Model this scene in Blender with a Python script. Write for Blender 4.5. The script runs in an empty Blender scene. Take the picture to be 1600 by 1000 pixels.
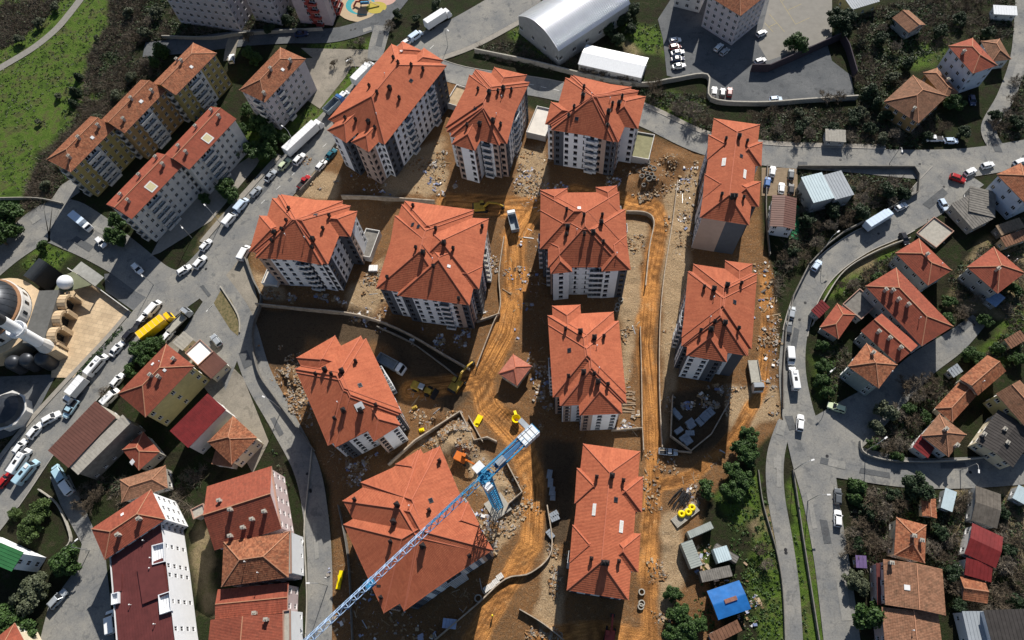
import bpy, bmesh, math, random
import numpy as np
from mathutils import Matrix, Vector
random.seed(7); rng = np.random.default_rng(7)
R = math.radians
scene = bpy.context.scene
COL = scene.collection

# ------------------------------------------------------------------ camera
F_PX, NADIR, CAM_H = 1067.0, (868.0, 1000.0), 172.0
_d = np.array([NADIR[0]-800, -(NADIR[1]-500), -F_PX]); _d /= np.linalg.norm(_d)
_ez = -_d; _ex = np.array([1., 0, 0])-_d*_d[0]; _ex /= np.linalg.norm(_ex); _ey = np.cross(_ez, _ex)
MW = np.array([_ex, _ey, _ez])
cam = bpy.data.cameras.new('camera'); cam_o = bpy.data.objects.new('camera', cam); COL.objects.link(cam_o)
cam.sensor_width = 36; cam.lens = F_PX/1600*36; cam.clip_end = 8000; cam.clip_start = 1
_m = Matrix([list(r)+[0] for r in MW]+[[0, 0, 0, 1]]); _m.translation = (0, 0, CAM_H)
cam_o.matrix_world = _m; scene.camera = cam_o

def G(px, py, z=0.0):
    """survey helper: the place at height z that the survey photograph shows at this spot"""
    r = MW @ np.array([(px-800)/F_PX, -(py-500)/F_PX, -1.]); t = (z-CAM_H)/r[2]
    return Vector((t*r[0], t*r[1], z))
def to_px(X, Y):
    W = np.stack([X, Y, np.full_like(X, -CAM_H)])
    c = np.tensordot(MW.T, W, 1); w = np.minimum(c[2], -1)
    return 800+F_PX*c[0]/-w, 500-F_PX*c[1]/-w

# ------------------------------------------------------------------ sky, sun, exposure
SUN_EL, SUN_AZ = 35.0, 14.0
w = bpy.data.worlds.new('World'); scene.world = w; w.use_nodes = True
nt = w.node_tree; nt.nodes.clear()
sky = nt.nodes.new('ShaderNodeTexSky'); sky.sky_type = 'NISHITA'; sky.sun_disc = False
sky.sun_elevation = R(SUN_EL); sky.sun_rotation = R(SUN_AZ); sky.air_density = 1.0; sky.dust_density = 0.6
bg = nt.nodes.new('ShaderNodeBackground'); bg.inputs[1].default_value = 0.06
out = nt.nodes.new('ShaderNodeOutputWorld')
nt.links.new(sky.outputs[0], bg.inputs[0]); nt.links.new(bg.outputs[0], out.inputs[0])
sl = bpy.data.lights.new('sun', 'SUN'); sl.energy = 5.0; sl.angle = R(0.53); sl.color = (1, .94, .85)
so = bpy.data.objects.new('sun', sl); COL.objects.link(so)
_sd = Vector((-math.sin(R(SUN_AZ))*math.cos(R(SUN_EL)), -math.cos(R(SUN_AZ))*math.cos(R(SUN_EL)), -math.sin(R(SUN_EL))))
so.rotation_euler = _sd.to_track_quat('-Z', 'Y').to_euler(); so.location = (40, 120, 220)
vs = scene.view_settings; vs.view_transform = 'Standard'; vs.look = 'None'; vs.gamma = 1; vs.exposure = 0.48
vs.use_curve_mapping = False
scene.cycles.max_bounces = 4; scene.cycles.diffuse_bounces = 3; scene.cycles.glossy_bounces = 2

# ------------------------------------------------------------------ materials
MATS = {}
def mat(name, col, rough=.8, var=.15, scale=1.5, bump=0., bscale=8., metal=0., spec=.3, col2=None, coord='Object'):
    if name in MATS: return MATS[name]
    m = bpy.data.materials.new(name); m.use_nodes = True; n = m.node_tree.nodes; l = m.node_tree.links
    b = n['Principled BSDF']; b.inputs['Roughness'].default_value = rough; b.inputs['Metallic'].default_value = metal
    b.inputs['Specular IOR Level'].default_value = spec
    c = tuple(col)+(1,)
    if var > 0 or col2:
        g = n.new('ShaderNodeNewGeometry')
        no = n.new('ShaderNodeTexNoise'); no.inputs['Scale'].default_value = scale; no.inputs['Detail'].default_value = 6
        no.inputs['Roughness'].default_value = .65
        l.new(g.outputs['Position'], no.inputs['Vector'])
        ra = n.new('ShaderNodeValToRGB'); ra.color_ramp.elements[0].position = .3; ra.color_ramp.elements[1].position = .7
        c2 = col2 if col2 else tuple(x*(1+var) for x in col)
        ra.color_ramp.elements[0].color = tuple(x*(1-var) for x in col)+(1,); ra.color_ramp.elements[1].color = tuple(c2)+(1,)
        l.new(no.outputs[0], ra.inputs[0]); l.new(ra.outputs[0], b.inputs['Base Color'])
    else: b.inputs['Base Color'].default_value = c
    if bump > 0:
        g2 = n.new('ShaderNodeNewGeometry'); nb = n.new('ShaderNodeTexNoise'); nb.inputs['Scale'].default_value = bscale; nb.inputs['Detail'].default_value = 5
        l.new(g2.outputs['Position'], nb.inputs['Vector'])
        bu = n.new('ShaderNodeBump'); bu.inputs['Strength'].default_value = .8; bu.inputs['Distance'].default_value = bump
        l.new(nb.outputs[0], bu.inputs['Height']); l.new(bu.outputs[0], b.inputs['Normal'])
    MATS[name] = m; return m

def tile_mat(name, col, col2, patch=.25, tilevar=.18, dirt=(.10, .06, .04), dirt_amt=.0, tw=.30, th=.47):
    """roof tiles: colour per tile, weather patches, rounded pan relief across each tile"""
    if name in MATS: return MATS[name]
    m = bpy.data.materials.new(name); m.use_nodes = True; n = m.node_tree.nodes; l = m.node_tree.links
    b = n['Principled BSDF']; b.inputs['Roughness'].default_value = .85; b.inputs['Specular IOR Level'].default_value = .2
    uv = n.new('ShaderNodeUVMap'); uv.uv_map = 'UVMap'
    sep = n.new('ShaderNodeSeparateXYZ'); l.new(uv.outputs[0], sep.inputs[0])
    def math_(op, a, bv=None, c=None):
        q = n.new('ShaderNodeMath'); q.operation = op
        for i, v in enumerate((a, bv, c)):
            if v is None: continue
            if isinstance(v, (int, float)): q.inputs[i].default_value = v
            else: l.new(v, q.inputs[i])
        return q.outputs[0]
    cu = math_('FLOOR', math_('DIVIDE', sep.outputs[0], tw)); cv = math_('FLOOR', math_('DIVIDE', sep.outputs[1], th))
    cb = n.new('ShaderNodeCombineXYZ'); l.new(cu, cb.inputs[0]); l.new(cv, cb.inputs[1])
    wn = n.new('ShaderNodeTexWhiteNoise'); wn.noise_dimensions = '2D'; l.new(cb.outputs[0], wn.inputs['Vector'])
    geo = n.new('ShaderNodeNewGeometry')
    no = n.new('ShaderNodeTexNoise'); no.inputs['Scale'].default_value = .35; no.inputs['Detail'].default_value = 7; no.inputs['Roughness'].default_value = .7
    l.new(geo.outputs['Position'], no.inputs['Vector'])
    mix = n.new('ShaderNodeMix'); mix.data_type = 'RGBA'
    mix.inputs[6].default_value = tuple(col)+(1,); mix.inputs[7].default_value = tuple(col2)+(1,)
    f = math_('ADD', math_('MULTIPLY', math_('SUBTRACT', wn.outputs[0], .5), tilevar*3), math_('MULTIPLY_ADD', math_('SUBTRACT', no.outputs[0], .5), patch*8, .5))
    cl = n.new('ShaderNodeClamp'); l.new(f, cl.inputs[0]); l.new(cl.outputs[0], mix.inputs[0])
    last = mix.outputs[2]
    if dirt_amt > 0:
        n2 = n.new('ShaderNodeTexNoise'); n2.inputs['Scale'].default_value = 1.1; n2.inputs['Detail'].default_value = 8; n2.inputs['Roughness'].default_value = .75
        l.new(geo.outputs['Position'], n2.inputs['Vector'])
        rp = n.new('ShaderNodeMapRange'); rp.inputs[1].default_value = .46; rp.inputs[2].default_value = .68; rp.inputs[4].default_value = dirt_amt
        l.new(n2.outputs[0], rp.inputs[0])
        mx = n.new('ShaderNodeMix'); mx.data_type = 'RGBA'; l.new(rp.outputs[0], mx.inputs[0]); l.new(last, mx.inputs[6]); mx.inputs[7].default_value = tuple(dirt)+(1,)
        last = mx.outputs[2]
    oi = n.new('ShaderNodeObjectInfo'); mr = n.new('ShaderNodeMapRange'); mr.inputs[3].default_value = .84; mr.inputs[4].default_value = 1.10; l.new(oi.outputs['Random'], mr.inputs[0])
    ns = n.new('ShaderNodeTexNoise'); ns.inputs['Scale'].default_value = 1.; ns.inputs['Detail'].default_value = 5; sv = n.new('ShaderNodeVectorMath'); sv.operation = 'MULTIPLY'; sv.inputs[1].default_value = (1.6, .16, 1); l.new(uv.outputs[0], sv.inputs[0]); l.new(sv.outputs[0], ns.inputs['Vector'])
    ms = n.new('ShaderNodeMapRange'); ms.inputs[1].default_value = .35; ms.inputs[2].default_value = .65; ms.inputs[3].default_value = .90; ms.inputs[4].default_value = 1.07; l.new(ns.outputs[0], ms.inputs[0])
    mm = n.new('ShaderNodeMix'); mm.data_type = 'RGBA'; mm.blend_type = 'MULTIPLY'; mm.inputs[0].default_value = 1; l.new(last, mm.inputs[6]); l.new(math_('MULTIPLY', mr.outputs[0], ms.outputs[0]), mm.inputs[7]); last = mm.outputs[2]
    l.new(last, b.inputs['Base Color'])
    wv = math_('SINE', math_('MULTIPLY', sep.outputs[0], 2*math.pi/tw))
    bu = n.new('ShaderNodeBump'); bu.inputs['Strength'].default_value = .5; bu.inputs['Distance'].default_value = .03
    l.new(math_('ADD', wv, math_('MULTIPLY', wn.outputs[0], .6)), bu.inputs['Height']); l.new(bu.outputs[0], b.inputs['Normal'])
    MATS[name] = m; return m

T_NEW = tile_mat('new_red_tiles', (.33, .090, .046), (.43, .130, .066), .26, .20, (.24, .085, .05), .16)
T_OLD = tile_mat('weathered_tiles', (.22, .075, .038), (.36, .145, .075), .3, .45, (.085, .05, .032), .75)
T_RED = tile_mat('deep_red_tiles', (.24, .062, .038), (.33, .092, .055), .25, .2, (.11, .05, .035), .45)
T_BRN = tile_mat('brown_tiles', (.20, .098, .058), (.30, .155, .095), .3, .3, (.07, .05, .032), .7)
T_PINK = tile_mat('pinkish_tiles', (.33, .115, .08), (.42, .16, .11), .25, .25)
RIDGE = mat('ridge_tile', (.43, .135, .078), .85, .15, 3)
RIDGE_O = mat('old_ridge_tile', (.40, .20, .12), .9, .2, 3)
M_MAROON = mat('maroon_metal', (.105, .028, .026), .5, .18, .6, spec=.4)
M_BROWNM = mat('brown_metal', (.125, .055, .042), .55, .15, .6)
M_DREDM = mat('dark_red_metal', (.15, .018, .018), .5, .25, .5)
M_DGREY = mat('dark_roof_felt', (.045, .04, .038), .85, .25, .7)
M_GREENR = mat('green_roof_paint', (.028, .13, .045), .6, .15, .6)
M_LIGHTM = mat('pale_sheet_roof', (.46, .56, .60), .45, .08, .5, metal=.0)
M_GREYM = mat('grey_sheet_roof', (.30, .33, .36), .5, .1, .6)
M_CONC = mat('concrete', (.34, .32, .28), .9, .18, 1.2, .02, 6)
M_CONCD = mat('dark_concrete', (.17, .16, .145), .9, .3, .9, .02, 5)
M_WALLC = mat('pale_retaining_concrete', (.36, .30, .235), .9, .35, .9)
M_WHITE = mat('white_render', (.74, .76, .79), .85, .05, .5)
M_WHITE2 = mat('old_white_render', (.55, .54, .52), .9, .12, .6)
M_LILAC = mat('lilac_render', (.46, .42, .44), .9, .1, .5)
M_PINKW = mat('pink_render', (.50, .40, .40), .9, .1, .5)
M_SLATE = mat('slate_render', (.075, .085, .105), .85, .1, .8)
M_TAN = mat('tan_render', (.40, .30, .25), .88, .08, .6)
M_OLIVE = mat('olive_yellow_render', (.33, .26, .10), .9, .15, .7)
M_OCHRE = mat('ochre_render', (.32, .20, .085), .9, .15, .7)
M_CREAM = mat('cream_render', (.56, .49, .36), .9, .1, .7)
M_YELW = mat('pale_yellow_render', (.50, .42, .19), .9, .12, .7)
M_GREYW = mat('grey_render', (.30, .31, .31), .9, .12, .7)
M_BLUEW = mat('blue_white_render', (.52, .57, .66), .9, .1, .7)
M_REDW = mat('red_render', (.32, .06, .05), .9, .1, .7)
M_STONE = mat('beige_stone', (.52, .39, .25), .85, .12, 1.2)
M_FRAME = mat('white_window_frame', (.70, .70, .70), .6, 0)
M_FRAMED = mat('dark_window_frame', (.05, .05, .055), .5, 0)
M_GLASS = mat('window_glass', (.012, .015, .02), .12, 0, spec=.5)
M_REVEAL = mat('window_reveal', (.30, .29, .28), .9, 0)
M_RAIL = mat('balcony_parapet', (.62, .63, .64), .8, .05)
M_BLACK = mat('black_metal', (.018, .018, .02), .5, 0)
M_CHIM = mat('chimney_render', (.42, .36, .31), .9, .15, 3)
M_STEEL = mat('galvanised_steel', (.42, .43, .44), .4, .1, 2, metal=.6)
M_LEAD = mat('lead_dome', (.050, .055, .065), .38, .2, .8, metal=.4)
M_BLUE = mat('crane_blue', (.03, .22, .42), .55, .3, .8)
M_CRWHITE = mat('crane_white', (.68, .70, .72), .5, .05); M_CRPALE = mat('crane_pale_blue', (.34, .47, .66), .5, .25, .5)
M_YEL = mat('plant_yellow', (.36, .24, .035), .6, .35, 1)
M_YELB = mat('bright_yellow_plastic', (.78, .60, .0), .45, 0)
M_ORANGE = mat('orange_paint', (.55, .14, .02), .5, .1)
M_TYRE = mat('tyre_rubber', (.02, .02, .02), .9, 0)
M_WOOD = mat('timber', (.34, .23, .12), .9, .25, 2)
M_WOODO = mat('weathered_timber', (.25, .18, .12), .9, .3, 2)
M_TARP = mat('blue_tarpaulin', (.015, .13, .40), .5, .2, .5)
M_AWN = mat('grey_awning', (.30, .30, .28), .8, .15, 1)

# ------------------------------------------------------------------ mesh and object helpers
class MB:
    def __init__(s): s.v = []; s.f = []; s.m = []; s.uv = []; s.has_uv = False
    def face(s, pts, mi=0, uv=None):
        i = len(s.v); s.v.extend([tuple(p) for p in pts]); s.f.append(tuple(range(i, i+len(pts)))); s.m.append(mi)
        if uv: s.has_uv = True
        s.uv.extend(uv if uv else [(0, 0)]*len(pts))
    def hexa(s, b, t, mi=0):
        """b, t: four bottom and four top corners, counter-clockwise from above"""
        s.face(list(reversed(b)), mi); s.face(t, mi)
        for k in range(4): s.face([b[k], b[(k+1) % 4], t[(k+1) % 4], t[k]], mi)
    def box(s, c, d, mi=0, rz=0., taper=1.):
        cx, cy, cz = c; dx, dy, dz = d[0]/2, d[1]/2, d[2]; ca, sa = math.cos(rz), math.sin(rz)
        q = lambda x, y, z: (cx+x*ca-y*sa, cy+x*sa+y*ca, z)
        b = [q(-dx, -dy, cz), q(dx, -dy, cz), q(dx, dy, cz), q(-dx, dy, cz)]
        t = [q(-dx*taper, -dy*taper, cz+dz), q(dx*taper, -dy*taper, cz+dz), q(dx*taper, dy*taper, cz+dz), q(-dx*taper, dy*taper, cz+dz)]
        s.hexa(b, t, mi)
    def bar(s, p, q, wd, mi=0, ht=None):
        p = Vector(p); q = Vector(q); d = (q-p)
        if d.length < 1e-6: return
        d.normalize(); up = Vector((0, 0, 1)) if abs(d.z) < .95 else Vector((1, 0, 0))
        a = d.cross(up).normalized(); b = a.cross(d); ht = ht or wd
        a *= wd/2; b *= ht/2
        P4 = [-a-b, a-b, a+b, -a+b]
        x = [p+o for o in P4]; y = [q+o for o in P4]
        s.face(list(reversed(x)), mi); s.face(y, mi)
        for k in range(4): s.face([x[k], x[(k+1) % 4], y[(k+1) % 4], y[k]], mi)
    def loft(s, secs, mi=0, cap=True, closed=True):
        n = len(secs[0])
        for a, b in zip(secs, secs[1:]):
            for k in range(n if closed else n-1):
                s.face([a[k], a[(k+1) % n], b[(k+1) % n], b[k]], mi)
        if cap: s.face(list(reversed(secs[0])), mi); s.face(secs[-1], mi)
    def tube(s, pts, rad, seg=6, mi=0, cap=True):
        secs = []
        for i, p in enumerate(pts):
            p = Vector(p); d = (Vector(pts[min(i+1, len(pts)-1)])-Vector(pts[max(i-1, 0)])).normalized()
            up = Vector((0, 0, 1)) if abs(d.z) < .9 else Vector((1, 0, 0))
            a = d.cross(up).normalized(); b = a.cross(d); r = rad[i] if isinstance(rad, (list, tuple)) else rad
            secs.append([p+(a*math.cos(2*math.pi*k/seg)+b*math.sin(2*math.pi*k/seg))*r for k in range(seg)])
        s.loft(secs, mi, cap)
    def lathe(s, c, prof, seg=16, mi=0, a0=0., a1=2*math.pi):
        full = abs(a1-a0-2*math.pi) < 1e-6; k = seg if full else seg+1
        secs = [[(c[0]+r*math.cos(a0+(a1-a0)*i/seg), c[1]+r*math.sin(a0+(a1-a0)*i/seg), c[2]+z) for i in range(k)] for r, z in prof]
        s.loft(secs, mi, False, full)
    def mesh(s, name, mats, base=(0, 0, 0), smooth=False):
        me = bpy.data.meshes.new(name); bx, by, bz = base
        me.from_pydata([(x-bx, y-by, z-bz) for x, y, z in s.v], [], s.f)
        for m in (mats if isinstance(mats, (list, tuple)) else [mats]): me.materials.append(m)
        me.polygons.foreach_set('material_index', s.m)
        if s.has_uv:
            u = me.uv_layers.new(name='UVMap'); u.data.foreach_set('uv', np.array(s.uv, dtype=np.float32).ravel())
        if smooth:
            bm = bmesh.new(); bm.from_mesh(me); bmesh.ops.remove_doubles(bm, verts=bm.verts, dist=1e-4); bm.to_mesh(me); bm.free()
            me.polygons.foreach_set('use_smooth', [True]*len(me.polygons))
        me.update(); return me

WM = {}
def put(name, data, M, parent=None):
    o = bpy.data.objects.new(name, data); COL.objects.link(o)
    if parent is not None:
        o.parent = parent; o.matrix_parent_inverse = WM[parent.name].inverted()
    o.matrix_basis = M; WM[o.name] = M
    return o
def T(loc, rz=0., sc=None):
    m = Matrix.Translation(Vector(loc)) @ Matrix.Rotation(rz, 4, 'Z')
    if sc: m = m @ Matrix.Diagonal((sc[0], sc[1], sc[2], 1))
    return m
def tag(o, label=None, cat=None, group=None, kind=None):
    if label: o['label'] = label
    if cat: o['category'] = cat
    if group: o['group'] = group
    if kind: o['kind'] = kind
    return o
def thing(name, label, cat, loc, rz=0., group=None):
    o = put(name, None, T(loc, rz)); o.empty_display_size = .5
    return tag(o, label, cat, group)
def part(name, mb, mats, parent, smooth=False):
    """mesh whose coordinates are in the world; it moves with its parent"""
    base = WM[parent.name].translation
    return put(name, mb.mesh(name, mats, base, smooth), Matrix.Translation(base), parent)
def single(name, mb, mats, loc, label=None, cat=None, group=None, kind=None, smooth=False):
    o = put(name, mb.mesh(name, mats, loc, smooth), Matrix.Translation(Vector(loc)))
    return tag(o, label, cat, group, kind)

# ------------------------------------------------------------------ geometry of plots and roofs
class Rect:
    """oriented rectangle: corner o, unit u along length L, unit n along depth D"""
    def __init__(s, o, u, L, D, n=None):
        s.o = Vector((o[0], o[1])); s.u = Vector((u[0], u[1])).normalized(); s.L = L; s.D = D
        s.n = n if n is not None else Vector((-s.u.y, s.u.x))
    def p(s, a, b, z=0.): q = s.o+s.u*a+s.n*b; return Vector((q.x, q.y, z))
    def local(s, x, y): d = Vector((x, y))-s.o; return d.dot(s.u), d.dot(s.n)
    def inside(s, x, y, m=0.): a, b = s.local(x, y); return m < a < s.L-m and m < b < s.D-m
    def inset(s, k): return Rect(s.o+s.u*k+s.n*k, s.u, s.L-2*k, s.D-2*k, s.n)
    def centre(s): return s.p(s.L/2, s.D/2)
def rect_px(a, b, c, z):
    A = G(a[0], a[1], z); B = G(b[0], b[1], z); C = G(c[0], c[1], z)
    u = Vector((B.x-A.x, B.y-A.y)); L = u.length; u.normalize(); n = Vector((-u.y, u.x))
    d = Vector((C.x-A.x, C.y-A.y)).dot(n)
    if d < 0:  # keep n = left of u
        return Rect((B.x, B.y), -u, L, -d, -n)
    return Rect((A.x, A.y), u, L, d, n)

def facet(mb, rc, e0, e1, t0, t1, V, origin, along, up, z, slope, course, mi=0):
    """courses of tiles on one roof plane: eave e0..e1, top t0..t1 at horizontal run V"""
    nC = max(1, int(round(V*math.sqrt(1+slope*slope)/course))); st = .034
    ou = random.uniform(0, 50)
    def pt(e, v, dz): q = origin+along*e+up*v; return (q.x, q.y, z+v*slope+dz)
    for k in range(nC):
        f0, f1 = k/nC, (k+1)/nC; f1b = min(1., f1+.15/nC)
        a0, b0 = e0+(t0-e0)*f0, e1+(t1-e1)*f0; a1, b1 = e0+(t0-e0)*f1, e1+(t1-e1)*f1
        v0, v1 = V*f0, V*f1; s0 = v0*math.sqrt(1+slope**2); s1 = v1*math.sqrt(1+slope**2)-.001
        mb.face([pt(a0, v0, 0), pt(b0, v0, 0), pt(b0, v0, st), pt(a0, v0, st)], mi, [(a0+ou, s0+.01), (b0+ou, s0+.01), (b0+ou, s0+.02), (a0+ou, s0+.02)])
        q = [pt(a0, v0, st), pt(b0, v0, st), pt(b1, v1, 0), pt(a1, v1, 0)]
        mb.face(q, mi, [(a0+ou, s0+.01), (b0+ou, s0+.01), (b1+ou, s1), (a1+ou, s1)])

def hip_roof(mb, cap, rc, z, slope=.42, ends=(True, True), course=.47, capw=.2, along=None):
    """returns height function; ends: hipped or gabled at each end of the ridge; along: 'u' or 'n' for the ridge"""
    L, D = rc.L, rc.D; o, u, n = rc.o, rc.u, rc.n
    if along is None: along = 'u' if L >= D else 'n'
    if along == 'n': o = rc.o+u*L; u, n, L, D = rc.n, -rc.u, D, L
    V = D/2; h = V*slope
    sl_ = min(V, L/2) if ends[0] else 0.; sr = L-(min(V, L/2) if ends[1] else 0.)
    facet(mb, rc, 0, L, sl_, sr, V, o, u, n, z, slope, course)
    facet(mb, rc, 0, L, L-sr, L-sl_, V, o+u*L+n*D, -u, -n, z, slope, course)
    if ends[0]: facet(mb, rc, 0, D, V, V, V, o+n*D, -n, u, z, slope, course)
    if ends[1]: facet(mb, rc, 0, D, V, V, V, o+u*L, n, -u, z, slope, course)
    P3 = lambda a, b, zz: Vector(((o+u*a+n*b).x, (o+u*a+n*b).y, zz))
    r0, r1 = P3(sl_, V, z+h), P3(sr, V, z+h)
    dz = Vector((0, 0, .07))
    if cap is not None:
        if (r1-r0).length > .3: cap.bar(r0+dz, r1+dz, capw, 0, .14)
        if ends[0]:
            for b in (0, D): cap.bar(P3(0, b, z)+dz, r0+dz, capw, 0, .14)
        if ends[1]:
            for b in (0, D): cap.bar(P3(L, b, z)+dz, r1+dz, capw, 0, .14)
        ew = .16
        C4 = [P3(0, 0, z), P3(L, 0, z), P3(L, D, z), P3(0, D, z)]
    # eave board under the overhang
    def hf(x, y):
        d = Vector((x, y))-o; a, b = d.dot(u), d.dot(n)
        if not (0 <= a <= L and 0 <= b <= D): return None
        m = min(b, D-b)
        if ends[0]: m = min(m, a)
        if ends[1]: m = min(m, L-a)
        return z+m*slope
    hf.gables = []
    if not ends[0]: hf.gables.append((P3(0, D, z), P3(0, 0, z), P3(0, V, z+h)))
    if not ends[1]: hf.gables.append((P3(L, 0, z), P3(L, D, z), P3(L, V, z+h)))
    return hf
def soffit(mb, rc, z, th=.16, mi=0):
    a = [rc.p(0, 0, z-th), rc.p(rc.L, 0, z-th), rc.p(rc.L, rc.D, z-th), rc.p(0, rc.D, z-th)]
    b = [rc.p(0, 0, z-.01), rc.p(rc.L, 0, z-.01), rc.p(rc.L, rc.D, z-.01), rc.p(0, rc.D, z-.01)]
    mb.hexa(a, b, mi)

WIN_CACHE = {}
def win_mesh(wd, ht, dark):
    k = (round(wd, 1), round(ht, 1), dark)
    if k not in WIN_CACHE:
        wd, ht = k[0], k[1]; f = MB(); t = .09
        # local: x across, z up, y outwards negative; frame ring + mullion + sill
        for x0, x1, z0, z1 in ((-wd/2, wd/2, 0, t), (-wd/2, wd/2, ht-t, ht), (-wd/2, -wd/2+t, t, ht-t), (wd/2-t, wd/2, t, ht-t), (-t/2, t/2, t, ht-t)):
            f.hexa([(x0, -.03, z0), (x1, -.03, z0), (x1, .03, z0), (x0, .03, z0)], [(x0, -.03, z1), (x1, -.03, z1), (x1, .03, z1), (x0, .03, z1)])
        f.hexa([(-wd/2-.08, -.24, -.07), (wd/2+.08, -.24, -.07), (wd/2+.08, -.03, -.07), (-wd/2-.08, -.03, -.07)], [(-wd/2-.08, -.24, -.005), (wd/2+.08, -.24, -.005), (wd/2+.08, -.03, -.005), (-wd/2-.08, -.03, -.005)])
        g = MB(); g.face([(-wd/2+.02, 0, .02), (wd/2-.02, 0, .02), (wd/2-.02, 0, ht-.02), (-wd/2+.02, 0, ht-.02)])
        WIN_CACHE[k] = (f.mesh('window', M_FRAMED if dark else M_FRAME), g.mesh('pane', M_GLASS))
    return WIN_CACHE[k]
BAL_CACHE = {}
def bal_mesh(wd, style):
    k = (round(wd, 1), style)
    if k not in BAL_CACHE:
        wd = k[0]; m = MB(); dp = 1.15
        m.hexa([(-wd/2, -dp, -.15), (wd/2, -dp, -.15), (wd/2, .05, -.15), (-wd/2, .05, -.15)], [(-wd/2, -dp, 0), (wd/2, -dp, 0), (wd/2, .05, 0), (-wd/2, .05, 0)], 0)
        for x0, x1, y0, y1 in ((-wd/2, wd/2, -dp, -dp+.09), (-wd/2, -wd/2+.09, -dp+.09, 0), (wd/2-.09, wd/2, -dp+.09, 0)):
            m.hexa([(x0, y0, .0), (x1, y0, .0), (x1, y1, .0), (x0, y1, .0)], [(x0, y0, .95), (x1, y0, .95), (x1, y1, .95), (x0, y1, .95)], 1)
        BAL_CACHE[k] = m.mesh('balcony', [M_CONC, {'w': M_RAIL, 'd': M_SLATE, 't': M_TAN, 'b': M_WHITE2, 'r': M_REDW}[style]])
    return BAL_CACHE[k]

def facade(mb, wins, p0, p1, z0, z1, cols, floors, bands, sill=.95, wh=1.35, first=0):
    """cols: (position 0..1, width m, kind w/d/b/n); bands: (from 0..1, material slot)"""
    W = (p1-p0).length; d = (p1-p0)/W; out_ = Vector((d.y, -d.x, 0)); FH = (z1-z0)/floors
    xs = {0., W}; wl = []
    for c in cols:
        a, b = c[0]*W-c[1]/2, c[0]*W+c[1]/2
        if a < .25 or b > W-.25 or any(not (b < q[0]-.1 or a > q[1]+.1) for q in wl): continue
        wl.append((a, b, c[2])); xs |= {a, b}
    for b in bands: xs.add(min(max(b[0]*W, 0), W))
    xs = sorted(xs); xs = [x for i, x in enumerate(xs) if i == 0 or x-xs[i-1] > 1e-4]
    zs = [z0]; openz = []
    for k in range(floors):
        if k < first: continue
        zb = z0+k*FH+min(sill, FH*.33); zt = min(zb+wh, z0+(k+1)*FH-.3); openz.append((zb, zt)); zs += [zb, zt]
    zs.append(z1)
    def slot(x):
        s_ = bands[0][1]
        for b in bands:
            if b[0]*W <= x+1e-6: s_ = b[1]
        return s_
    q = lambda x, z, i=0.: p0+d*x-out_*i+Vector((0, 0, z-p0.z))
    for xa, xb in zip(xs, xs[1:]):
        xm = (xa+xb)/2; mi = slot(xm); wn = [t for t in wl if t[0] <= xm <= t[1]]
        if not wn: mb.face([q(xa, z0), q(xb, z0), q(xb, z1), q(xa, z1)], mi); continue
        for za, zb in zip(zs, zs[1:]):
            if not any(a-1e-5 <= za and zb <= b+1e-5 for a, b in openz): mb.face([q(xa, za), q(xb, za), q(xb, zb), q(xa, zb)], mi)
    for a, b, kd in wl:
        for za, zb in openz:
            r = .16; mi = slot((a+b)/2)
            mb.face([q(a, za), q(b, za), q(b, za, r), q(a, za, r)], mi); mb.face([q(b, zb), q(a, zb), q(a, zb, r), q(b, zb, r)], mi)
            mb.face([q(a, zb), q(a, za), q(a, za, r), q(a, zb, r)], mi); mb.face([q(b, za), q(b, zb), q(b, zb, r), q(b, za, r)], mi)
            mb.face([q(a, za, r+.02), q(b, za, r+.02), q(b, zb, r+.02), q(a, zb, r+.02)], 3)
            wins.append((q((a+b)/2, za, r-.04), math.atan2(d.y, d.x), b-a, zb-za, kd, za))
    return out_

def cols_for(W, rhythm=2.6, wd=1.15, kinds='w', margin=1.1):
    n = max(1, int((W-2*margin)//rhythm)+1) if W > 2*margin+wd else (1 if W > wd+.8 else 0)
    if n == 0: return []
    if n == 1: return [(.5, wd, kinds[0])]
    return [((margin+(W-2*margin)*i/(n-1))/W, wd*(1. if kinds[i % len(kinds)] != 'b' else 1.75), kinds[i % len(kinds)]) for i in range(n)]

def chimney(parent, x, y, zr, big=False, style='dark', rz=0.):
    m = MB()
    if style == 'dark':
        s_ = .95 if big else .62; h = 1.25 if big else 1.0
        m.box((x, y, zr-.5), (s_, s_, h+.5), 0, rz); m.box((x, y, zr+h), (s_+.2, s_+.2, .1), 0, rz); m.box((x, y, zr+h+.1), (s_+.1, s_+.1, .75), 0, rz, .1)
        part('chimney', m, [M_BLACK], parent)
    elif style == 'pipe':
        m.tube([(x, y, zr-.3), (x, y, zr+.9)], .07, 6); m.lathe((x, y, zr+.9), [(.0, .22), (.14, .14), (.17, 0), (.0, -.02)], 8)
        part('vent_pipe', m, [M_FRAME], parent)
    else:
        s_ = .75; h = 1.25
        m.box((x, y, zr-.6), (s_, s_*.8, h+.6), 0, rz); m.box((x, y, zr+h), (s_+.25, s_*.8+.25, .12), 1, rz)
        for dx in (-.18, .18): m.lathe((x+dx*math.cos(rz), y+dx*math.sin(rz), zr+h+.12), [(.11, 0), (.09, .35), (.0, .36)], 6, 1)
        part('chimney', m, [M_CHIM, M_CONC], parent)
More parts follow.
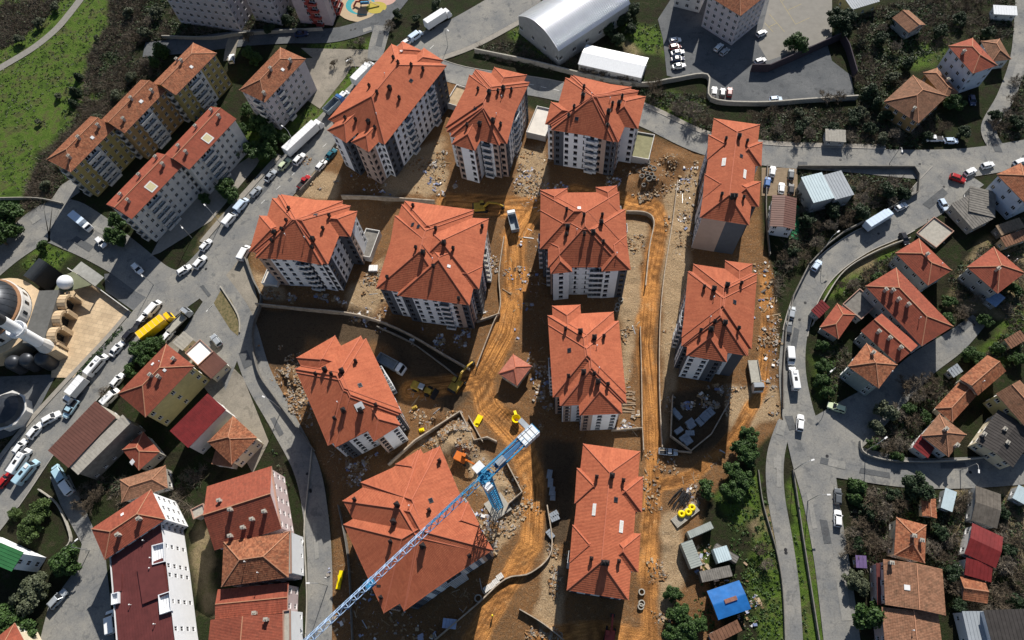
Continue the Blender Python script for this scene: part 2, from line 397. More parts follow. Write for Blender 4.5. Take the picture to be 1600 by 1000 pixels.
def hatch(parent, x, y, zr, normal_u, slope, kind='dark', sx=1.1, sy=.9):
    """skylight lying on the slope; normal_u = unit vector pointing down-slope"""
    m = MB(); dv = Vector((normal_u.x, normal_u.y)); av = Vector((-dv.y, dv.x))
    c4 = []
    for a, b in ((-sx/2, -sy/2), (sx/2, -sy/2), (sx/2, sy/2), (-sx/2, sy/2)):
        q = Vector((x, y))+av*a+dv*b; c4.append(Vector((q.x, q.y, zr-b*slope)))
    if (c4[1]-c4[0]).cross(c4[2]-c4[0]).z < 0: c4.reverse()
    m.hexa([c-Vector((0, 0, .1)) for c in c4], [c+Vector((0, 0, .16)) for c in c4], 0)
    ce = sum(c4, Vector())/4; c5 = [ce+(c-ce)*.8+Vector((0, 0, .165)) for c in c4]; m.face(c5, 1)
    part('skylight' if kind != 'panel' else 'solar_panel', m, [M_FRAME if kind != 'dark' else M_FRAMED, {'dark': M_GLASS, 'white': M_FRAME, 'panel': mat('pale_panel_glass', (.62, .62, .58), .25, .2, 2), 'cream': mat('cream_skylight', (.55, .48, .28), .5, .15, 3)}[kind]], parent)

def building(name, label, cat, rects, h, roof='hip', tiles=T_NEW, cap=RIDGE, walls=(M_WHITE, M_SLATE, M_TAN), floors=5, ov=.6, slope=.42, ends=None,
             band_plan=None, kinds='w', rhythm=2.6, wd=1.15, wh=1.35, chims=(), hatches=(), group=None, dark_frames=False, bal='w', first=0, along=None, wall_idx=None, all_sides=False, base_z=0., blank=()):
    """rects: Rect list at eave height h"""
    c = rects[0].centre(); root = thing(name, label, cat, (c.x, c.y, base_z), 0, group)
    wm = MB(); rm = MB(); cm = MB(); sm = MB(); wins = []; hfs = []
    for k, rc in enumerate(rects):
        zr = h+.012*k
        en = ends[k] if ends else (True, True)
        al = along[k] if along else None
        if roof == 'hip':
            hfs.append(hip_roof(rm, cm, rc, zr, slope, en, along=al))
            for g in hfs[-1].gables:
                iv = (Vector((rc.centre().x, rc.centre().y, h))-(g[0]+g[1])/2); iv.z = 0; iv.normalize(); iv *= ov
                wm.face([g[0]+iv, g[1]+iv, g[2]+iv], (wall_idx[k] if wall_idx else 0))
            soffit(sm, rc, zr)
        else:
            flat_roof(rm, sm, rc, zr, roof, k)
            hfs.append(lambda x, y, rc=rc, zr=zr: zr if rc.inside(x, y) else None)
        wr = rc.inset(ov)
        cs = [wr.p(0, 0, base_z), wr.p(wr.L, 0, base_z), wr.p(wr.L, wr.D, base_z), wr.p(0, wr.D, base_z)]
        for e in range(4):
            p0, p1 = cs[e], cs[(e+1) % 4]; W = (p1-p0).length
            d = (p1-p0)/W; o_ = Vector((d.y, -d.x, 0)); mid = (p0+p1)/2
            facing = o_.dot(Vector((-mid.x, -mid.y-0, 0)).normalized())
            bp = band_plan(k, e, W) if band_plan else [(0, wall_idx[k] if wall_idx else 0)]
            if (k, e) in blank: bp = [(0, 2), (.55, 1)]
            cl = cols_for(W, rhythm, wd, kinds) if (facing > -.25 or all_sides) and (k, e) not in blank else []
            facade(wm, wins, p0, p1, base_z, zr-.02 if roof == 'hip' else zr-.02, cl, floors, bp, wh=wh, first=first)
    wall = part('wall', wm, list(walls)[:3]+[M_REVEAL]+list(walls)[3:], root)
    rf = part('roof', rm, tiles if isinstance(tiles, (list, tuple)) else [tiles], root)
    if cm.f: part('ridge_caps', cm, cap, rf)
    part('eaves', sm, mat('eaves_board', (.36, .22, .17), .8, .1), rf)
    for (p, rz, wd_, ht_, kd, za) in wins:
        o_ = Vector((math.sin(rz), -math.cos(rz), 0)); tp = p+o_*.55
        if any(r2.inset(ov).inside(tp.x, tp.y) for r2 in rects): continue
        fm, gm = win_mesh(wd_, ht_, dark_frames)
        wo = put('window', fm, T(p, rz), root); put('pane', gm, T(p, rz), wo)
        if kd == 'b':
            put('balcony', bal_mesh(wd_+.7, bal), T((p+o_*.13)-Vector((0, 0, .8)), rz), root)
    def rz_at(x, y):
        v = [f(x, y) for f in hfs]; v = [q for q in v if q is not None]
        return max(v) if v else h
    def on_roof(px, py):
        z = h+1.
        for _ in range(5): q = G(px, py, z); z = rz_at(q.x, q.y)
        return q.x, q.y, z
    root_r = rf
    for ch in chims:
        x, y, z = on_roof(ch[0], ch[1]); chimney(root_r, x, y, z, len(ch) > 2 and 'b' in ch[2], 'dark' if len(ch) < 3 or 'd' in ch[2] or ch[2] == 'b' else ('pipe' if 'p' in ch[2] else 'brick'), math.atan2(rects[0].u.y, rects[0].u.x))
    for ht in hatches:
        x, y, z = on_roof(ht[0], ht[1]); e = .4
        gx = rz_at(x+e, y)-rz_at(x-e, y); gy = rz_at(x, y+e)-rz_at(x, y-e); g = Vector((-gx, -gy)); sl_ = g.length/(2*e)
        if g.length < 1e-4: g = Vector((0, -1))
        hatch(root_r, x, y, z, g.normalized(), sl_, ht[2] if len(ht) > 2 else 'dark', ht[3] if len(ht) > 3 else 1.1, ht[4] if len(ht) > 4 else .9)
    return root
def flat_roof(rm, sm, rc, z, kind, k):
    """'flat' slab with parapet, 'mono' plain pitched sheet, 'sheet' two-plane sheet roof with standing seams"""
    L, D = rc.L, rc.D
    if kind == 'flat':
        rm.hexa([rc.p(0, 0, z-.2), rc.p(L, 0, z-.2), rc.p(L, D, z-.2), rc.p(0, D, z-.2)], [rc.p(0, 0, z), rc.p(L, 0, z), rc.p(L, D, z), rc.p(0, D, z)], 0)
        for a0, a1, b0, b1 in ((0, L, 0, .2), (0, L, D-.2, D), (0, .2, .2, D-.2), (L-.2, L, .2, D-.2)):
            sm.hexa([rc.p(a0, b0, z+.002), rc.p(a1, b0, z+.002), rc.p(a1, b1, z+.002), rc.p(a0, b1, z+.002)], [rc.p(a0, b0, z+.4), rc.p(a1, b0, z+.4), rc.p(a1, b1, z+.4), rc.p(a0, b1, z+.4)])
    else:
        hr = D/2*.2 if kind == 'sheet' else .5
        prof = [(0, 0.), (D/2, hr), (D, 0.)] if kind == 'sheet' else [(0, 0.), (D, hr)]
        for (b0, h0), (b1, h1) in zip(prof, prof[1:]):
            rm.hexa([rc.p(0, b0, z+h0-.12), rc.p(L, b0, z+h0-.12), rc.p(L, b1, z+h1-.12), rc.p(0, b1, z+h1-.12)], [rc.p(0, b0, z+h0), rc.p(L, b0, z+h0), rc.p(L, b1, z+h1), rc.p(0, b1, z+h1)], 0)
            ns = int(L/.75)
            for i in range(1, ns):
                a = L*i/ns
                rm.hexa([rc.p(a-.04, b0, z+h0), rc.p(a+.04, b0, z+h0), rc.p(a+.04, b1, z+h1), rc.p(a-.04, b1, z+h1)], [rc.p(a-.04, b0, z+h0+.06), rc.p(a+.04, b0, z+h0+.06), rc.p(a+.04, b1, z+h1+.06), rc.p(a-.04, b1, z+h1+.06)], 0)
        for a in (.6, L-.6):
            g = [rc.p(a, .6, z), rc.p(a, D-.6, z)]+[rc.p(a, min(max(b, .6), D-.6), z+hh) for b, hh in reversed(prof)]
            sm.face(g)
        sm.box(tuple(rc.p(L/2, D/2, z-.2)), (L-1., D-1., .08), 0, math.atan2(rc.u.y, rc.u.x))

# ------------------------------------------------------------------ ground
def poly_sd(px, py, poly):
    """signed distance in survey pixels, positive inside"""
    P_ = np.array(poly, float); Q_ = np.roll(P_, -1, 0); best = np.full(px.shape, 1e9); ins = np.zeros(px.shape, bool)
    for (x0, y0), (x1, y1) in zip(P_, Q_):
        dx, dy = x1-x0, y1-y0; t = np.clip(((px-x0)*dx+(py-y0)*dy)/(dx*dx+dy*dy+1e-9), 0, 1)
        best = np.minimum(best, (px-x0-t*dx)**2+(py-y0-t*dy)**2)
        c = ((y0 > py) != (y1 > py)); ins ^= c & (px < (x1-x0)*(py-y0)/(y1-y0+1e-12)+x0)
    return np.where(ins, 1, -1)*np.sqrt(best)
def line_d(px, py, pts):
    best = np.full(px.shape, 1e9)
    for (x0, y0), (x1, y1) in zip(pts, pts[1:]):
        dx, dy = x1-x0, y1-y0; t = np.clip(((px-x0)*dx+(py-y0)*dy)/(dx*dx+dy*dy+1e-9), 0, 1)
        best = np.minimum(best, (px-x0-t*dx)**2+(py-y0-t*dy)**2)
    return np.sqrt(best)
def vnoise(x, y, s, seed=0):
    """smooth value noise"""
    r = np.random.default_rng(seed); tab = r.random((256, 256)); x = x/s; y = y/s
    xi = np.floor(x).astype(int); yi = np.floor(y).astype(int); fx = x-xi; fy = y-yi
    fx = fx*fx*(3-2*fx); fy = fy*fy*(3-2*fy); g = lambda a, b: tab[a & 255, b & 255]
    return (g(xi, yi)*(1-fx)+g(xi+1, yi)*fx)*(1-fy)+(g(xi, yi+1)*(1-fx)+g(xi+1, yi+1)*fx)*fy
def fbm(x, y, s, seed=0, o=4):
    return sum(vnoise(x, y, s/2**k, seed+k)*.5**k for k in range(o))/sum(.5**k for k in range(o))

SITE = [(690, 100), (560, 160), (520, 215), (500, 265), (455, 300), (400, 330), (383, 400), (402, 470), (395, 540), (430, 620), (480, 690), (512, 760), (515, 880), (495, 1010), (1150, 1010), (1120, 950), (1095, 860), (1105, 790), (1150, 735), (1225, 665), (1215, 430), (1195, 380), (1190, 250), (1100, 235), (1000, 200), (860, 180)]
TRACKS = [([(700, 318), (770, 322), (830, 325), (802, 372), (806, 440), (790, 520), (752, 590), (762, 635), (812, 690), (835, 760), (830, 850), (785, 925), (740, 1000)], 17),
          ([(830, 325), (900, 300), (985, 318), (1022, 326), (1034, 350), (1016, 430), (1008, 540), (1018, 640), (1022, 760), (1012, 880), (1016, 1010)], 13),
          ([(1022, 760), (1080, 745), (1150, 680), (1190, 610), (1200, 520), (1195, 430)], 9), ([(752, 590), (710, 600), (640, 610)], 14), ([(1016, 1000), (930, 985), (850, 1000)], 16)]
PALE = [[(545, 445), (600, 400), (612, 470), (560, 510), (540, 490)], [(1040, 300), (1092, 250), (1080, 410), (1052, 640), (1032, 705), (1036, 560), (1030, 420)], [(590, 255), (690, 215), (700, 300), (600, 310)],
        [(660, 690), (720, 655), (770, 720), (830, 800), (760, 880), (770, 790), (720, 720)], [(810, 240), (850, 220), (850, 300), (810, 310)], [(865, 800), (880, 1000), (840, 1000), (850, 880)], [(975, 340), (1012, 345), (1000, 480), (975, 640), (970, 500)],
        [(880, 930), (880, 870), (860, 900), (835, 960), (870, 985)], [(385, 415), (440, 440), (450, 470), (410, 470)], [(470, 240), (530, 280), (520, 310), (460, 300)], [(1030, 800), (1060, 800), (1065, 900), (1035, 980)], [(1130, 600), (1215, 600), (1220, 650), (1140, 690)]]
SHADE_ZONES = [[(400, 480), (560, 480), (720, 560), (760, 600), (700, 650), (600, 540), (480, 530), (450, 600), (405, 560)], [(1045, 610), (1135, 610), (1135, 690), (1080, 710), (1045, 700)], [(850, 690), (900, 690), (890, 850), (850, 860)]]  # soil in the shadows of the blocks, their shade painted into the ground colour
LUSH = [[(-60, -60), (178, -40), (172, 40), (140, 80), (135, 150), (100, 190), (60, 240), (35, 330), (-60, 320)], [(100, 130), (190, 130), (150, 170), (90, 220)], [(485, 65), (590, 58), (580, 72), (480, 78)], [(440, 210), (520, 130), (575, 95), (580, 110), (520, 170), (470, 230)],
        [(30, 410), (70, 385), (110, 395), (95, 420), (50, 430)], [(960, 30), (1030, 40), (1045, 85), (1010, 85), (975, 60)], [(1000, 150), (1090, 150), (1100, 190), (1020, 180)], [(1430, 70), (1490, 40), (1480, 90), (1430, 100)], [(1120, 775), (1150, 745), (1180, 740), (1190, 800), (1150, 830)], [(1190, 800), (1225, 880), (1235, 1010), (1180, 1010), (1170, 900)], [(1090, 860), (1110, 900), (1120, 1000), (1090, 960)], [(1235, 760), (1265, 760), (1300, 1010), (1250, 1010)],
        [(1530, 540), (1600, 480), (1600, 560), (1540, 570)], [(345, 455), (370, 490), (365, 520), (335, 470)], [(800, 30), (830, 25), (870, 90), (800, 80)], [(1370, 400), (1400, 390), (1400, 420), (1370, 420)], [(1290, 440), (1350, 420), (1340, 460), (1290, 465)], [(1265, 560), (1300, 540), (1310, 600), (1280, 625)], [(340, 190), (440, 190), (420, 250), (350, 260)]]
DRY = [[(970, 60), (1010, 45), (1022, 82), (990, 88)], [(1530, 380), (1600, 340), (1600, 500), (1480, 480)], [(1330, 400), (1400, 380), (1390, 440), (1310, 440)], [(1490, 760), (1600, 760), (1600, 900), (1500, 850)], [(340, 330), (380, 320), (330, 420), (300, 400)], [(1170, 820), (1215, 760), (1235, 900)], [(1010, 880), (1060, 880), (1060, 990)], [(300, 820), (320, 800), (340, 960), (315, 960)], [(1325, 285), (1360, 285), (1330, 320)]]
MOUNDS = [(715, 690, 42, 2.4), (1018, 280, 26, 2.2), (975, 290, 20, 1.4), (690, 650, 20, 1.), (455, 590, 22, 1.6), (445, 620, 14, 1.3), (800, 640, 16, 1.2), (1050, 250, 20, 1.8), (650, 540, 18, .8), (430, 450, 15, 1.2), (985, 700, 14, .8), (1040, 850, 12, .8), (800, 920, 10, .6), (790, 760, 12, .9)]
ROADPX = []   # filled by the roads below, used to keep the ground under them

def smooth(pts, n=6):
    out_ = []; Pp = [Vector(p) for p in pts]
    for i in range(len(Pp)-1):
        p0, p1, p2, p3 = Pp[max(i-1, 0)], Pp[i], Pp[i+1], Pp[min(i+2, len(Pp)-1)]
        for k in range(n):
            t = k/n; out_.append(.5*((2*p1)+(p2-p0)*t+(2*p0-5*p1+4*p2-p3)*t*t+(3*p1-p0-3*p2+p3)*t**3))
    out_.append(Pp[-1]); return out_
def asphalt(name, c1, c2, c3):
    """worn tarmac: broad dusty patches, dark repair blotches, fine cracks"""
    m = bpy.data.materials.new(name); m.use_nodes = True; n = m.node_tree.nodes; l = m.node_tree.links; b = n['Principled BSDF']; b.inputs['Roughness'].default_value = .9; b.inputs['Specular IOR Level'].default_value = .25
    g = n.new('ShaderNodeNewGeometry')
    def noise(s_, d, r_):
        q = n.new('ShaderNodeTexNoise'); q.inputs['Scale'].default_value = s_; q.inputs['Detail'].default_value = d; q.inputs['Roughness'].default_value = r_; l.new(g.outputs['Position'], q.inputs['Vector']); return q.outputs[0]
    r0 = n.new('ShaderNodeValToRGB'); e = r0.color_ramp.elements; e[0].position = .34; e[0].color = (*c1, 1); e[1].position = .66; e[1].color = (*c2, 1); l.new(noise(.12, 8, .7), r0.inputs[0])
    r1 = n.new('ShaderNodeMapRange'); r1.inputs[1].default_value = .60; r1.inputs[2].default_value = .66; r1.inputs[4].default_value = .6; l.new(noise(.33, 3, .55), r1.inputs[0])
    m1 = n.new('ShaderNodeMix'); m1.data_type = 'RGBA'; l.new(r1.outputs[0], m1.inputs[0]); l.new(r0.outputs[0], m1.inputs[6]); m1.inputs[7].default_value = (*c3, 1)
    vo = n.new('ShaderNodeTexVoronoi'); vo.feature = 'DISTANCE_TO_EDGE'; vo.inputs['Scale'].default_value = .17
    nd = n.new('ShaderNodeTexNoise'); nd.inputs['Scale'].default_value = .8; l.new(g.outputs['Position'], nd.inputs['Vector'])
    va = n.new('ShaderNodeVectorMath'); va.operation = 'MULTIPLY_ADD'; va.inputs[1].default_value = (2.5, 2.5, 0); l.new(nd.outputs['Color'], va.inputs[0]); l.new(g.outputs['Position'], va.inputs[2]); l.new(va.outputs[0], vo.inputs['Vector'])
    r2 = n.new('ShaderNodeMapRange'); r2.inputs[1].default_value = .004; r2.inputs[2].default_value = .016; r2.inputs[3].default_value = .28; r2.inputs[4].default_value = 0; l.new(vo.outputs['Distance'], r2.inputs[0])
    m2 = n.new('ShaderNodeMix'); m2.data_type = 'RGBA'; l.new(r2.outputs[0], m2.inputs[0]); l.new(m1.outputs[2], m2.inputs[6]); m2.inputs[7].default_value = (c3[0]*.5, c3[1]*.5, c3[2]*.5, 1)
    sp = n.new('ShaderNodeMapRange'); sp.inputs[1].default_value = .3; sp.inputs[2].default_value = .7; sp.inputs[3].default_value = .8; sp.inputs[4].default_value = 1.2; l.new(noise(2.5, 6, .7), sp.inputs[0])
    m3 = n.new('ShaderNodeMix'); m3.data_type = 'RGBA'; m3.blend_type = 'MULTIPLY'; m3.inputs[0].default_value = 1; l.new(m2.outputs[2], m3.inputs[6]); l.new(sp.outputs[0], m3.inputs[7]); l.new(m3.outputs[2], b.inputs['Base Color'])
    MATS[name] = m; return m
M_ASPH = asphalt('dusty_asphalt', (.14, .145, .15), (.25, .24, .215), (.095, .10, .105))
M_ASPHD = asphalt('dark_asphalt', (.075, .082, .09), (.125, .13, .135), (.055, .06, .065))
M_PAVE = mat('pavement_concrete', (.26, .24, .21), .9, .15, 1., .01, 10)
M_KERB = mat('kerb_stone', (.34, .32, .29), .9, .12, 2)
M_TANROAD = asphalt('dusty_road', (.17, .155, .13), (.28, .25, .205), (.13, .12, .10))
def ribbon(name, pts, z, m, kerb=None, closed_px=True):
    """pts: (px, py, width in metres) along the middle"""
    w3 = [Vector((*G(p[0], p[1])[:2], p[2])) for p in pts]; s3 = smooth(w3, 8); mb = MB(); Ls = []; Rs = []
    for i, p in enumerate(s3):
        a, b = s3[max(i-1, 0)], s3[min(i+1, len(s3)-1)]; d = Vector((b.x-a.x, b.y-a.y)).normalized(); n_ = Vector((-d.y, d.x))
        c = Vector((p.x, p.y)); Ls.append(c+n_*p.z/2); Rs.append(c-n_*p.z/2)
    for i in range(len(s3)-1):
        mb.face([(*Rs[i], z), (*Rs[i+1], z), (*Ls[i+1], z), (*Ls[i], z)])
    single(name, mb, m, (s3[0].x, s3[0].y, 0), kind='structure')
    ROADPX.append([(p[0], p[1], p[2]) for p in pts])
    return Ls, Rs
def strip_along(name, line, off0, off1, z0, z1, m, sgn=1, rng_=(0., 1.), kind='structure', **kw):
    """raised strip (pavement, kerb, wall) beside an edge line"""
    mb = MB(); n_ = len(line); i0, i1 = int(rng_[0]*(n_-1)), int(rng_[1]*(n_-1)); A = []; B = []
    for i in range(i0, i1+1):
        a, b = line[max(i-1, 0)], line[min(i+1, n_-1)]; d = (b-a).normalized(); q = Vector((-d.y, d.x))*sgn
        A.append(line[i]+q*off0); B.append(line[i]+q*off1)
    for i in range(len(A)-1):
        for (p, q2, za, zb) in ((A[i], A[i+1], z1, z1),):
            mb.face([(*A[i], z1), (*A[i+1], z1), (*B[i+1], z1), (*B[i], z1)] if sgn < 0 else [(*B[i], z1), (*B[i+1], z1), (*A[i+1], z1), (*A[i], z1)])
        mb.face([(*A[i], z0), (*A[i+1], z0), (*A[i+1], z1), (*A[i], z1)]); mb.face([(*B[i], z0), (*B[i+1], z0), (*B[i+1], z1), (*B[i], z1)])
    mb.face([(*A[0], z0), (*B[0], z0), (*B[0], z1), (*A[0], z1)]); mb.face([(*A[-1], z0), (*B[-1], z0), (*B[-1], z1), (*A[-1], z1)])
    return single(name, mb, m, (A[0].x, A[0].y, 0), kind=kind, **kw)
def paving_mat():
    m = bpy.data.materials.new('plaza_paving'); m.use_nodes = True; n = m.node_tree.nodes; l = m.node_tree.links; b = n['Principled BSDF']; b.inputs['Roughness'].default_value = .8
    g = n.new('ShaderNodeNewGeometry'); mp = n.new('ShaderNodeMapping'); mp.inputs['Rotation'].default_value = (0, 0, .25); l.new(g.outputs['Position'], mp.inputs['Vector'])
    br = n.new('ShaderNodeTexBrick'); br.inputs['Scale'].default_value = .5; br.inputs['Mortar Size'].default_value = .02; br.inputs['Color1'].default_value = (.58, .44, .28, 1); br.inputs['Color2'].default_value = (.47, .35, .22, 1); br.inputs['Mortar'].default_value = (.33, .25, .17, 1); br.inputs['Brick Width'].default_value = .9; br.inputs['Row Height'].default_value = .6
    l.new(mp.outputs[0], br.inputs['Vector']); no = n.new('ShaderNodeTexNoise'); no.inputs['Scale'].default_value = .2; no.inputs['Detail'].default_value = 7; l.new(g.outputs['Position'], no.inputs['Vector'])
    r = n.new('ShaderNodeMapRange'); r.inputs[1].default_value = .3; r.inputs[2].default_value = .7; r.inputs[3].default_value = .75; r.inputs[4].default_value = 1.15; l.new(no.outputs[0], r.inputs[0])
    mx = n.new('ShaderNodeMix'); mx.data_type = 'RGBA'; mx.blend_type = 'MULTIPLY'; mx.inputs[0].default_value = 1; l.new(br.outputs[0], mx.inputs[6]); l.new(r.outputs[0], mx.inputs[7]); l.new(mx.outputs[2], b.inputs['Base Color']); MATS['plaza_paving'] = m; return m
def sheet(name, poly, z, m):
    mb = MB(); mb.face([tuple(G(x, y)+Vector((0, 0, z))) for x, y in poly])
    if (mb.v and sum((mb.v[i][0]*mb.v[(i+1) % len(mb.v)][1]-mb.v[(i+1) % len(mb.v)][0]*mb.v[i][1]) for i in range(len(mb.v))) < 0): mb.f = [tuple(reversed(f)) for f in mb.f]
    single(name, mb, m, tuple(G(*poly[0])), kind='structure'); SHEETS.append(poly)
SHEETS = []
LA, RA = ribbon('road', [(-60, 850, 13), (0, 775, 13), (62, 690, 12), (128, 612, 11), (190, 545, 11), (250, 480, 12), (318, 425, 13), (372, 362, 13), (430, 296, 13), (500, 218, 13), (560, 152, 12), (640, 85, 13), (730, 45, 15), (830, -12, 16)], .030, M_ASPH)
ribbon('road', [(330, 445, 10), (372, 500, 8.5), (402, 585, 7.5), (440, 655, 7.), (478, 730, 6.6), (494, 810, 6.2), (500, 900, 6.), (498, 1020, 6.)], .024, M_ASPH)
ribbon('road', [(-40, 440, 10), (20, 385, 12), (80, 345, 16), (130, 362, 15), (190, 400, 12), (245, 440, 11), (290, 450, 10)], .018, M_ASPH)
LD, RD = ribbon('road', [(640, 90, 8), (720, 118, 8), (850, 138, 8), (940, 160, 8), (1010, 185, 7.6), (1100, 226, 7.6), (1200, 243, 8), (1320, 250, 9), (1450, 257, 11), (1540, 250, 10), (1660, 228, 9)], .036, M_ASPH)
LE, RE = ribbon('road', [(1505, 266, 14), (1462, 303, 12), (1404, 350, 7.6), (1340, 381, 7), (1285, 424, 6.6), (1252, 484, 6.2), (1238, 560, 6.6), (1246, 640, 8), (1268, 715, 10), (1284, 790, 8.5), (1300, 880, 8), (1318, 1020, 8)], .042, M_ASPH)
ribbon('road', [(1262, 705, 11), (1330, 722, 9), (1420, 738, 7.5), (1520, 738, 7.5), (1660, 728, 7)], .048, M_ASPH)
ribbon('lane', [(1226, 660, 3.5), (1212, 712, 4.2), (1212, 770, 4.2), (1226, 850, 4.), (1236, 920, 3.8), (1242, 1020, 3.8)], .040, M_ASPH)
ribbon('lane', [(1560, 235, 5), (1545, 200, 4.5), (1572, 150, 5), (1592, 90, 5), (1598, 20, 5), (1600, -50, 5)], .060, M_ASPH)
ribbon('lane', [(1530, 500, 4), (1490, 535, 6), (1440, 570, 7), (1395, 612, 8), (1345, 650, 11), (1290, 690, 13)], .045, M_ASPH)
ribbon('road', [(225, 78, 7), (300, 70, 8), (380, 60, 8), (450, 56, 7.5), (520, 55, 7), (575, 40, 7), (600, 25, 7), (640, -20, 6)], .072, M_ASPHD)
ribbon('lane', [(585, 95, 5), (590, 70, 6), (598, 40, 6)], .078, M_ASPH)
ribbon('lane', [(358, 95, 4), (362, 70, 4), (370, 50, 4)], .084, M_TANROAD)
ribbon('footpath', [(-40, 130, 3), (0, 106, 3), (50, 76, 3), (85, 48, 3), (108, 22, 3), (140, -20, 3)], .030, mat('gravel_path', (.22, .21, .19), .95, .15, 1))
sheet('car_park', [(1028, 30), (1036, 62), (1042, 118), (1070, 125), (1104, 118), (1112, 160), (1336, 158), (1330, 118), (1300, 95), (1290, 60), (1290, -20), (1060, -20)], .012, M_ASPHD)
sheet('car_park', [(1202, 0), (1260, -20), (1300, -20), (1300, 60), (1200, 95), (1185, 70)], .022, mat('worn_tarmac', (.21, .20, .18), .9, .12, .4))
sheet('parking_yard', [(1190, 262), (1246, 262), (1246, 306), (1190, 306)], .010, mat('brown_gravel', (.22, .165, .11), .95, .2, 1))
sheet('parking_yard', [(430, 95), (560, 85), (540, 120), (500, 170), (470, 150)], .010, M_TANROAD)
sheet('paved_yard', [(470, 75), (590, 78), (575, 105), (500, 100)], .016, M_TANROAD)
sheet('driveway', [(95, 290), (118, 275), (125, 300), (90, 325), (75, 320)], .040, M_ASPH)
sheet('plaza', [(88, 455), (143, 442), (205, 488), (180, 510), (150, 545), (115, 590), (80, 590)], .050, paving_mat())
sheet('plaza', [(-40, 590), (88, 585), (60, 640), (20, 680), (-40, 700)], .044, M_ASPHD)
sheet('courtyard', [(60, 1010), (75, 950), (118, 890), (128, 850), (95, 790), (78, 745), (108, 742), (135, 800), (165, 870), (180, 1010)], .014, M_ASPH)
sheet('courtyard', [(240, 560), (262, 520), (330, 540), (380, 590), (420, 690), (395, 740), (330, 620), (300, 580)], .008, M_TANROAD)
sheet('dusty_verge', [(325, 425), (384, 392), (403, 470), (396, 520), (402, 575), (425, 620), (400, 600), (370, 520)], .010, M_TANROAD)
sheet('forecourt', [(283, 522), (318, 470), (345, 455), (378, 505), (372, 560), (352, 610), (335, 560), (300, 530)], .013, M_ASPH)
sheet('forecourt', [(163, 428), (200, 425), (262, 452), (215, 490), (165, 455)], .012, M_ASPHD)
sheet('traffic_island', [(334, 474), (346, 452), (362, 470), (375, 500), (372, 525), (360, 515)], .060, mat('island_grass', (.10, .11, .04), .95, .5, 1.2, col2=(.22, .17, .09)))
sheet('pavement', [(270, 335), (345, 275), (420, 225), (400, 260), (330, 345), (250, 395), (235, 400)], .020, M_PAVE)
def marking(a, b, wd_, m, z=.1):
    A, B = G(*a), G(*b); mb = MB(); d = (B-A).normalized(); n_ = Vector((-d.y, d.x, 0))*wd_/2; mb.face([tuple(p+Vector((0, 0, z))) for p in (A-n_, B-n_, B+n_, A+n_)]); single('road_marking', mb, m, tuple(A), kind='structure')
M_YMARK = mat('yellow_paint_line', (.34, .28, .13), .8, .3, 3); M_WMARK = mat('white_paint_line', (.62, .62, .60), .8, .35, 2)
for a, b in (((1219, 0), (1243, 38)), ((1243, 38), (1265, 28)), ((1231, 16), (1252, 6)), ((1222, 2), (1234, -6)), ((1202, 22), (1226, 50)), ((1195, 36), (1208, 50)), ((1214, 36), (1202, 42))): marking(a, b, .15, M_YMARK, .035)
for i in range(9): marking((825+i*20, 131+i*4.4), (834+i*20, 133+i*4.4), .16, M_WMARK, .045)
for i in range(12): marking((408+i*24, 318-i*22), (414+i*24, 312.5-i*22), .16, M_WMARK, .04)
for i in range(3): marking((322+i*3, 487-i*2.5), (331+i*3, 478-i*2.5), .3, M_WMARK, .04)
M_PATCH = asphalt('repair_asphalt', (.075, .08, .085), (.11, .115, .12), (.06, .06, .065)); M_PATCHL = asphalt('old_repair_asphalt', (.20, .20, .19), (.27, .26, .24), (.17, .17, .16))
rp = random.Random(11)
for i, (rd, nP) in enumerate(zip(ROADPX, (9, 6, 4, 6, 7, 4, 3, 2, 2, 3, 1, 0, 0))):
    w3 = [Vector((*G(p[0], p[1])[:2], p[2])) for p in rd]
    for k in range(nP):
        j = rp.randrange(len(w3)-1); t = rp.random(); a, b = w3[j], w3[j+1]; c = a.lerp(b, t); d = Vector((b.x-a.x, b.y-a.y)).normalized(); n_ = Vector((-d.y, d.x)); o_ = n_*rp.uniform(-.32, .32)*c.z; l_, q_ = rp.uniform(.8, 4.5), rp.uniform(.5, 1.3); mb = MB(); cc = Vector((c.x, c.y))+o_
        z_ = .0885+.0007*(i*3+k % 3) if i else .0335+.001*(k % 4)
        mb.face([(*(cc-d*l_-n_*q_), z_), (*(cc+d*l_-n_*q_*rp.uniform(.8, 1)), z_), (*(cc+d*l_*.95+n_*q_), z_), (*(cc-d*l_*.9+n_*q_*.9), z_)]); single('road_patch', mb, rp.choice((M_PATCH, M_PATCH, M_PATCHL)), (cc.x, cc.y, z_), kind='structure')
    for k in range((nP+1)//2):
        j = rp.randrange(len(w3)-1); c = w3[j].lerp(w3[j+1], rp.random()); mb = MB(); z_ = .112; mb.face([(c.x+.38*math.cos(q), c.y+.38*math.sin(q), z_) for q in np.linspace(0, 2*math.pi, 13)[:-1]]); single('manhole_cover', mb, M_BLACK, (c.x, c.y, z_), kind='structure')
# pavements and kerbs beside the roads
strip_along('pavement', LA, .15, 2.0, -.05, .14, M_PAVE, 1, (.50, .66))
strip_along('pavement', RA, .15, 2.2, -.05, .14, M_PAVE, -1, (.70, .98))
strip_along('pavement', LA, .15, 1.5, -.05, .14, M_PAVE, 1, (.1, .36))
strip_along('kerb', RA, .0, .18, -.05, .16, M_KERB, -1, (.08, .30))
strip_along('kerb', LD, .0, .2, -.05, .17, M_KERB, 1, (.05, .75))
strip_along('pavement', LD, .2, 1.7, -.05, .14, M_PAVE, 1, (.28, .75))
strip_along('kerb', RE, .0, .2, -.05, .17, M_KERB, -1, (.05, .5))
strip_along('kerb', LE, .0, .2, -.05, .17, M_KERB, 1, (.18, .5))

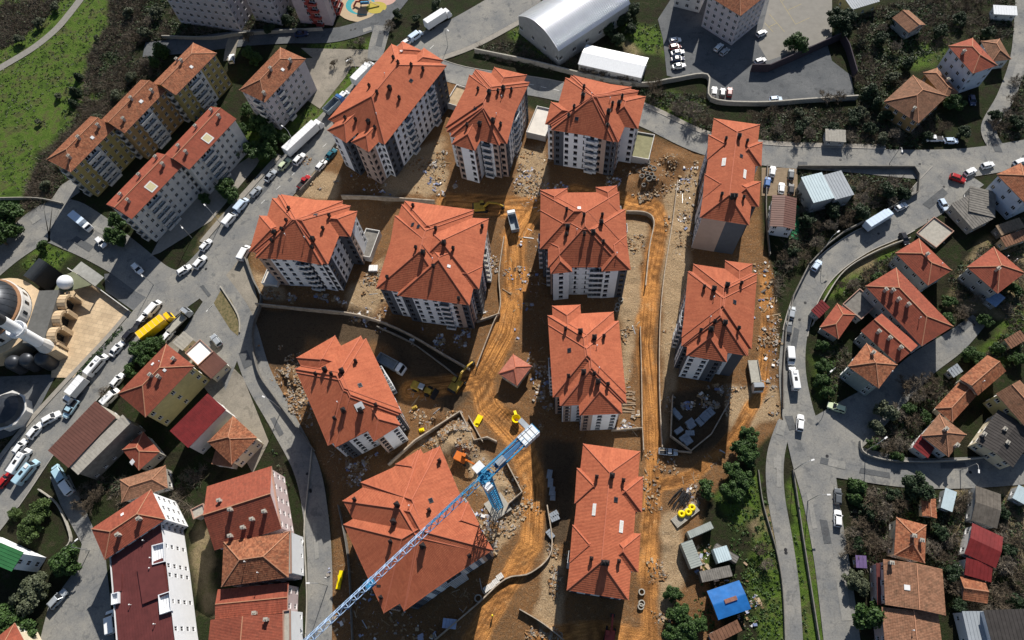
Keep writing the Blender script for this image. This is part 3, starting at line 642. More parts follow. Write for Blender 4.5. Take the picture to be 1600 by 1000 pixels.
def ground_height(X, Y):
    px, py = to_px(X, Y)
    site = np.clip(poly_sd(px, py, SITE)/10, 0, 1)
    trk = np.zeros_like(px); rut = np.zeros_like(px)
    for pts, wd_ in TRACKS:
        dd = line_d(px, py, pts); trk = np.maximum(trk, np.clip((wd_-dd)/5+.5+(fbm(X, Y, 5, 40)-.5)*2.2, 0, 1))
        rut += np.exp(-((dd-wd_*.38)/1.8)**2)
    z = -.10+site*(fbm(X, Y, 7, 3)-.5)*1.1*(1-.8*trk)+site*(fbm(X, Y, 1.6, 9)-.5)*.35-.10*np.minimum(rut, 1)*site
    for mx, my, mr, mh in MOUNDS:
        dd = np.sqrt((px-mx)**2+((py-my)*1.1)**2)/mr; z += mh*np.clip(1-dd**1.6, 0, 1)*(.5+fbm(X, Y, 2.5, 17)*1.0)
    z += (1-site)*(fbm(X, Y, 6, 5)-.55)*.35
    hold = np.zeros_like(px)
    for rd in ROADPX:
        w_ = max(p[2] for p in rd)/2; pts = [G(p[0], p[1]) for p in rd]
        hold = np.maximum(hold, np.clip((w_+2.2-line_d(X, Y, [(p.x, p.y) for p in pts]))/1.5, 0, 1))
    for poly in SHEETS: hold = np.maximum(hold, np.clip((poly_sd(px, py, poly)+9)/6, 0, 1))
    z = z*(1-hold)+hold*np.minimum(z, -.08)
    return z, px, py, site, trk
xs = np.concatenate([[-6000, -2500, -1000, -500, -320], np.arange(-235, 186, .72), [240, 400, 800, 2500, 6000]])
ys = np.concatenate([[-5000, -2000, -800, -300, -90], np.arange(-18, 252, .72), [320, 500, 1000, 3000, 7000]])
X, Y = np.meshgrid(xs, ys); sh_ = X.shape; X = X.ravel(); Y = Y.ravel()
gz, gpx, gpy, gsite, gtrk = ground_height(X, Y)
def zone(polys, soft=10, jit=16, seed=60):
    v = np.zeros_like(X)
    j = (fbm(X, Y, 6, seed)-.5)*jit*2
    for p in polys: v = np.maximum(v, np.clip((poly_sd(gpx, gpy, p)+j)/soft+.5, 0, 1))
    return v
def rut_lines():
    v = np.zeros_like(X)
    for pts, wd_ in TRACKS:
        dd = line_d(gpx, gpy, pts)+(fbm(X, Y, 16, 71)-.5)*9
        for o_ in (.2, .5, .85): v = np.maximum(v, np.exp(-((dd-wd_*o_)/1.7)**2))
    return v*np.clip(fbm(X, Y, 6, 72)*2.4-.45, 0, 1)*gsite
attr = {'lateral': np.minimum.reduce([line_d(gpx, gpy, pts) for pts, _ in TRACKS]), 'rut': rut_lines(), 'dirt': np.clip(gsite*1.2, 0, 1), 'track': gtrk*gsite, 'pale': zone(PALE, 8, 12, 61), 'shade_soil': zone(SHADE_ZONES, 10, 10, 62), 'lush': zone(LUSH, 14, 16, 63), 'dry': zone(DRY, 12, 14, 64)}
me = bpy.data.meshes.new('ground'); nx_, ny_ = len(xs), len(ys)
idx = np.arange(nx_*ny_).reshape(ny_, nx_)
quads = np.stack([idx[:-1, :-1], idx[:-1, 1:], idx[1:, 1:], idx[1:, :-1]], -1).reshape(-1, 4)
me.vertices.add(nx_*ny_); me.vertices.foreach_set('co', np.stack([X, Y, gz], -1).astype(np.float32).ravel())
me.loops.add(quads.size); me.loops.foreach_set('vertex_index', quads.ravel().astype(np.int32))
me.polygons.add(len(quads)); me.polygons.foreach_set('loop_start', np.arange(0, quads.size, 4, dtype=np.int32))
me.polygons.foreach_set('use_smooth', np.ones(len(quads), dtype=bool))
me.update(calc_edges=True)
for k, v in attr.items():
    a = me.attributes.new(k, 'FLOAT', 'POINT'); a.data.foreach_set('value', v.astype(np.float32))
def ground_mat():
    m = bpy.data.materials.new('ground'); m.use_nodes = True; n = m.node_tree.nodes; l = m.node_tree.links; b = n['Principled BSDF']
    b.inputs['Roughness'].default_value = .95; b.inputs['Specular IOR Level'].default_value = .1
    g = n.new('ShaderNodeNewGeometry')
    def noise(s, d=8, r=.68):
        q = n.new('ShaderNodeTexNoise'); q.inputs['Scale'].default_value = s; q.inputs['Detail'].default_value = d; q.inputs['Roughness'].default_value = r; l.new(g.outputs['Position'], q.inputs['Vector']); return q.outputs[0]
    def ramp(f, cs, lo=.32, hi=.68):
        q = n.new('ShaderNodeValToRGB'); e = q.color_ramp.elements
        while len(e) < len(cs): e.new(.5)
        for i, c in enumerate(cs): e[i].position = lo+(hi-lo)*i/(len(cs)-1); e[i].color = (*c, 1)
        l.new(f, q.inputs[0]); return q.outputs[0]
    def at(nm): q = n.new('ShaderNodeAttribute'); q.attribute_name = nm; return q.outputs['Fac']
    def mix(f, a, b_):
        q = n.new('ShaderNodeMix'); q.data_type = 'RGBA'; l.new(f, q.inputs[0]); l.new(a, q.inputs[6]); l.new(b_, q.inputs[7]); return q.outputs[2]
    n1, n2, n3 = noise(.22), noise(1.3), noise(5, 6)
    c = ramp(n1, [(.014, .015, .008), (.028, .026, .015), (.020, .030, .010), (.045, .038, .024)])
    c = mix(at('dry'), c, ramp(n1, [(.14, .115, .06), (.23, .18, .105), (.16, .15, .06)]))
    c = mix(at('lush'), c, ramp(n1, [(.032, .050, .012), (.055, .098, .016), (.082, .135, .022), (.085, .090, .035), (.040, .062, .016)]))
    c = mix(at('dirt'), c, ramp(n2, [(.10, .052, .023), (.22, .115, .050), (.15, .088, .045), (.34, .205, .105)]))
    c = mix(at('pale'), c, ramp(n2, [(.24, .155, .085), (.40, .29, .18), (.30, .21, .12), (.50, .40, .28)]))
    c = mix(at('shade_soil'), c, ramp(n2, [(.055, .038, .024), (.09, .062, .038), (.075, .055, .036)]))  # dark brown soil tone with the blocks' shade put into it
    c = mix(at('track'), c, ramp(n1, [(.38, .165, .050), (.60, .28, .085), (.47, .215, .07), (.58, .33, .14)]))
    cx_ = n.new('ShaderNodeCombineXYZ'); la = n.new('ShaderNodeMath'); la.operation = 'MULTIPLY'; la.inputs[1].default_value = .42; l.new(at('lateral'), la.inputs[0]); l.new(la.outputs[0], cx_.inputs[0])
    pz = n.new('ShaderNodeVectorMath'); pz.operation = 'MULTIPLY_ADD'; pz.inputs[1].default_value = (.0, .05, .05); l.new(g.outputs['Position'], pz.inputs[0]); l.new(cx_.outputs[0], pz.inputs[2])
    sn = n.new('ShaderNodeTexNoise'); sn.inputs['Scale'].default_value = 1.; sn.inputs['Detail'].default_value = 4; sn.inputs['Roughness'].default_value = .6; l.new(pz.outputs[0], sn.inputs['Vector'])
    sr = ramp(sn.outputs[0], [(.42, .38, .34), (1, 1, 1), (1.25, 1.25, 1.25)], .36, .62)
    mt = n.new('ShaderNodeMix'); mt.data_type = 'RGBA'; mt.blend_type = 'MULTIPLY'; l.new(at('track'), mt.inputs[0]); l.new(c, mt.inputs[6]); l.new(sr, mt.inputs[7]); c = mt.outputs[2]
    c = mix(at('rut'), c, ramp(n2, [(.13, .06, .022), (.19, .09, .034)]))
    sp = ramp(n3, [(.62, .62, .62), (1, 1, 1), (1.35, 1.35, 1.35)], .34, .66)
    mu = n.new('ShaderNodeMix'); mu.data_type = 'RGBA'; mu.blend_type = 'MULTIPLY'; mu.inputs[0].default_value = 1; l.new(c, mu.inputs[6]); l.new(sp, mu.inputs[7])
    l.new(mu.outputs[2], b.inputs['Base Color'])
    bu = n.new('ShaderNodeBump'); bu.inputs['Strength'].default_value = .9; bu.inputs['Distance'].default_value = .35
    ad = n.new('ShaderNodeMath'); ad.operation = 'ADD'; l.new(n2, ad.inputs[0]); l.new(n3, ad.inputs[1]); l.new(ad.outputs[0], bu.inputs['Height']); l.new(bu.outputs[0], b.inputs['Normal'])
    return m
me.materials.append(ground_mat())
tag(put('ground', me, Matrix.Identity(4)), kind='structure')
GZ = gz.reshape(sh_)
def gh(x, y):
    i = int(np.clip(np.searchsorted(xs, x)-1, 0, nx_-2)); j = int(np.clip(np.searchsorted(ys, y)-1, 0, ny_-2))
    return float(max(GZ[j, i], GZ[j, i+1], GZ[j+1, i], GZ[j+1, i+1]))
def gl(x, y):
    i = int(np.clip(np.searchsorted(xs, x)-1, 0, nx_-2)); j = int(np.clip(np.searchsorted(ys, y)-1, 0, ny_-2))
    fx = (x-xs[i])/(xs[i+1]-xs[i]); fy = (y-ys[j])/(ys[j+1]-ys[j])
    return float((GZ[j, i]*(1-fx)+GZ[j, i+1]*fx)*(1-fy)+(GZ[j+1, i]*(1-fx)+GZ[j+1, i+1]*fx)*fy)

# ------------------------------------------------------------------ the new red-tiled blocks
def zoomed(ox, oy, s): return lambda p: (ox+p[0]/s, oy+p[1]/s)+tuple(p[2:])
NB = 'new red-tiled apartment blocks on the building site'
def plan_new(v):
    """colour bands of the facades: white, slate and tan upright panels"""
    def f(k, e, W):
        s_ = (k+e+v) % 4
        if W < 6: return [(0, (2, 1, 0, 0)[s_])]
        if W < 11: return [[(0, 2), (.3, 0)], [(0, 0), (.62, 1)]][s_ % 2]
        return [[(0, 1), (.16, 0), (.78, 2), (.9, 1)], [(0, 2), (.15, 0), (.62, 1), (.8, 0)], [(0, 1), (.14, 0), (.82, 1)], [(0, 0), (.42, 1), (.58, 0), (.88, 2)]][s_]
    return f
def block(label, zz, rects, chims, hatches, v, h=16.5, floors=6, kinds='wwwwb', bal='w', name='apartment_block', offset=True, blank=()):
    rs = [rect_px(zz(a), zz(b), zz(c), h) for a, b, c in rects]
    if offset:   # two shifted halves: the roof runs through between them
        r1, r2 = rs[0], rs[1]; q = [r1.local(*r2.p(a, b)[:2]) for a, b in ((0, 0), (r2.L, 0), (r2.L, r2.D), (0, r2.D))]
        a0, a1 = (q[0][0]+q[1][0]+q[2][0]+q[3][0])/4, 0; us = sorted(p[0] for p in q); ns = sorted(p[1] for p in q)
        ua, ub, na, nb = (us[0]+us[1])/2, (us[2]+us[3])/2, (ns[0]+ns[1])/2, (ns[2]+ns[3])/2
        for (x0, x1, y0, y1) in ((max(0, ua), min(r1.L, ub), min(0, na), max(r1.D, nb)), (min(0, ua), max(r1.L, ub), max(0, na), min(r1.D, nb))):
            e_ = .06; o_ = r1.p(x0+e_, y0+e_); rs.append(Rect((o_.x, o_.y), r1.u, x1-x0-2*e_, y1-y0-2*e_, r1.n))
    return building(name, label, 'apartment block', rs, h, floors=floors, blank=blank, band_plan=plan_new(v), kinds=kinds, rhythm=2.5, wd=1.1, wh=1.45, chims=[zz(c) for c in chims],
                    hatches=[zz(c) for c in hatches], group=NB, dark_frames=True, bal=bal, ov=.65, slope=.47)
zA = zoomed(500, 50, 4)
block('longest new block, red tiled, standing beside the road with the long white articulated lorry', zA,
      [((447, 75), (50, 548), (770, 238)), ((515, 58), (640, 118), (400, 350)), ((650, 100), (770, 178), (560, 400)), ((45, 615), (165, 695), (290, 420)), ((195, 688), (305, 752), (450, 430))],
      [(160, 545), (225, 555), (305, 570, 'b'), (345, 605), (310, 345), (358, 385), (438, 360, 'b'), (497, 420), (460, 170), (490, 200), (572, 215), (645, 240), (407, 270, 'p'), (355, 520, 'p')], [(570, 305), (508, 120, 'white', .7, .9)], 0, offset=False)
zB = zoomed(690, 90, 4.762)
block('new block between the longest new block and the one facing the white shed', zB,
      [((250, 88), (655, 185), (520, 650)), ((205, 130), (65, 588), (475, 690)), ((392, 72), (635, 130), (500, 420)), ((75, 645), (250, 695), (210, 400))],
      [(272, 245), (355, 270, 'b'), (420, 260), (460, 240, 'b'), (520, 250), (190, 510), (285, 505, 'b'), (383, 480, 'b'), (440, 505), (447, 300, 'p'), (408, 430, 'p')], [(250, 380)], 1)
zC = zoomed(840, 100, 5)
block('new block across the road from the small white shed, wide white facade panel', zC,
      [((280, 88), (790, 210), (690, 628)), ((218, 108), (105, 515), (630, 640)), ((105, 297), (58, 470), (400, 420)), ((845, 255), (785, 508), (540, 330))],
      [(362, 190), (355, 260, 'b'), (285, 345), (243, 415), (660, 265), (585, 320), (635, 320, 'b'), (553, 385, 'b'), (545, 490), (422, 245, 'p'), (566, 280, 'p')], [(305, 430)], 2)
zJ = zoomed(1060, 170, 4.167)
block('long new block beside the yard of parked cars, four side gablets and two pale panels', zJ,
      [((230, 62), (530, 103), (170, 712)), ((195, 170), (185, 330), (390, 250)), ((170, 425), (158, 585), (370, 510)), ((548, 218), (540, 375), (350, 300)), ((535, 475), (525, 640), (330, 530))],
      [(307, 205), (392, 190, 'b'), (445, 220), (280, 565), (345, 580, 'b'), (367, 580, 'b'), (422, 585)], [(410, 308), (295, 347, 'panel', 2.6, .95), (432, 425, 'panel', 2.8, .8)], 0, kinds='wwnww', offset=False, blank=((0, 2),))
zE = zoomed(380, 290, 5.264)
block('new block next to the street junction and the grassy traffic island', zE,
      [((315, 72), (885, 165), (760, 660)), ((240, 103), (100, 597), (690, 692)), ((135, 247), (50, 545), (430, 400)), ((940, 212), (885, 422), (620, 300))],
      [(380, 195), (360, 295), (322, 365), (265, 395, 'b'), (240, 460), (712, 255), (660, 360), (577, 450, 'b'), (572, 515), (350, 410, 'p'), (510, 435, 'p')], [(598, 240)], 3)
zD = zoomed(590, 300, 4.348)
block('squarest new block, timber left on its roof, standing west of the curving dirt track', zD,
      [((185, 60), (655, 122), (590, 540)), ((118, 160), (35, 640), (600, 260)), ((755, 182), (690, 660), (230, 130)), ((135, 705), (625, 770), (560, 300)), ((715, 505), (690, 660), (500, 560)), ((165, 85), (650, 148), (590, 745))],
      [(243, 100), (396, 255), (262, 385), (312, 420, 'b'), (453, 355, 'b'), (515, 390), (712, 240), (68, 585), (382, 510), (553, 730), (376, 460, 'p')], [(238, 222), (277, 235), (485, 505, 'white', .8, .8)], 1, offset=False)
zF = zoomed(830, 280, 4.762)
block('new block between the two dirt tracks with two front gablets over tan bays', zF,
      [((70, 102), (655, 96), (90, 520)), ((125, 232), (700, 225), (735, 655)), ((68, 80), (268, 68), (290, 300)), ((480, 60), (637, 48), (640, 260)), ((145, 705), (305, 690), (270, 450)), ((525, 688), (740, 675), (700, 420))],
      [(264, 235), (393, 275), (528, 275), (520, 335, 'b'), (272, 365, 'b'), (262, 420), (395, 415), (460, 405, 'b'), (535, 475), (340, 385, 'p'), (637, 560, 'p')], [(357, 215, 'white', .9, 1.1)], 2)
zG = zoomed(840, 460, 4.348)
block('new block beside the small pinkish hipped hut, white bay under its front gable', zG,
      [((68, 143), (515, 118), (100, 700)), ((552, 182), (605, 740), (125, 260)), ((98, 78), (290, 70), (300, 330)), ((285, 822), (575, 810), (560, 450))],
      [(190, 240), (290, 260, 'b'), (385, 300, 'b'), (450, 290), (210, 560), (312, 535, 'b'), (385, 545), (410, 600, 'b'), (477, 615), (403, 355, 'p'), (418, 505, 'p')], [(215, 380)], 3, h=15.5)
zH = zoomed(1030, 390, 4.348)
block('new block above the fenced yard of grey pallets', zH,
      [((232, 98), (665, 163), (640, 678)), ((195, 150), (150, 655), (603, 735)), ((448, 75), (632, 98), (590, 380)), ((183, 720), (458, 765), (420, 400))],
      [(303, 260), (368, 275, 'b'), (458, 250, 'b'), (555, 235), (280, 555), (375, 495), (443, 505, 'b'), (347, 550, 'b'), (537, 540), (369, 330, 'p'), (347, 465, 'p')], [(513, 357)], 0, h=16)
zI = zoomed(450, 505, 4.545)
block('slanting new block in the dug-out hollow beside the tipper lorry, pale sheet on its roof', zI,
      [((555, 108), (810, 640), (345, 905)), ((50, 325), (285, 870), (505, 65)), ((60, 245), (335, 88), (440, 330)), ((610, 842), (800, 722), (480, 540))],
      [(200, 365), (268, 335, 'b'), (312, 365), (388, 345, 'b'), (484, 275), (335, 680), (400, 625, 'b'), (520, 625, 'b'), (627, 585), (355, 565, 'p')], [(513, 440), (508, 592, 'white', 2., 1.7)], 1, h=14.5)
zL = zoomed(520, 690, 3.571)
block('largest new block, square, with the tower crane jib passing over its roof', zL,
      [((55, 330), (490, 42), (800, 660)), ((598, 25), (848, 625), (410, 940)), ((60, 462), (285, 958), (640, 190)), ((95, 330), (560, 40), (810, 660)), ((350, 125), (475, 48), (520, 230)), ((755, 335), (825, 475), (600, 480))],
      [(125, 325), (362, 355, 'b'), (343, 450, 'b'), (325, 560), (505, 585, 'b'), (272, 870), (597, 110), (540, 385), (765, 640), (428, 360, 'p')], [(548, 328)], 2, h=14.5, offset=False)
zK = zoomed(870, 680, 3.571)
block('long new block beside the straight dirt track south of the small pinkish hut', zK,
      [((147, 47), (465, 90), (88, 870)), ((112, 183), (98, 380), (300, 290)), ((88, 500), (70, 710), (280, 620)), ((482, 233), (475, 430), (280, 330)), ((467, 550), (455, 765), (270, 650))],
      [(222, 235), (307, 230, 'b'), (370, 255), (192, 690), (260, 715, 'b'), (277, 715, 'b'), (345, 705)], [(330, 360), (208, 415, 'panel', 2.6, .75), (360, 510, 'panel', 2.6, .85)], 3, h=14.5, offset=False)

# ------------------------------------------------------------------ older blocks and houses
def house(label, corners, h, cat='house', name='house', tiles=T_OLD, wall=M_WHITE2, floors=2, scale=None, ends=None, cap=RIDGE_O, roof='hip', chims=(), hatches=(), ov=.45, slope=.45, kinds='w', rhythm=2.8, group=None, along=None, wd=1.1, bal='b', walls=None, wall_idx=None, band_plan=None, first=0, wh=1.3):
    zz = scale or (lambda p: p); rs = [rect_px(zz(a), zz(b), zz(c), h) for a, b, c in corners]
    return building(name, label, cat, rs, h, roof=roof, tiles=tiles, cap=cap, walls=walls or (wall, wall, wall), floors=floors, ov=ov, slope=slope, ends=ends, kinds=kinds, rhythm=rhythm, wd=wd, wh=wh,
                    chims=[tuple(zz(c[:2]))+tuple(c[2:]) for c in chims], hatches=[tuple(zz(c[:2]))+tuple(c[2:]) for c in hatches], group=group, along=along, bal=bal, wall_idx=wall_idx, band_plan=band_plan, first=first)
zO = zoomed(60, 40, 2.778)
OB = 'older apartment blocks stepping down the grassy slope'
def plan_old(k, e, W):
    return [(0, 0), (.33, 1), (.62, 0)] if W > 14 else [(0, 0)]
def old_block(label, cs, wall, ends, tiles, chims, hatches, kinds='wwbbww', bal='b', h=13.5):
    return house(label, [cs], h, 'apartment block', 'apartment_block', tiles, wall, 5, zO, [ends], chims=chims, hatches=hatches, kinds=kinds, rhythm=2.3, wd=1.05, walls=(wall, M_WHITE2, wall), band_plan=plan_old, group=OB, bal=bal, slope=.4)
old_block('olive yellow old block at the end of the row nearest the grey driveway', ((140, 637), (330, 445), (55, 562)), M_OLIVE, (True, False), T_OLD, [(180, 492, 'c'), (265, 440, 'c'), (140, 575, 'c')], [(235, 487, 'white', .9, .9)])
old_block('ochre old block in the middle of the yellow row', ((375, 467), (552, 283), (290, 392)), M_OCHRE, (False, False), T_OLD, [(407, 322, 'c'), (497, 290, 'c'), (375, 412, 'c')], [(447, 330, 'white', 1.1, .9)])
old_block('olive old block at the end of the row beside the shaded street', ((597, 302), (775, 120), (515, 232)), M_OLIVE, (False, True), T_OLD, [(605, 155, 'c'), (625, 160, 'c')], [(665, 180, 'white', .9, .9)])
old_block('grey-white old block with a cream skylight next to the parked box van', ((405, 840), (625, 610), (308, 762)), M_WHITE2, (False, False), T_RED, [(443, 655, 'c'), (515, 578, 'c'), (545, 608, 'c'), (363, 740, 'c'), (395, 765, 'c')], [(490, 700, 'cream', 2.6, 2.6)])
old_block('grey-white old block with a cream skylight beside dense evergreen trees', ((655, 625), (860, 405), (560, 548)), M_WHITE2, (False, False), T_RED, [(687, 445, 'c'), (755, 375, 'c'), (788, 400, 'c'), (613, 530, 'c'), (645, 555, 'c')], [(735, 490, 'cream', 2.6, 2.6)])
house('pinkish white old block standing alone across from the playground', [((414, 160), (478, 92), (381, 133))], 13.5, 'apartment block', 'apartment_block', T_OLD, M_LILAC, 5, None, chims=[(424, 110, 'c'), (455, 97, 'c'), (414, 148, 'c')], hatches=[(442, 109, 'white', .9, .9)], kinds='wwbww', rhythm=2.3, group=OB, slope=.4)
def far_block(label, base_px, back_px, depth, h, floors, walls, kinds='ww', bal='b', band=None, tiles=T_OLD):
    a, b = G(*base_px), G(*back_px); u = Vector((b.x-a.x, b.y-a.y)); rc = Rect((a.x, a.y), u, u.length, depth)
    o = rc.inset(-.5)
    return building('apartment_block', label, 'apartment block', [o], h, tiles=tiles, cap=RIDGE_O, walls=walls, floors=floors, ov=.5, kinds=kinds, rhythm=2.6, band_plan=band, bal=bal, group='tall blocks along the upper street', slope=.4)
far_block('tall lilac grey block with a plain facade facing the shaded street', (283, 36), (378, 50), 14, 20, 7, (M_LILAC, M_LILAC, M_LILAC))
far_block('tall grey block between the lilac grey one and the red striped one', (400, 32), (442, 40), 12, 20, 7, (M_LILAC, M_WHITE2, M_LILAC))
far_block('pink and red striped block with red balconies beside the playground', (470, 36), (520, 40), 13, 20, 7, (M_PINKW, M_REDW, M_PINKW), 'bwb', 'r', lambda k, e, W: [(0, 0), (.35, 1), (.65, 0)])
house('tall white block with an orange roof standing in the car park', [((1157, 25), (1203, -12), (1120, -20))], 12.5, 'apartment block', 'apartment_block', T_OLD, M_LILAC, 5, None, kinds='ww', rhythm=2.2, group='tall blocks along the upper street', slope=.4)
far_block('white block next to the car park behind the curved hall', (1052, 10), (1092, 20), 12, 13, 5, (M_WHITE2, M_WHITE2, M_WHITE2))

# curved hall and white shed
def barrel(label, a, b, c, h, rise, m, wallm, name='sports_hall', cat='hall', seams=40):
    rc = rect_px(a, b, c, h); ce = rc.centre(); root = thing(name, label, cat, (ce.x, ce.y, 0)); rm = MB(); wm = MB(); N = 20; L, D = rc.L, rc.D
    prof = [(D*i/N, rise*math.sin(math.pi*i/N)**.85 if 0 < i < N else 0.) for i in range(N+1)]
    for (b0, h0), (b1, h1) in zip(prof, prof[1:]): rm.face([rc.p(0, b0, h+h0), rc.p(L, b0, h+h0), rc.p(L, b1, h+h1), rc.p(0, b1, h+h1)])
    for i in range(seams+1):
        s0 = L*i/seams
        for (b0, h0), (b1, h1) in zip(prof, prof[1:]):
            rm.hexa([rc.p(s0-.05, b0, h+h0-.01), rc.p(s0+.05, b0, h+h0-.01), rc.p(s0+.05, b1, h+h1-.01), rc.p(s0-.05, b1, h+h1-.01)], [rc.p(s0-.05, b0, h+h0+.08), rc.p(s0+.05, b0, h+h0+.08), rc.p(s0+.05, b1, h+h1+.08), rc.p(s0-.05, b1, h+h1+.08)])
    w_ = rc.inset(.3); wins = []
    cs = [w_.p(0, 0), w_.p(w_.L, 0), w_.p(w_.L, w_.D), w_.p(0, w_.D)]
    for e in range(4): facade(wm, wins, cs[e], cs[(e+1) % 4], 0, h, cols_for((cs[(e+1) % 4]-cs[e]).length, 5, 1.5), 1, [(0, 0)], sill=2.5, wh=1.4)
    for s0 in (.3, L-.3): wm.face([rc.p(s0, .3, h)]+[rc.p(s0, min(max(q, .3), D-.3), h+max(z-.05, 0)) for q, z in prof]+[rc.p(s0, D-.3, h)])
    part('wall', wm, [wallm, wallm, wallm, M_REVEAL], root); part('roof', rm, m, root, True)
    for (p, rz, w2, h2, kd, za) in wins:
        fm, gm = win_mesh(w2, h2, False); wo = put('window', fm, T(p, rz), root); put('pane', gm, T(p, rz), wo)
    return root
M_SILVER = mat('silver_sheet', (.62, .64, .68), .32, .04, .4, metal=.55)
barrel('large hall with a curved silver sheet roof beside the car park', (873, 80), (985, 6), (821, 18), 7, 4.2, M_SILVER, M_GREYW)
def shed(label, a, b, c, h, m, wallm, roof='sheet', name='shed', cat='shed', group=None, **kw):
    return house(label, [(a, b, c)], h, cat, name, [m], wallm, 1, None, roof=roof, ov=.25, group=group, wd=.9, wh=1., **kw)
shed('long white gabled shed with a glossy roof below the curved hall', (903, 100), (1002, 122), (910, 68), 3.6, mat('white_sheet', (.78, .80, .82), .35, .05), M_WHITE2)
shed('small grey hut beside the road in the scrub', (1290, 220), (1322, 222), (1292, 203), 2.6, M_CONC, M_GREYW, 'mono')

# houses to the right of the site
z4 = zoomed(1200, 0, 4); z8 = zoomed(1200, 250, 4); z12 = zoomed(1200, 500, 4); z16 = zoomed(1200, 750, 4)
house('brown pyramid-roofed house with an annex standing in dark scrub', [((940, 770), (1120, 600), (785, 580))], 5.5, tiles=T_BRN, wall=M_OCHRE, scale=z4, chims=[(905, 690, 'c')])
house('low mossy brown annex behind the brown pyramid-roofed house', [((1100, 610), (1190, 580), (1010, 440))], 3.2, tiles=T_BRN, wall=M_OCHRE, floors=1, scale=z4, chims=[(1115, 510, 'c')])
house('red-roofed house with a tall pale blue side wall', [((1280, 460), (1435, 408), (1180, 270))], 9, tiles=T_RED, wall=M_BLUEW, floors=3, scale=z4, chims=[(1215, 335, 'c'), (1340, 320, 'p')])
house('low brown annex beside the house with the pale blue wall', [((1400, 385), (1520, 370), (1390, 250))], 4, tiles=T_BRN, wall=M_WHITE2, floors=1, scale=z4)
house('half-hidden dark brown roofed hut under the trees at the upper edge', [((880, 205), (985, 155), (845, 80))], 3.5, tiles=T_BRN, wall=M_GREYW, floors=1, scale=z4, ends=[(False, False)])
shed('white caravan-like shed near the upper right lane', (1553, 22), (1590, 24), (1560, 10), 2.6, mat('white_sheet', (.78, .80, .82), .35, .05), M_WHITE2, 'mono')
shed('tall shed with a pale roof at the upper edge beside the worn car park', (1332, 15), (1375, 2), (1325, -12), 4, M_GREYM, M_YELW, 'mono')
shed('pale cyan sheet-roofed workshop beside the road', (1271, 317), (1304, 309), (1257, 277), 6, M_LIGHTM, M_GREYW, 'mono', 'workshop', 'workshop')
shed('grey sheet-roofed workshop joined to the pale cyan one', (1305, 312), (1335, 304), (1294, 273), 5.6, M_GREYM, M_GREYW, 'mono', 'workshop', 'workshop')
house('white house with a dark brown gabled roof beside a green strip', [((1242, 359), (1245, 310), (1203, 353))], 5, tiles=[M_BROWNM], wall=M_WHITE, floors=2, roof='sheet', rhythm=2.2)
house('grey-walled house with an orange ridge facing the curving road', [((1000, 785), (1150, 690), (820, 565))], 6.5, tiles=T_RED, wall=M_GREYW, floors=2, scale=z8, chims=[(985, 600, 'c'), (1080, 655, 'p')])
house('detached house with a red hipped roof east of the grey-walled one', [((1435, 835), (1605, 705), (1280, 640))], 6.5, tiles=T_RED, wall=M_GREYW, floors=2, scale=z8, chims=[(1425, 690, 'c'), (1490, 610, 'p'), (1545, 630, 'p')])
shed('brown flat-roofed annex beside the detached red hipped house', (1572, 386), (1610, 372), (1555, 375), 3, mat('brown_felt', (.20, .10, .06), .9, .3, .8), M_STONE, 'mono')
house('tall pale blue house with an orange roof at the right road bend', [((1602, 318), (1640, 300), (1573, 265))], 9, tiles=T_OLD, wall=M_BLUEW, floors=3)
shed('flat concrete garage roof beside the rubble plot', (1520, 358), (1552, 342), (1488, 318), 3.4, M_CONCD, M_CONC, 'mono', 'garage', 'garage')
shed('long flat concrete roof behind the garage', (1555, 340), (1556, 300), (1514, 290), 3.6, M_CONCD, M_CONC, 'mono', 'garage', 'garage')
house('long red hip-roofed house with four chimneys', [((1352, 447), (1440, 541), (1397, 415))], 7.5, tiles=T_RED, wall=M_GREYW, floors=2, chims=[(1382, 455, 'c'), (1393, 456, 'c'), (1402, 470, 'c'), (1417, 478, 'c'), (1436, 498, 'p')])
house('ridged red house joined between the long one and the pyramid-roofed one', [((1345, 517), (1402, 568), (1372, 485))], 7, tiles=T_RED, wall=M_GREYW, floors=2, ends=[(False, False)], chims=[(1371, 520, 'c'), (1388, 530, 'c'), (1405, 545, 'c')], along=['u'])
house('pyramid-roofed red house with a grey-green wall at the lane mouth', [((1373, 607), (1402, 570), (1327, 569))], 8, tiles=T_OLD, wall=mat('grey_green_render', (.22, .26, .26), .9, .12), floors=3, chims=[(1362, 553, 'c'), (1392, 582, 'p')])
house('small red pyramid-roofed hut beside the curving road', [((1310, 530), (1337, 492), (1283, 508))], 3.5, tiles=T_RED, wall=M_GREYW, floors=1)
shed('dark red flat annex of the small pyramid hut', (1280, 497), (1297, 480), (1270, 482), 2.8, M_DREDM, M_GREYW, 'mono')
house('old brownish ridged house at the head of the side lane', [((1528, 618), (1572, 580), (1505, 587))], 4.5, tiles=T_OLD, wall=M_CREAM, floors=1, ends=[(False, False)], chims=[(1535, 597, 'p')])
house('low orange L-shaped wing in front of the old brownish ridged house', [((1488, 660), (1527, 617), (1466, 632))], 3, tiles=T_OLD, wall=M_CREAM, floors=1, ends=[(True, False)])
house('faded hip-roofed house with patched tiles inside the road corner', [((1482, 714), (1510, 679), (1440, 680))], 4.5, tiles=T_BRN, wall=M_WHITE2, floors=1, chims=[(1475, 672, 'c'), (1492, 697, 'c')])
shed('dark red sheet lean-to beside the faded hip-roofed house', (1450, 716), (1463, 696), (1424, 700), 3, M_DREDM, M_WHITE2, 'mono')
house('wide dark felt-roofed house above the side road', [((1525, 690), (1560, 640), (1590, 720))], 5, tiles=[M_DGREY], wall=M_CREAM, floors=2, roof='sheet', chims=[(1534, 680, 'c'), (1566, 672, 'c'), (1570, 693, 'c')])
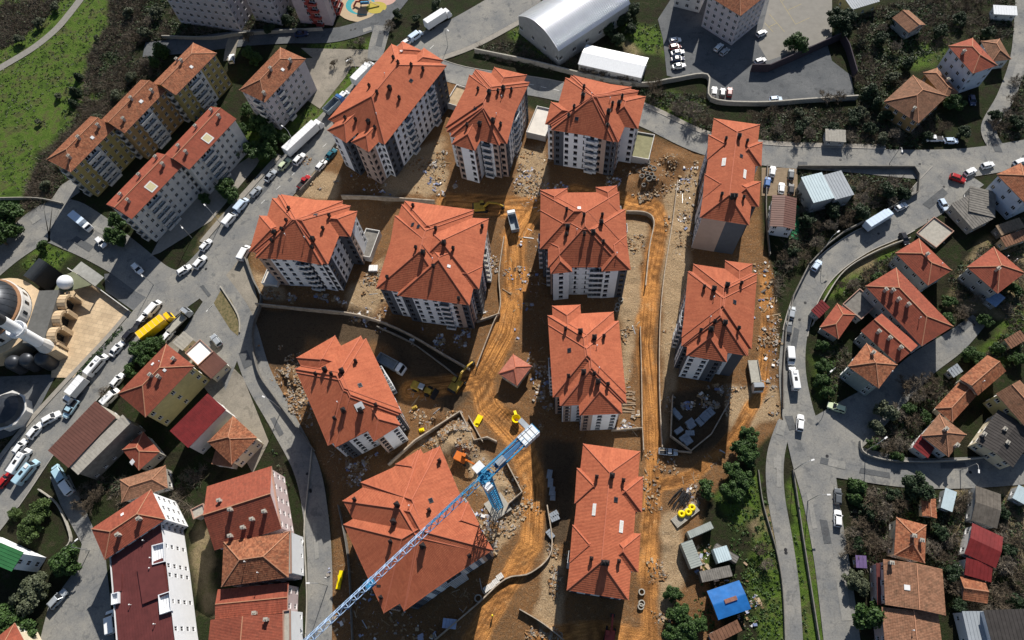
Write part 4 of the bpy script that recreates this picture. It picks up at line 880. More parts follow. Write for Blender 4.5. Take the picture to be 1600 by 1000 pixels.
house('dark red tiled house with a pale yellow gable wall at the right edge', [((1556, 615), (1600, 665), (1588, 588))], 7, tiles=T_BRN, wall=M_YELW, floors=2, ends=[(False, False)])
house('old brown house with a cross ridge among bare trees', [((1397, 867), (1445, 880), (1400, 808))], 5, tiles=T_OLD, wall=M_CREAM, floors=1, chims=[(1425, 838, 'c'), (1437, 845, 'c')])
house('large brown tiled house with a straight ridge beside the lower road', [((1383, 945), (1478, 962), (1383, 874))], 7, tiles=T_BRN, wall=M_PINKW, floors=2, ends=[(False, False)], along=['n'], chims=[(1390, 880, 'c')], hatches=[(1417, 918, 'white', 1.1, 1.1)], slope=.3)
house('lower half of the large brown tiled house, stepped down from it', [((1383, 1010), (1474, 1022), (1383, 949))], 6, tiles=T_BRN, wall=M_PINKW, floors=2, ends=[(False, False)], along=['n'], chims=[(1440, 938, 'c'), (1425, 985, 'p')], slope=.3)
shed('maroon sheet terrace roof on the side of the large brown house', (1371, 945), (1383, 947), (1369, 880), 4, M_MAROON, M_PINKW, 'mono')
house('dark red gabled sheet-roofed house among bare bushes', [((1507, 865), (1556, 888), (1517, 816))], 4, tiles=[M_DREDM], wall=M_WHITE2, floors=1, roof='sheet', scale=None)
shed('dark red lower roof continuing from the gabled sheet-roofed house', (1507, 898), (1549, 910), (1510, 872), 3.4, M_DREDM, M_WHITE2, 'mono')
house('small orange tiled lean-to below the dark red roofs', [((1504, 937), (1543, 943), (1507, 902))], 2.8, tiles=T_OLD, wall=M_CREAM, floors=1, ends=[(False, False)])
shed('weathered corrugated barn in the lower right yards', (1518, 812), (1558, 826), (1534, 762), 3.6, mat('weathered_corrugated', (.10, .088, .075), .9, .35, .8), M_GREYW, 'sheet', 'barn', 'barn')
shed('dark flat-roofed house with a glazed terrace at the lower right corner', (1552, 1012), (1620, 1010), (1548, 953), 6, M_DGREY, M_WHITE, 'mono', 'house', 'house')
shed('grey terrace roof beside the dark flat-roofed house', (1516, 1012), (1550, 1012), (1518, 955), 4, M_GREYM, M_WHITE, 'mono', 'shed', 'shed')
house('tiny orange tiled hut between the evergreen and the pale shed', [((1441, 806), (1464, 810), (1447, 777))], 2.8, tiles=T_OLD, wall=M_CREAM, floors=1, ends=[(False, False)])
shed('pale grey tin shed beside the tiny orange hut', (1470, 793), (1488, 800), (1474, 762), 2.6, M_LIGHTM, M_GREYW, 'mono')
shed('small purple-roofed hut by the lower road', (1338, 887), (1355, 888), (1340, 868), 2.4, mat('purple_sheet', (.16, .11, .24), .6, .15), M_WOODO, 'mono')
shed('white tin roof at the right edge beside the barn', (1582, 778), (1604, 790), (1588, 757), 2.8, M_LIGHTM, M_GREYW, 'mono')

# houses to the left of the site
z9 = zoomed(0, 500, 4); z13 = zoomed(0, 750, 4)
house('tall yellow-walled house with a red hipped roof beside the round evergreen', [((910, 608), (1215, 288), (755, 440))], 10.5, tiles=T_RED, wall=M_YELW, floors=3, scale=z9, rhythm=6, chims=[(1005, 265, 'p'), (950, 350, 'c'), (1095, 250, 'c'), (1000, 360, 'c')], hatches=[(955, 275, 'white', .8, .8), (1030, 315, 'white', .7, .7)])
shed('narrow house with a dark red sheet roof and white parapet edges', (294, 700), (353, 640), (268, 673), 8, M_DREDM, M_WHITE2, 'mono', 'house', 'house')
shed('long brown sheet-roofed building beside the parked minibuses', (107, 731), (181, 652), (84, 697), 8.5, M_BROWNM, M_CONC, 'mono', 'house', 'house')
shed('grey concrete strip building behind the long brown sheet-roofed one', (122, 742), (205, 660), (109, 731), 7.6, M_CONC, M_CONCD, 'mono', 'house', 'house')
house('low house with a half-shaded dark red hipped roof between the tall neighbours', [((217, 735), (250, 706), (180, 712))], 4.5, tiles=T_RED, wall=M_CONC, floors=1, scale=None, hatches=[(207, 722, 'white', 1.2, 1.2)])
house('old orange tiled house below the narrow dark red one', [((362, 726), (402, 684), (331, 684))], 6, tiles=T_OLD, wall=M_CREAM, floors=2)
shed('dull brown lean-to joined to the old orange tiled house', (330, 725), (362, 730), (332, 688), 3.6, mat('brown_felt', (.20, .10, .06), .9, .3, .8), M_CONC, 'mono')
shed('shop with a flat white roof by the street corner', (310, 572), (334, 550), (289, 553), 4, mat('white_membrane', (.80, .80, .80), .6, .04), M_CREAM, 'flat', 'shop', 'shop')
shed('shop with a flat brown roof joined to the white-roofed one', (330, 592), (355, 568), (311, 572), 3.6, M_BROWNM, M_CREAM, 'mono', 'shop', 'shop')
shed('pale corner kiosk behind the white-roofed shop', (285, 548), (303, 530), (272, 535), 3.2, M_CONC, M_CREAM, 'mono', 'shop', 'shop')
# white building with maroon roof
hW = 12.2
house('orange hip-roofed wing of the large white building', [((655, 500), (1035, 245), (585, 295))], hW, 'apartment block', 'apartment_block', T_RED, M_WHITE, 5, z13, chims=[(750, 345, 'c'), (880, 245, 'c')], hatches=[(765, 215, 'white', .7, .7)], rhythm=2.6)
def maroon_building():
    h = 10.6; out = [(172, 868), (190, 850), (214, 832), (252, 815), (262, 890), (273, 990), (276, 1012), (184, 1016), (178, 940)]
    W = [G(x, y, h) for x, y in out]; c = sum(W, Vector())/len(W)
    root = thing('apartment_block', 'large white building with a maroon sheet roof and tall sunlit white side', 'apartment block', (c.x, c.y, 0)); W = list(reversed(W)) if sum(W[i].x*W[(i+1) % len(W)].y-W[(i+1) % len(W)].x*W[i].y for i in range(len(W))) < 0 else W
    wm = MB(); wins = []
    for a, b in zip(W, W[1:]+W[:1]):
        a0, b0 = Vector((a.x, a.y, 0)), Vector((b.x, b.y, 0)); L_ = (b0-a0).length
        facade(wm, wins, a0, b0, 0, h+.35, cols_for(L_, 4.4, .95) if L_ > 4 else [], 4, [(0, 0)], wh=1.3)
    part('wall', wm, [M_WHITE, M_WHITE, M_WHITE, M_REVEAL], root)
    for (p, rz, w2, h2, kd, za) in wins:
        fm, gm = win_mesh(w2, h2, False); wo = put('window', fm, T(p, rz), root); put('pane', gm, T(p, rz), wo)
    m = MB(); V = [c+(p-c)*.97 for p in W]; m.face([(p.x, p.y, h) for p in V])
    u = (G(186, 1000, h)-G(176, 880, h)).normalized(); n_ = Vector((-u.y, u.x, 0))
    rf = part('roof', m, M_MAROON, root)
    for k, (x0, y0, x1, y1, x2, y2, dz) in enumerate([(214, 888, 253, 872, 220, 945, .55), (178, 900, 190, 897, 182, 925, .3)]):
        rc = rect_px((x0, y0), (x1, y1), (x2, y2), h+dz); m = MB(); L_, D_ = rc.L, rc.D; m.hexa([rc.p(0, 0, h), rc.p(L_, 0, h), rc.p(L_, D_, h), rc.p(0, D_, h)], [rc.p(0, 0, h+dz), rc.p(L_, 0, h+dz), rc.p(L_, D_, h+dz), rc.p(0, D_, h+dz)]); part('raised_panel', m, M_MAROON, rf)
    m = MB()
    for i in range(34):
        q = c+n_*(i-17)*.62; lo = [t for t in np.arange(-22, 22, .4) if inside_poly((q+u*t).x, (q+u*t).y, [(p.x, p.y) for p in V])]
        if len(lo) > 3: a, b = q+u*lo[0], q+u*lo[-1]; m.bar((a.x, a.y, h+.03), (b.x, b.y, h+.03), .06, 0, .06)
    part('seams', m, M_MAROON, rf)
    for x0, y0, x1, y1, x2, y2 in [(240, 853, 259, 848, 245, 882), (250, 930, 268, 924, 254, 960), (177, 928, 188, 925, 179, 945)]:
        rc = rect_px((x0, y0), (x1, y1), (x2, y2), h+.02); m = MB(); L_, D_ = rc.L, rc.D; m.hexa([rc.p(0, 0, h+.01), rc.p(L_, 0, h+.01), rc.p(L_, D_, h+.01), rc.p(0, D_, h+.01)], [rc.p(0, 0, h+.06), rc.p(L_, 0, h+.06), rc.p(L_, D_, h+.06), rc.p(0, D_, h+.06)])
        for a0, a1, b0, b1 in ((0, L_, 0, .15), (0, L_, D_-.15, D_), (0, .15, .15, D_-.15), (L_-.15, L_, .15, D_-.15)): m.hexa([rc.p(a0, b0, h+.06), rc.p(a1, b0, h+.06), rc.p(a1, b1, h+.06), rc.p(a0, b1, h+.06)], [rc.p(a0, b0, h+.9), rc.p(a1, b0, h+.9), rc.p(a1, b1, h+.9), rc.p(a0, b1, h+.9)])
        part('roof_terrace', m, M_WHITE, root)
    for px, py in ((226, 845), (237, 872), (236, 888), (205, 945), (243, 975)):
        q = G(px, py, h); chimney(rf, q.x, q.y, h, False, 'pipe')
def inside_poly(x, y, P_):
    c = False
    for (x0, y0), (x1, y1) in zip(P_, P_[1:]+P_[:1]):
        if (y0 > y) != (y1 > y) and x < (x1-x0)*(y-y0)/(y1-y0)+x0: c = not c
    return c
maroon_building()
house('white house with a green hipped roof at the left edge', [((18, 893), (37, 863), (-60, 860))], 9, tiles=[M_GREENR], wall=M_WHITE, floors=3, roof='sheet')
house('house with an orange roof corner at the lower left', [((5, 1040), (42, 1010), (-10, 1000))], 7, tiles=T_RED, wall=M_CREAM, floors=2)
house('bright red ridged top house of the terrace beside the narrow street', [((335, 860), (440, 826), (333, 757))], 10, tiles=T_RED, wall=M_PINKW, floors=3, ends=[(False, False)], along=['u'], chims=[(345, 783, 'c'), (362, 797, 'c'), (396, 812, 'c'), (382, 825, 'c'), (362, 838, 'c'), (415, 800, 'c')], slope=.5)
house('weathered hip-roofed house in the terrace beside the narrow street', [((346, 917), (451, 902), (337, 848))], 10.4, tiles=T_OLD, wall=M_PINKW, floors=3, chims=[(384, 878, 'p'), (404, 895, 'p')], slope=.5)
house('deep red low-pitched roof between the weathered house and the lowest one', [((336, 968), (449, 957), (340, 921))], 8, tiles=T_RED, wall=M_PINKW, floors=2, ends=[(False, False)], slope=.2, chims=[(400, 958, 'c')])
house('bright red roofed lowest house of the terrace beside the narrow street', [((322, 1036), (440, 1026), (323, 969))], 9, tiles=T_RED, wall=M_PINKW, floors=3, ends=[(False, False)], along=['n'], slope=.3, chims=[(418, 968, 'c')])
for i, (cx, cy, lab) in enumerate([(448, 862, 'slim white balcony wing with stacked balconies beside the white parked car'), (447, 985, 'slim white balcony wing by the lowest terrace house')]):
    shed(lab, (cx-4, cy+36), (cx+8, cy+34), (cx-10, cy-30), 9.2-i*.5, M_CONC, M_WHITE, 'flat', 'apartment_block', 'apartment block')
house('old dark-roofed cottage behind the orange wing of the white building', [((190, 785), (262, 762), (180, 752))], 4, tiles=T_BRN, wall=M_CONC, floors=1)
shed('small grey concrete box house in the gap beside the brown terrace house', (303, 812), (323, 802), (295, 798), 3.4, M_CONC, M_CONC, 'flat')
# on the site: small pinkish hut, terraces
house('small hut with a pinkish hipped roof beside the dirt track', [((808, 603), (831, 572), (780, 582))], 3.6, 'hut', 'hut', T_PINK, M_CREAM, 1, cap=RIDGE)
def terrace(label, poly, h, m=M_CONC):
    rc = rect_px(poly[0], poly[1], poly[2], h); ce = rc.centre(); root = thing('terrace', label, 'terrace', (ce.x, ce.y, -.3), 0, 'pale walled basement terraces beside the new blocks'); a = MB(); b = MB(); L, D = rc.L, rc.D
    a.hexa([rc.p(.2, .2, -.3), rc.p(L-.2, .2, -.3), rc.p(L-.2, D-.2, -.3), rc.p(.2, D-.2, -.3)], [rc.p(.2, .2, h-.5), rc.p(L-.2, .2, h-.5), rc.p(L-.2, D-.2, h-.5), rc.p(.2, D-.2, h-.5)])
    part('slab', a, m, root)
    for a0, a1, b0, b1 in ((0, L, 0, .2), (0, L, D-.2, D), (0, .2, .2, D-.2), (L-.2, L, .2, D-.2)):
        q = MB(); q.hexa([rc.p(a0, b0, -.3), rc.p(a1, b0, -.3), rc.p(a1, b1, -.3), rc.p(a0, b1, -.3)], [rc.p(a0, b0, h), rc.p(a1, b0, h), rc.p(a1, b1, h), rc.p(a0, b1, h)]); part('parapet', q, M_WHITE2, root)
M_SAND = mat('sandy_screed', (.36, .27, .17), .9, .2, .8); M_SCREED = mat('pale_screed', (.62, .58, .53), .9, .12, .6)
terrace('pale walled terrace with a sandy floor beside the longest new block', ((696, 160), (722, 168), (702, 128)), 2.6, M_SAND)
terrace('pale walled terrace with a white floor between two new blocks', ((822, 206), (852, 213), (826, 162)), 2.6, M_SCREED)
terrace('pale walled terrace with a greenish floor beside the wide white facade', ((986, 244), (1014, 249), (994, 205)), 2.6, mat('mossy_screed', (.22, .21, .12), .9, .2, .8))
terrace('grey walled terrace behind the junction block', ((556, 398), (578, 402), (565, 355)), 2.6, M_CONCD)
terrace('white terrace at the foot of the junction block', ((408, 442), (432, 446), (415, 418)), 2.2, M_SCREED)

# ------------------------------------------------------------------ mosque
def mosque():
    c0 = G(-26, 484, 11); cx, cy = c0.x, c0.y
    root = thing('mosque', 'mosque with a grey lead dome and arched beige portico beside the plaza', 'mosque', (cx, cy, 0))
    a = MB(); a.lathe((cx, cy, 0), [(12.5, 0), (12.5, 6.4), (10.4, 6.6)], 32); part('wall', a, M_STONE, root)
    a = MB(); a.lathe((cx, cy, 6.5), [(10.2, 0), (10.2, 3.6), (9.4, 3.8)], 40); dr = part('drum', a, M_WHITE2, root)
    for k in range(20):
        t = 2*math.pi*k/20; m = MB(); m.box((cx+10.2*math.cos(t), cy+10.2*math.sin(t), 7.6), (.14, .9, 1.7), 0, t); part('window', m, M_GLASS, root)
    a = MB(); a.lathe((cx, cy, 10.3), [(9.9, -.1), (9.9, .35), (9.2, .5)], 40); part('cornice', a, mat('brown_cornice', (.28, .15, .08), .8, .15), root)
    a = MB(); a.lathe((cx, cy, 10.7), [(9.25*math.cos(t), 6.4*math.sin(t)) for t in np.linspace(0, math.pi/2-.02, 14)], 48); dm = part('dome', a, M_LEAD, root, True)
    a = MB()
    for k in range(28):
        t = 2*math.pi*k/28; pts = [(cx+9.27*math.cos(q)*math.cos(t), cy+9.27*math.cos(q)*math.sin(t), 10.7+6.43*math.sin(q)) for q in np.linspace(0, math.pi/2-.1, 9)]; a.tube(pts, .06, 4)
    part('dome_ribs', a, M_LEAD, dm)
    # flat grey roof and portico
    rc = rect_px((66, 533), (90, 455), (40, 520), 7.0); h = 7.0
    a = MB(); a.hexa([rc.p(-.4, -.4, 0), rc.p(rc.L+.4, -.4, 0), rc.p(rc.L+.4, rc.D, 0), rc.p(-.4, rc.D, 0)], [rc.p(-.4, -.4, h), rc.p(rc.L+.4, -.4, h), rc.p(rc.L+.4, rc.D, h), rc.p(-.4, rc.D, h)]); part('portico_hall', a, [mat('grey_lead_roof', (.11, .11, .105), .8, .2, .8)], root)
    p0, p1 = G(66, 533, 7.), G(90, 455, 7.); p0.z = p1.z = 0; d = (p1-p0).normalized(); o_ = Vector((d.y, -d.x, 0)); W = (p1-p0).length
    if o_.x < 0: o_ = -o_
    for k in range(3):
        c = p0+d*W*(k+.5)/3+o_*1.6; w2 = W/3*.44
        m = MB()   # arch bay: two piers and a half-round arch
        for s_ in (-1, 1):
            q = c+d*s_*w2; m.box((q.x, q.y, 0), (.7, 2.6, 4.4), 0, math.atan2(d.y, d.x))
        pts = [c+d*(w2*math.cos(t))+Vector((0, 0, 4.4+w2*.9*math.sin(t))) for t in np.linspace(0, math.pi, 9)]
        for a_, b_ in zip(pts, pts[1:]): m.bar(a_, b_, 2.4, 0, .7)
        part('arch', m, M_STONE, root)
        m = MB(); q = c-o_*1.1; m.box((q.x, q.y, .2), (w2*1.3, .1, 4.5), 0, math.atan2(d.y, d.x)); part('doorway', m, M_GLASS, root)
    # small side domes
    for px, py, r_, z_ in ((66, 560, 2.1, 4.2), (42, 562, 2.1, 4.2), (20, 566, 2.1, 4.2)):
        q = G(px, py, z_); m = MB(); m.lathe((q.x, q.y, z_), [(r_, -z_), (r_, 0)]+[(r_*math.cos(t), r_*.8*math.sin(t)) for t in np.linspace(0, 1.55, 8)], 24); part('side_dome', m, M_LEAD, root, True)
    # minaret: own thing
    b = G(92, 553); mr = thing('minaret', 'white minaret with a striped stone foot beside the mosque plaza', 'minaret', tuple(b))
    m = MB(); m.box((b.x, b.y, 0), (4.6, 4.6, 5.2), 0, .5, .93); part('foot', m, M_STONE, mr)
    for k in range(7):
        m = MB(); zz_ = .5+k*.65; m.box((b.x, b.y, zz_), (4.75-.045*k, 4.75-.045*k, .18), 0, .5); part('stone_course', m, M_CREAM, mr)
    m = MB(); m.lathe((b.x, b.y, 5.2), [(2.2, 0), (1.55, 3.2)], 12); part('transition', m, M_WHITE2, mr)
    m = MB(); m.lathe((b.x, b.y, 8.4), [(1.5, 0), (1.42, 14)], 16); part('shaft', m, M_WHITE, mr, True)
    m = MB(); m.lathe((b.x, b.y, 15.2), [(1.5, 0), (2.3, 1.0), (2.45, 1.2), (2.45, 2.2), (2.3, 2.2), (2.3, 1.3), (1.4, 1.25)], 20); part('balcony', m, M_WHITE, mr)
    m = MB(); m.lathe((b.x, b.y, 22.4), [(1.4, 0), (1.4, 6), (1.7, 6.1), (0.02, 13)], 16); part('spire', m, M_LEAD, mr)
    # canopy with white ball, barrel vault, turret
    q = G(107, 445, 5); cr = thing('canopy', 'greenish flat canopy carrying a white ball dome at the plaza corner', 'canopy', (q.x, q.y, 0))
    m = MB(); top = [G(80, 462, 5), G(143, 445, 5), G(114, 424, 5), G(96, 432, 5)]
    m.hexa([p-Vector((0, 0, .35)) for p in top], top); part('roof', m, mat('green_grey_felt', (.15, .16, .10), .9, .15, .6), cr)
    for p in top:
        m = MB(); p = p+(q-p)*.06; m.box((p.x, p.y, 0), (.4, .4, 4.64)); part('post', m, M_STONE, cr)
    m = MB(); m.lathe((q.x, q.y, 5.002), [(1.5, 0)]+[(2.15*math.cos(t), 1.55+1.9*math.sin(t)) for t in np.linspace(-.8, 1.56, 12)], 24); part('ball_dome', m, M_WHITE, cr, True)
    v0, v1 = G(47, 437, 6), G(71, 410, 6); dv = (v1-v0).normalized(); nv = Vector((-dv.y, dv.x, 0)); m = MB()
    secs = [[p+nv*2.*math.cos(t)+Vector((0, 0, 2.*math.sin(t))) for t in np.linspace(0, math.pi, 12)] for p in (v0, v1)]
    m.loft(secs, 0, True, False); m.hexa([v0-nv*2+Vector((0, 0, -6)), v0+nv*2+Vector((0, 0, -6)), v1+nv*2+Vector((0, 0, -6)), v1-nv*2+Vector((0, 0, -6))], [v0-nv*2, v0+nv*2, v1+nv*2, v1-nv*2])
    single('stair_vault', m, mat('dark_vault', (.025, .03, .035), .6, .2), (v0.x, v0.y, 0), 'dark barrel-vaulted stair roof behind the white ball dome', 'vault')
    q = G(8, 640, 4); tr = thing('fountain_house', 'low round fountain house with a dark ribbed dome below the plaza', 'fountain', (q.x, q.y, 0))
    m = MB(); m.lathe((q.x, q.y, 0), [(5., 0), (5., 3.2), (5.6, 3.3), (5.6, 3.6), (4.9, 3.7)], 8); part('wall', m, M_WHITE2, tr)
    m = MB(); m.lathe((q.x, q.y, 3.7), [(4.9, 0), (4.2, 1.1), (2.6, 2.1), (.4, 2.6), (0.01, 2.7)], 16); part('dome', m, M_LEAD, tr)
    m = MB(); p = G(140, 428, 3.2); rc = rect_px((148, 447), (162, 433), (119, 415), 3.2)
    aw = thing('awning_shelter', 'grey canvas shelter along the plaza edge wall', 'shelter', tuple(rc.centre()))
    N = 6
    secs = [[rc.p(s_, rc.D*i/N, 3.0+.7*math.sin(math.pi*i/N)) for i in range(N+1)] for s_ in (0, rc.L)]
    m.loft(secs, 0, False, False); part('canvas', m, M_AWN, aw)
    for s_ in (.1, rc.L-.1):
        for t_ in (.1, rc.D/2, rc.D-.1): m = MB(); m.tube([rc.p(s_, t_, 0), rc.p(s_, t_, 3.0)], .06, 6); part('post', m, M_STEEL, aw)
mosque()

# ------------------------------------------------------------------ retaining walls and fences
ANGULAR = ('stepped wall of', 'short foundation', 'foundation wall corner', 'cross wall', 'wall round the yard', 'angled wall', 'concrete wall on the inside', 'plaza edge', 'dark screen')
def wall_px(label, pts, h, th=.35, m=M_WALLC, name='retaining_wall', cat='wall', group='pale retaining walls of the building site', z0=-.6):
    s2 = smooth([Vector((*G(*p)[:2], 0)) for p in pts], 5) if len(pts) > 2 and not label.startswith(ANGULAR) else [Vector((*G(*p)[:2], 0)) for p in pts]
    mb = MB(); A = []; B = []
    for i, p in enumerate(s2):
        a, b = s2[max(i-1, 0)], s2[min(i+1, len(s2)-1)]; d = (b-a).normalized(); n_ = Vector((-d.y, d.x, 0))*th*.38; A.append(p+n_); B.append(p-n_)
    Z = lambda p, z: (p.x, p.y, z)
    for i in range(len(s2)-1):
        mb.face([Z(B[i], h), Z(B[i+1], h), Z(A[i+1], h), Z(A[i], h)]); mb.face([Z(A[i+1], z0), Z(A[i], z0), Z(A[i], h), Z(A[i+1], h)]); mb.face([Z(B[i], z0), Z(B[i+1], z0), Z(B[i+1], h), Z(B[i], h)])
    mb.face([Z(A[0], z0), Z(B[0], z0), Z(B[0], h), Z(A[0], h)]); mb.face([Z(B[-1], z0), Z(A[-1], z0), Z(A[-1], h), Z(B[-1], h)])
    return single(name, mb, m, (s2[0].x, s2[0].y, 0), label, cat, group)
wall_px('pale wall curving round the loop of the dirt track', [(978, 334), (1008, 336), (1021, 350), (1014, 390), (1008, 450)], 1.6, .4)
wall_px('long straight wall between the dirt track and the gravel strip', [(1058, 285), (1050, 350), (1036, 440), (1030, 520), (1030, 620), (1034, 700)], 1.3, .3)
wall_px('low wall beside the straight track below the white bay block', [(1000, 512), (1002, 590), (1003, 668)], 1.0, .25)
wall_px('cross wall in front of the white bay block', [(955, 674), (1003, 670), (1005, 705)], 1.4, .3)
wall_px('wall round the yard of grey pallets', [(1137, 632), (1110, 680), (1078, 706), (1047, 683), (1050, 620)], 1.6, .3)
wall_px('wall end beside the pallet yard with a grey trailer', [(1030, 705), (1056, 706), (1080, 708)], 1.1, .3)
wall_px('curving wall under the squarest new block', [(402, 478), (470, 485), (560, 495), (630, 520), (700, 560), (735, 580)], 1.8, .4)
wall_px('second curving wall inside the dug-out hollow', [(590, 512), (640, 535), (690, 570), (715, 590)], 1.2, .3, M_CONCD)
wall_px('wall along the curving track east of the squarest block', [(788, 372), (780, 430), (782, 480), (770, 510), (745, 575)], 1.2, .3)
wall_px('short wall beside the narrow gap at the squarest block', [(745, 505), (782, 492)], 1.4, .3)
wall_px('angled wall above the mixed rubble heap', [(608, 728), (650, 690), (720, 645)], 1.7, .4)
wall_px('stepped wall of the small pale foundation', [(720, 645), (742, 690), (762, 685), (777, 692)], 1.7, .4)
wall_px('short foundation wall with yellow formwork', [(733, 652), (755, 692)], 1.6, .3)
wall_px('foundation wall corner beside the crane mast', [(790, 720), (816, 770), (795, 788), (790, 800)], 1.6, .35)
wall_px('curving wall below the largest block along the track', [(855, 790), (862, 860), (830, 895), (790, 905), (745, 945), (680, 1000)], 1.2, .35)
wall_px('diagonal wall at the foot of the curving track', [(812, 952), (850, 975), (890, 1008)], 1.5, .3)
wall_px('long wall between the junction block and the longest block', [(535, 310), (590, 312), (680, 318)], 1.8, .4)
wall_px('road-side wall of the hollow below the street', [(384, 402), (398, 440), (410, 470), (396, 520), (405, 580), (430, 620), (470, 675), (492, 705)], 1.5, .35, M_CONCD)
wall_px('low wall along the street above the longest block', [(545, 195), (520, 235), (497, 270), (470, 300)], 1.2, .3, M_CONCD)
wall_px('wall beside the largest block along the narrow street', [(530, 790), (545, 870), (552, 1000)], 1.4, .25, M_CONCD)
wall_px('retaining wall between the scrub strip and the long gabled block', [(1198, 260), (1196, 330), (1202, 400)], 1.2, .3, M_CONCD)
wall_px('pale wall along the upper road above the wide facade block', [(742, 82), (830, 100), (920, 122), (1000, 135), (1050, 128), (1104, 122), (1110, 158), (1180, 165), (1260, 160), (1338, 155)], 1.8, .6, M_CONC, 'boundary_wall', 'wall', 'boundary walls beside the roads')
wall_px('concrete wall on the inside of the curving road', [(1245, 263), (1426, 264), (1434, 276), (1432, 303), (1380, 333), (1318, 364), (1292, 384), (1262, 416), (1238, 465), (1226, 520), (1222, 580), (1222, 640)], 1.5, .35, M_CONCD, 'boundary_wall', 'wall', 'boundary walls beside the roads')
wall_px('garden wall along the outside of the curving road', [(1420, 374), (1365, 396), (1318, 425), (1288, 468), (1268, 510)], 1.2, .3, M_CONC, 'boundary_wall', 'wall', 'boundary walls beside the roads')
wall_px('garden wall along the side road corner', [(1342, 690), (1350, 710), (1400, 722), (1500, 720), (1600, 706)], 1.3, .3, M_CONC, 'boundary_wall', 'wall', 'boundary walls beside the roads')
wall_px('wall between the two parallel lower lanes', [(1238, 735), (1252, 830), (1266, 920), (1280, 1010)], 1.0, .3, M_CONCD, 'boundary_wall', 'wall', 'boundary walls beside the roads')
wall_px('plaza edge wall with a hedge toward the wide street', [(110, 422), (160, 455), (205, 488)], 1.4, .3, M_WHITE2, 'boundary_wall', 'wall', 'boundary walls beside the roads')
wall_px('stone wall below the tall lilac grey block', [(255, 60), (330, 62), (375, 56), (470, 50), (505, 48)], 1.4, .4, M_CONC, 'boundary_wall', 'wall', 'boundary walls beside the roads')
wall_px('wall along the lane side of the planted corner', [(62, 765), (92, 790), (112, 840), (100, 860)], .8, .35, M_CONC, 'boundary_wall', 'wall', 'boundary walls beside the roads')
wall_px('kerb wall of the grassy traffic island', [(345, 448), (372, 492), (375, 520)], .5, .4, M_CONC, 'boundary_wall', 'wall', 'boundary walls beside the roads')
wall_px('low wall along the narrow street by the terrace houses', [(488, 700), (482, 760), (476, 830), (480, 930), (478, 1000)], .5, .3, M_CONC, 'boundary_wall', 'wall', 'boundary walls beside the roads')
wall_px('pale wall beside the driveway of the olive block', [(0, 312), (60, 312), (100, 320)], 1.2, .3, M_CONC, 'boundary_wall', 'wall', 'boundary walls beside the roads')
wall_px('lower lane edge wall beside the orange bank', [(1184, 735), (1192, 790), (1212, 860), (1222, 920), (1226, 1010)], .8, .25, M_CONCD, 'boundary_wall', 'wall', 'boundary walls beside the roads')
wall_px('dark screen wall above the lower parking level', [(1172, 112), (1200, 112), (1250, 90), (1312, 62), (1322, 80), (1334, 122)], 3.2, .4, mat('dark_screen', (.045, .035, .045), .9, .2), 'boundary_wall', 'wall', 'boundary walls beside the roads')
# green strip and green fence
mb = MB(); p4 = [G(1236, 372), G(1248, 375), G(1250, 325), G(1243, 318)]; mb.face([p+Vector((0, 0, .03)) for p in p4]); single('artificial_turf', mb, mat('green_turf', (.01, .22, .09), .8, .1), tuple(p4[0]), kind='structure')
# playground
def playground():
    q = G(572, 10); 
    for nm, c, r0, colr, zz_ in (('play_surface', (572, 8), 8.5, (.42, .33, .22), .05), ('play_surface', (570, 6), 5.6, (.05, .30, .33), .056), ('play_surface', (573, 8), 4.6, (.46, .34, .22), .062), ('play_surface', (602, 0), 4.2, (.10, .30, .38), .068), ('play_surface', (602, -1), 3.2, (.48, .30, .25), .074), ('play_surface', (588, 12), 3.0, (.40, .33, .06), .080)):
        g = G(*c); m = MB(); m.face([(g.x+r0*math.cos(t)*1.25, g.y+r0*math.sin(t), zz_) for t in np.linspace(0, 2*math.pi, 28)[:-1]]); single(nm, m, mat('rubber_%d' % int(zz_*1000), colr, .9, .08), (g.x, g.y, 0), kind='structure')
    g = G(572, 8); pg = thing('climbing_frame', 'dark climbing frame with a slide on the round playground', 'climbing frame', tuple(g))
    for dx in (-1.5, 1.5):
        for dy in (-1.2, 1.2): m = MB(); m.tube([(g.x+dx, g.y+dy, 0), (g.x+dx, g.y+dy, 3)], .09, 6); part('post', m, M_BLACK, pg)
    m = MB(); m.box((g.x, g.y, 1.5), (3.3, 2.7, .12)); part('platform', m, M_BLUE, pg)
    m = MB(); m.box((g.x, g.y, 3), (3.6, 3, 1.3), 0, 0, .1); part('roof', m, M_ORANGE, pg)
    m = MB(); m.bar((g.x+1.6, g.y, 1.6), (g.x+5, g.y-.8, .3), .7, 0, .12); part('slide', m, M_YEL, pg)
    m = MB(); m.tube([(g.x-1.6, g.y, 1.6), (g.x-3.4, g.y+.6, 1.2), (g.x-4.4, g.y-1, .4)], .35, 8); part('tube_slide', m, M_REDW, pg)
playground()

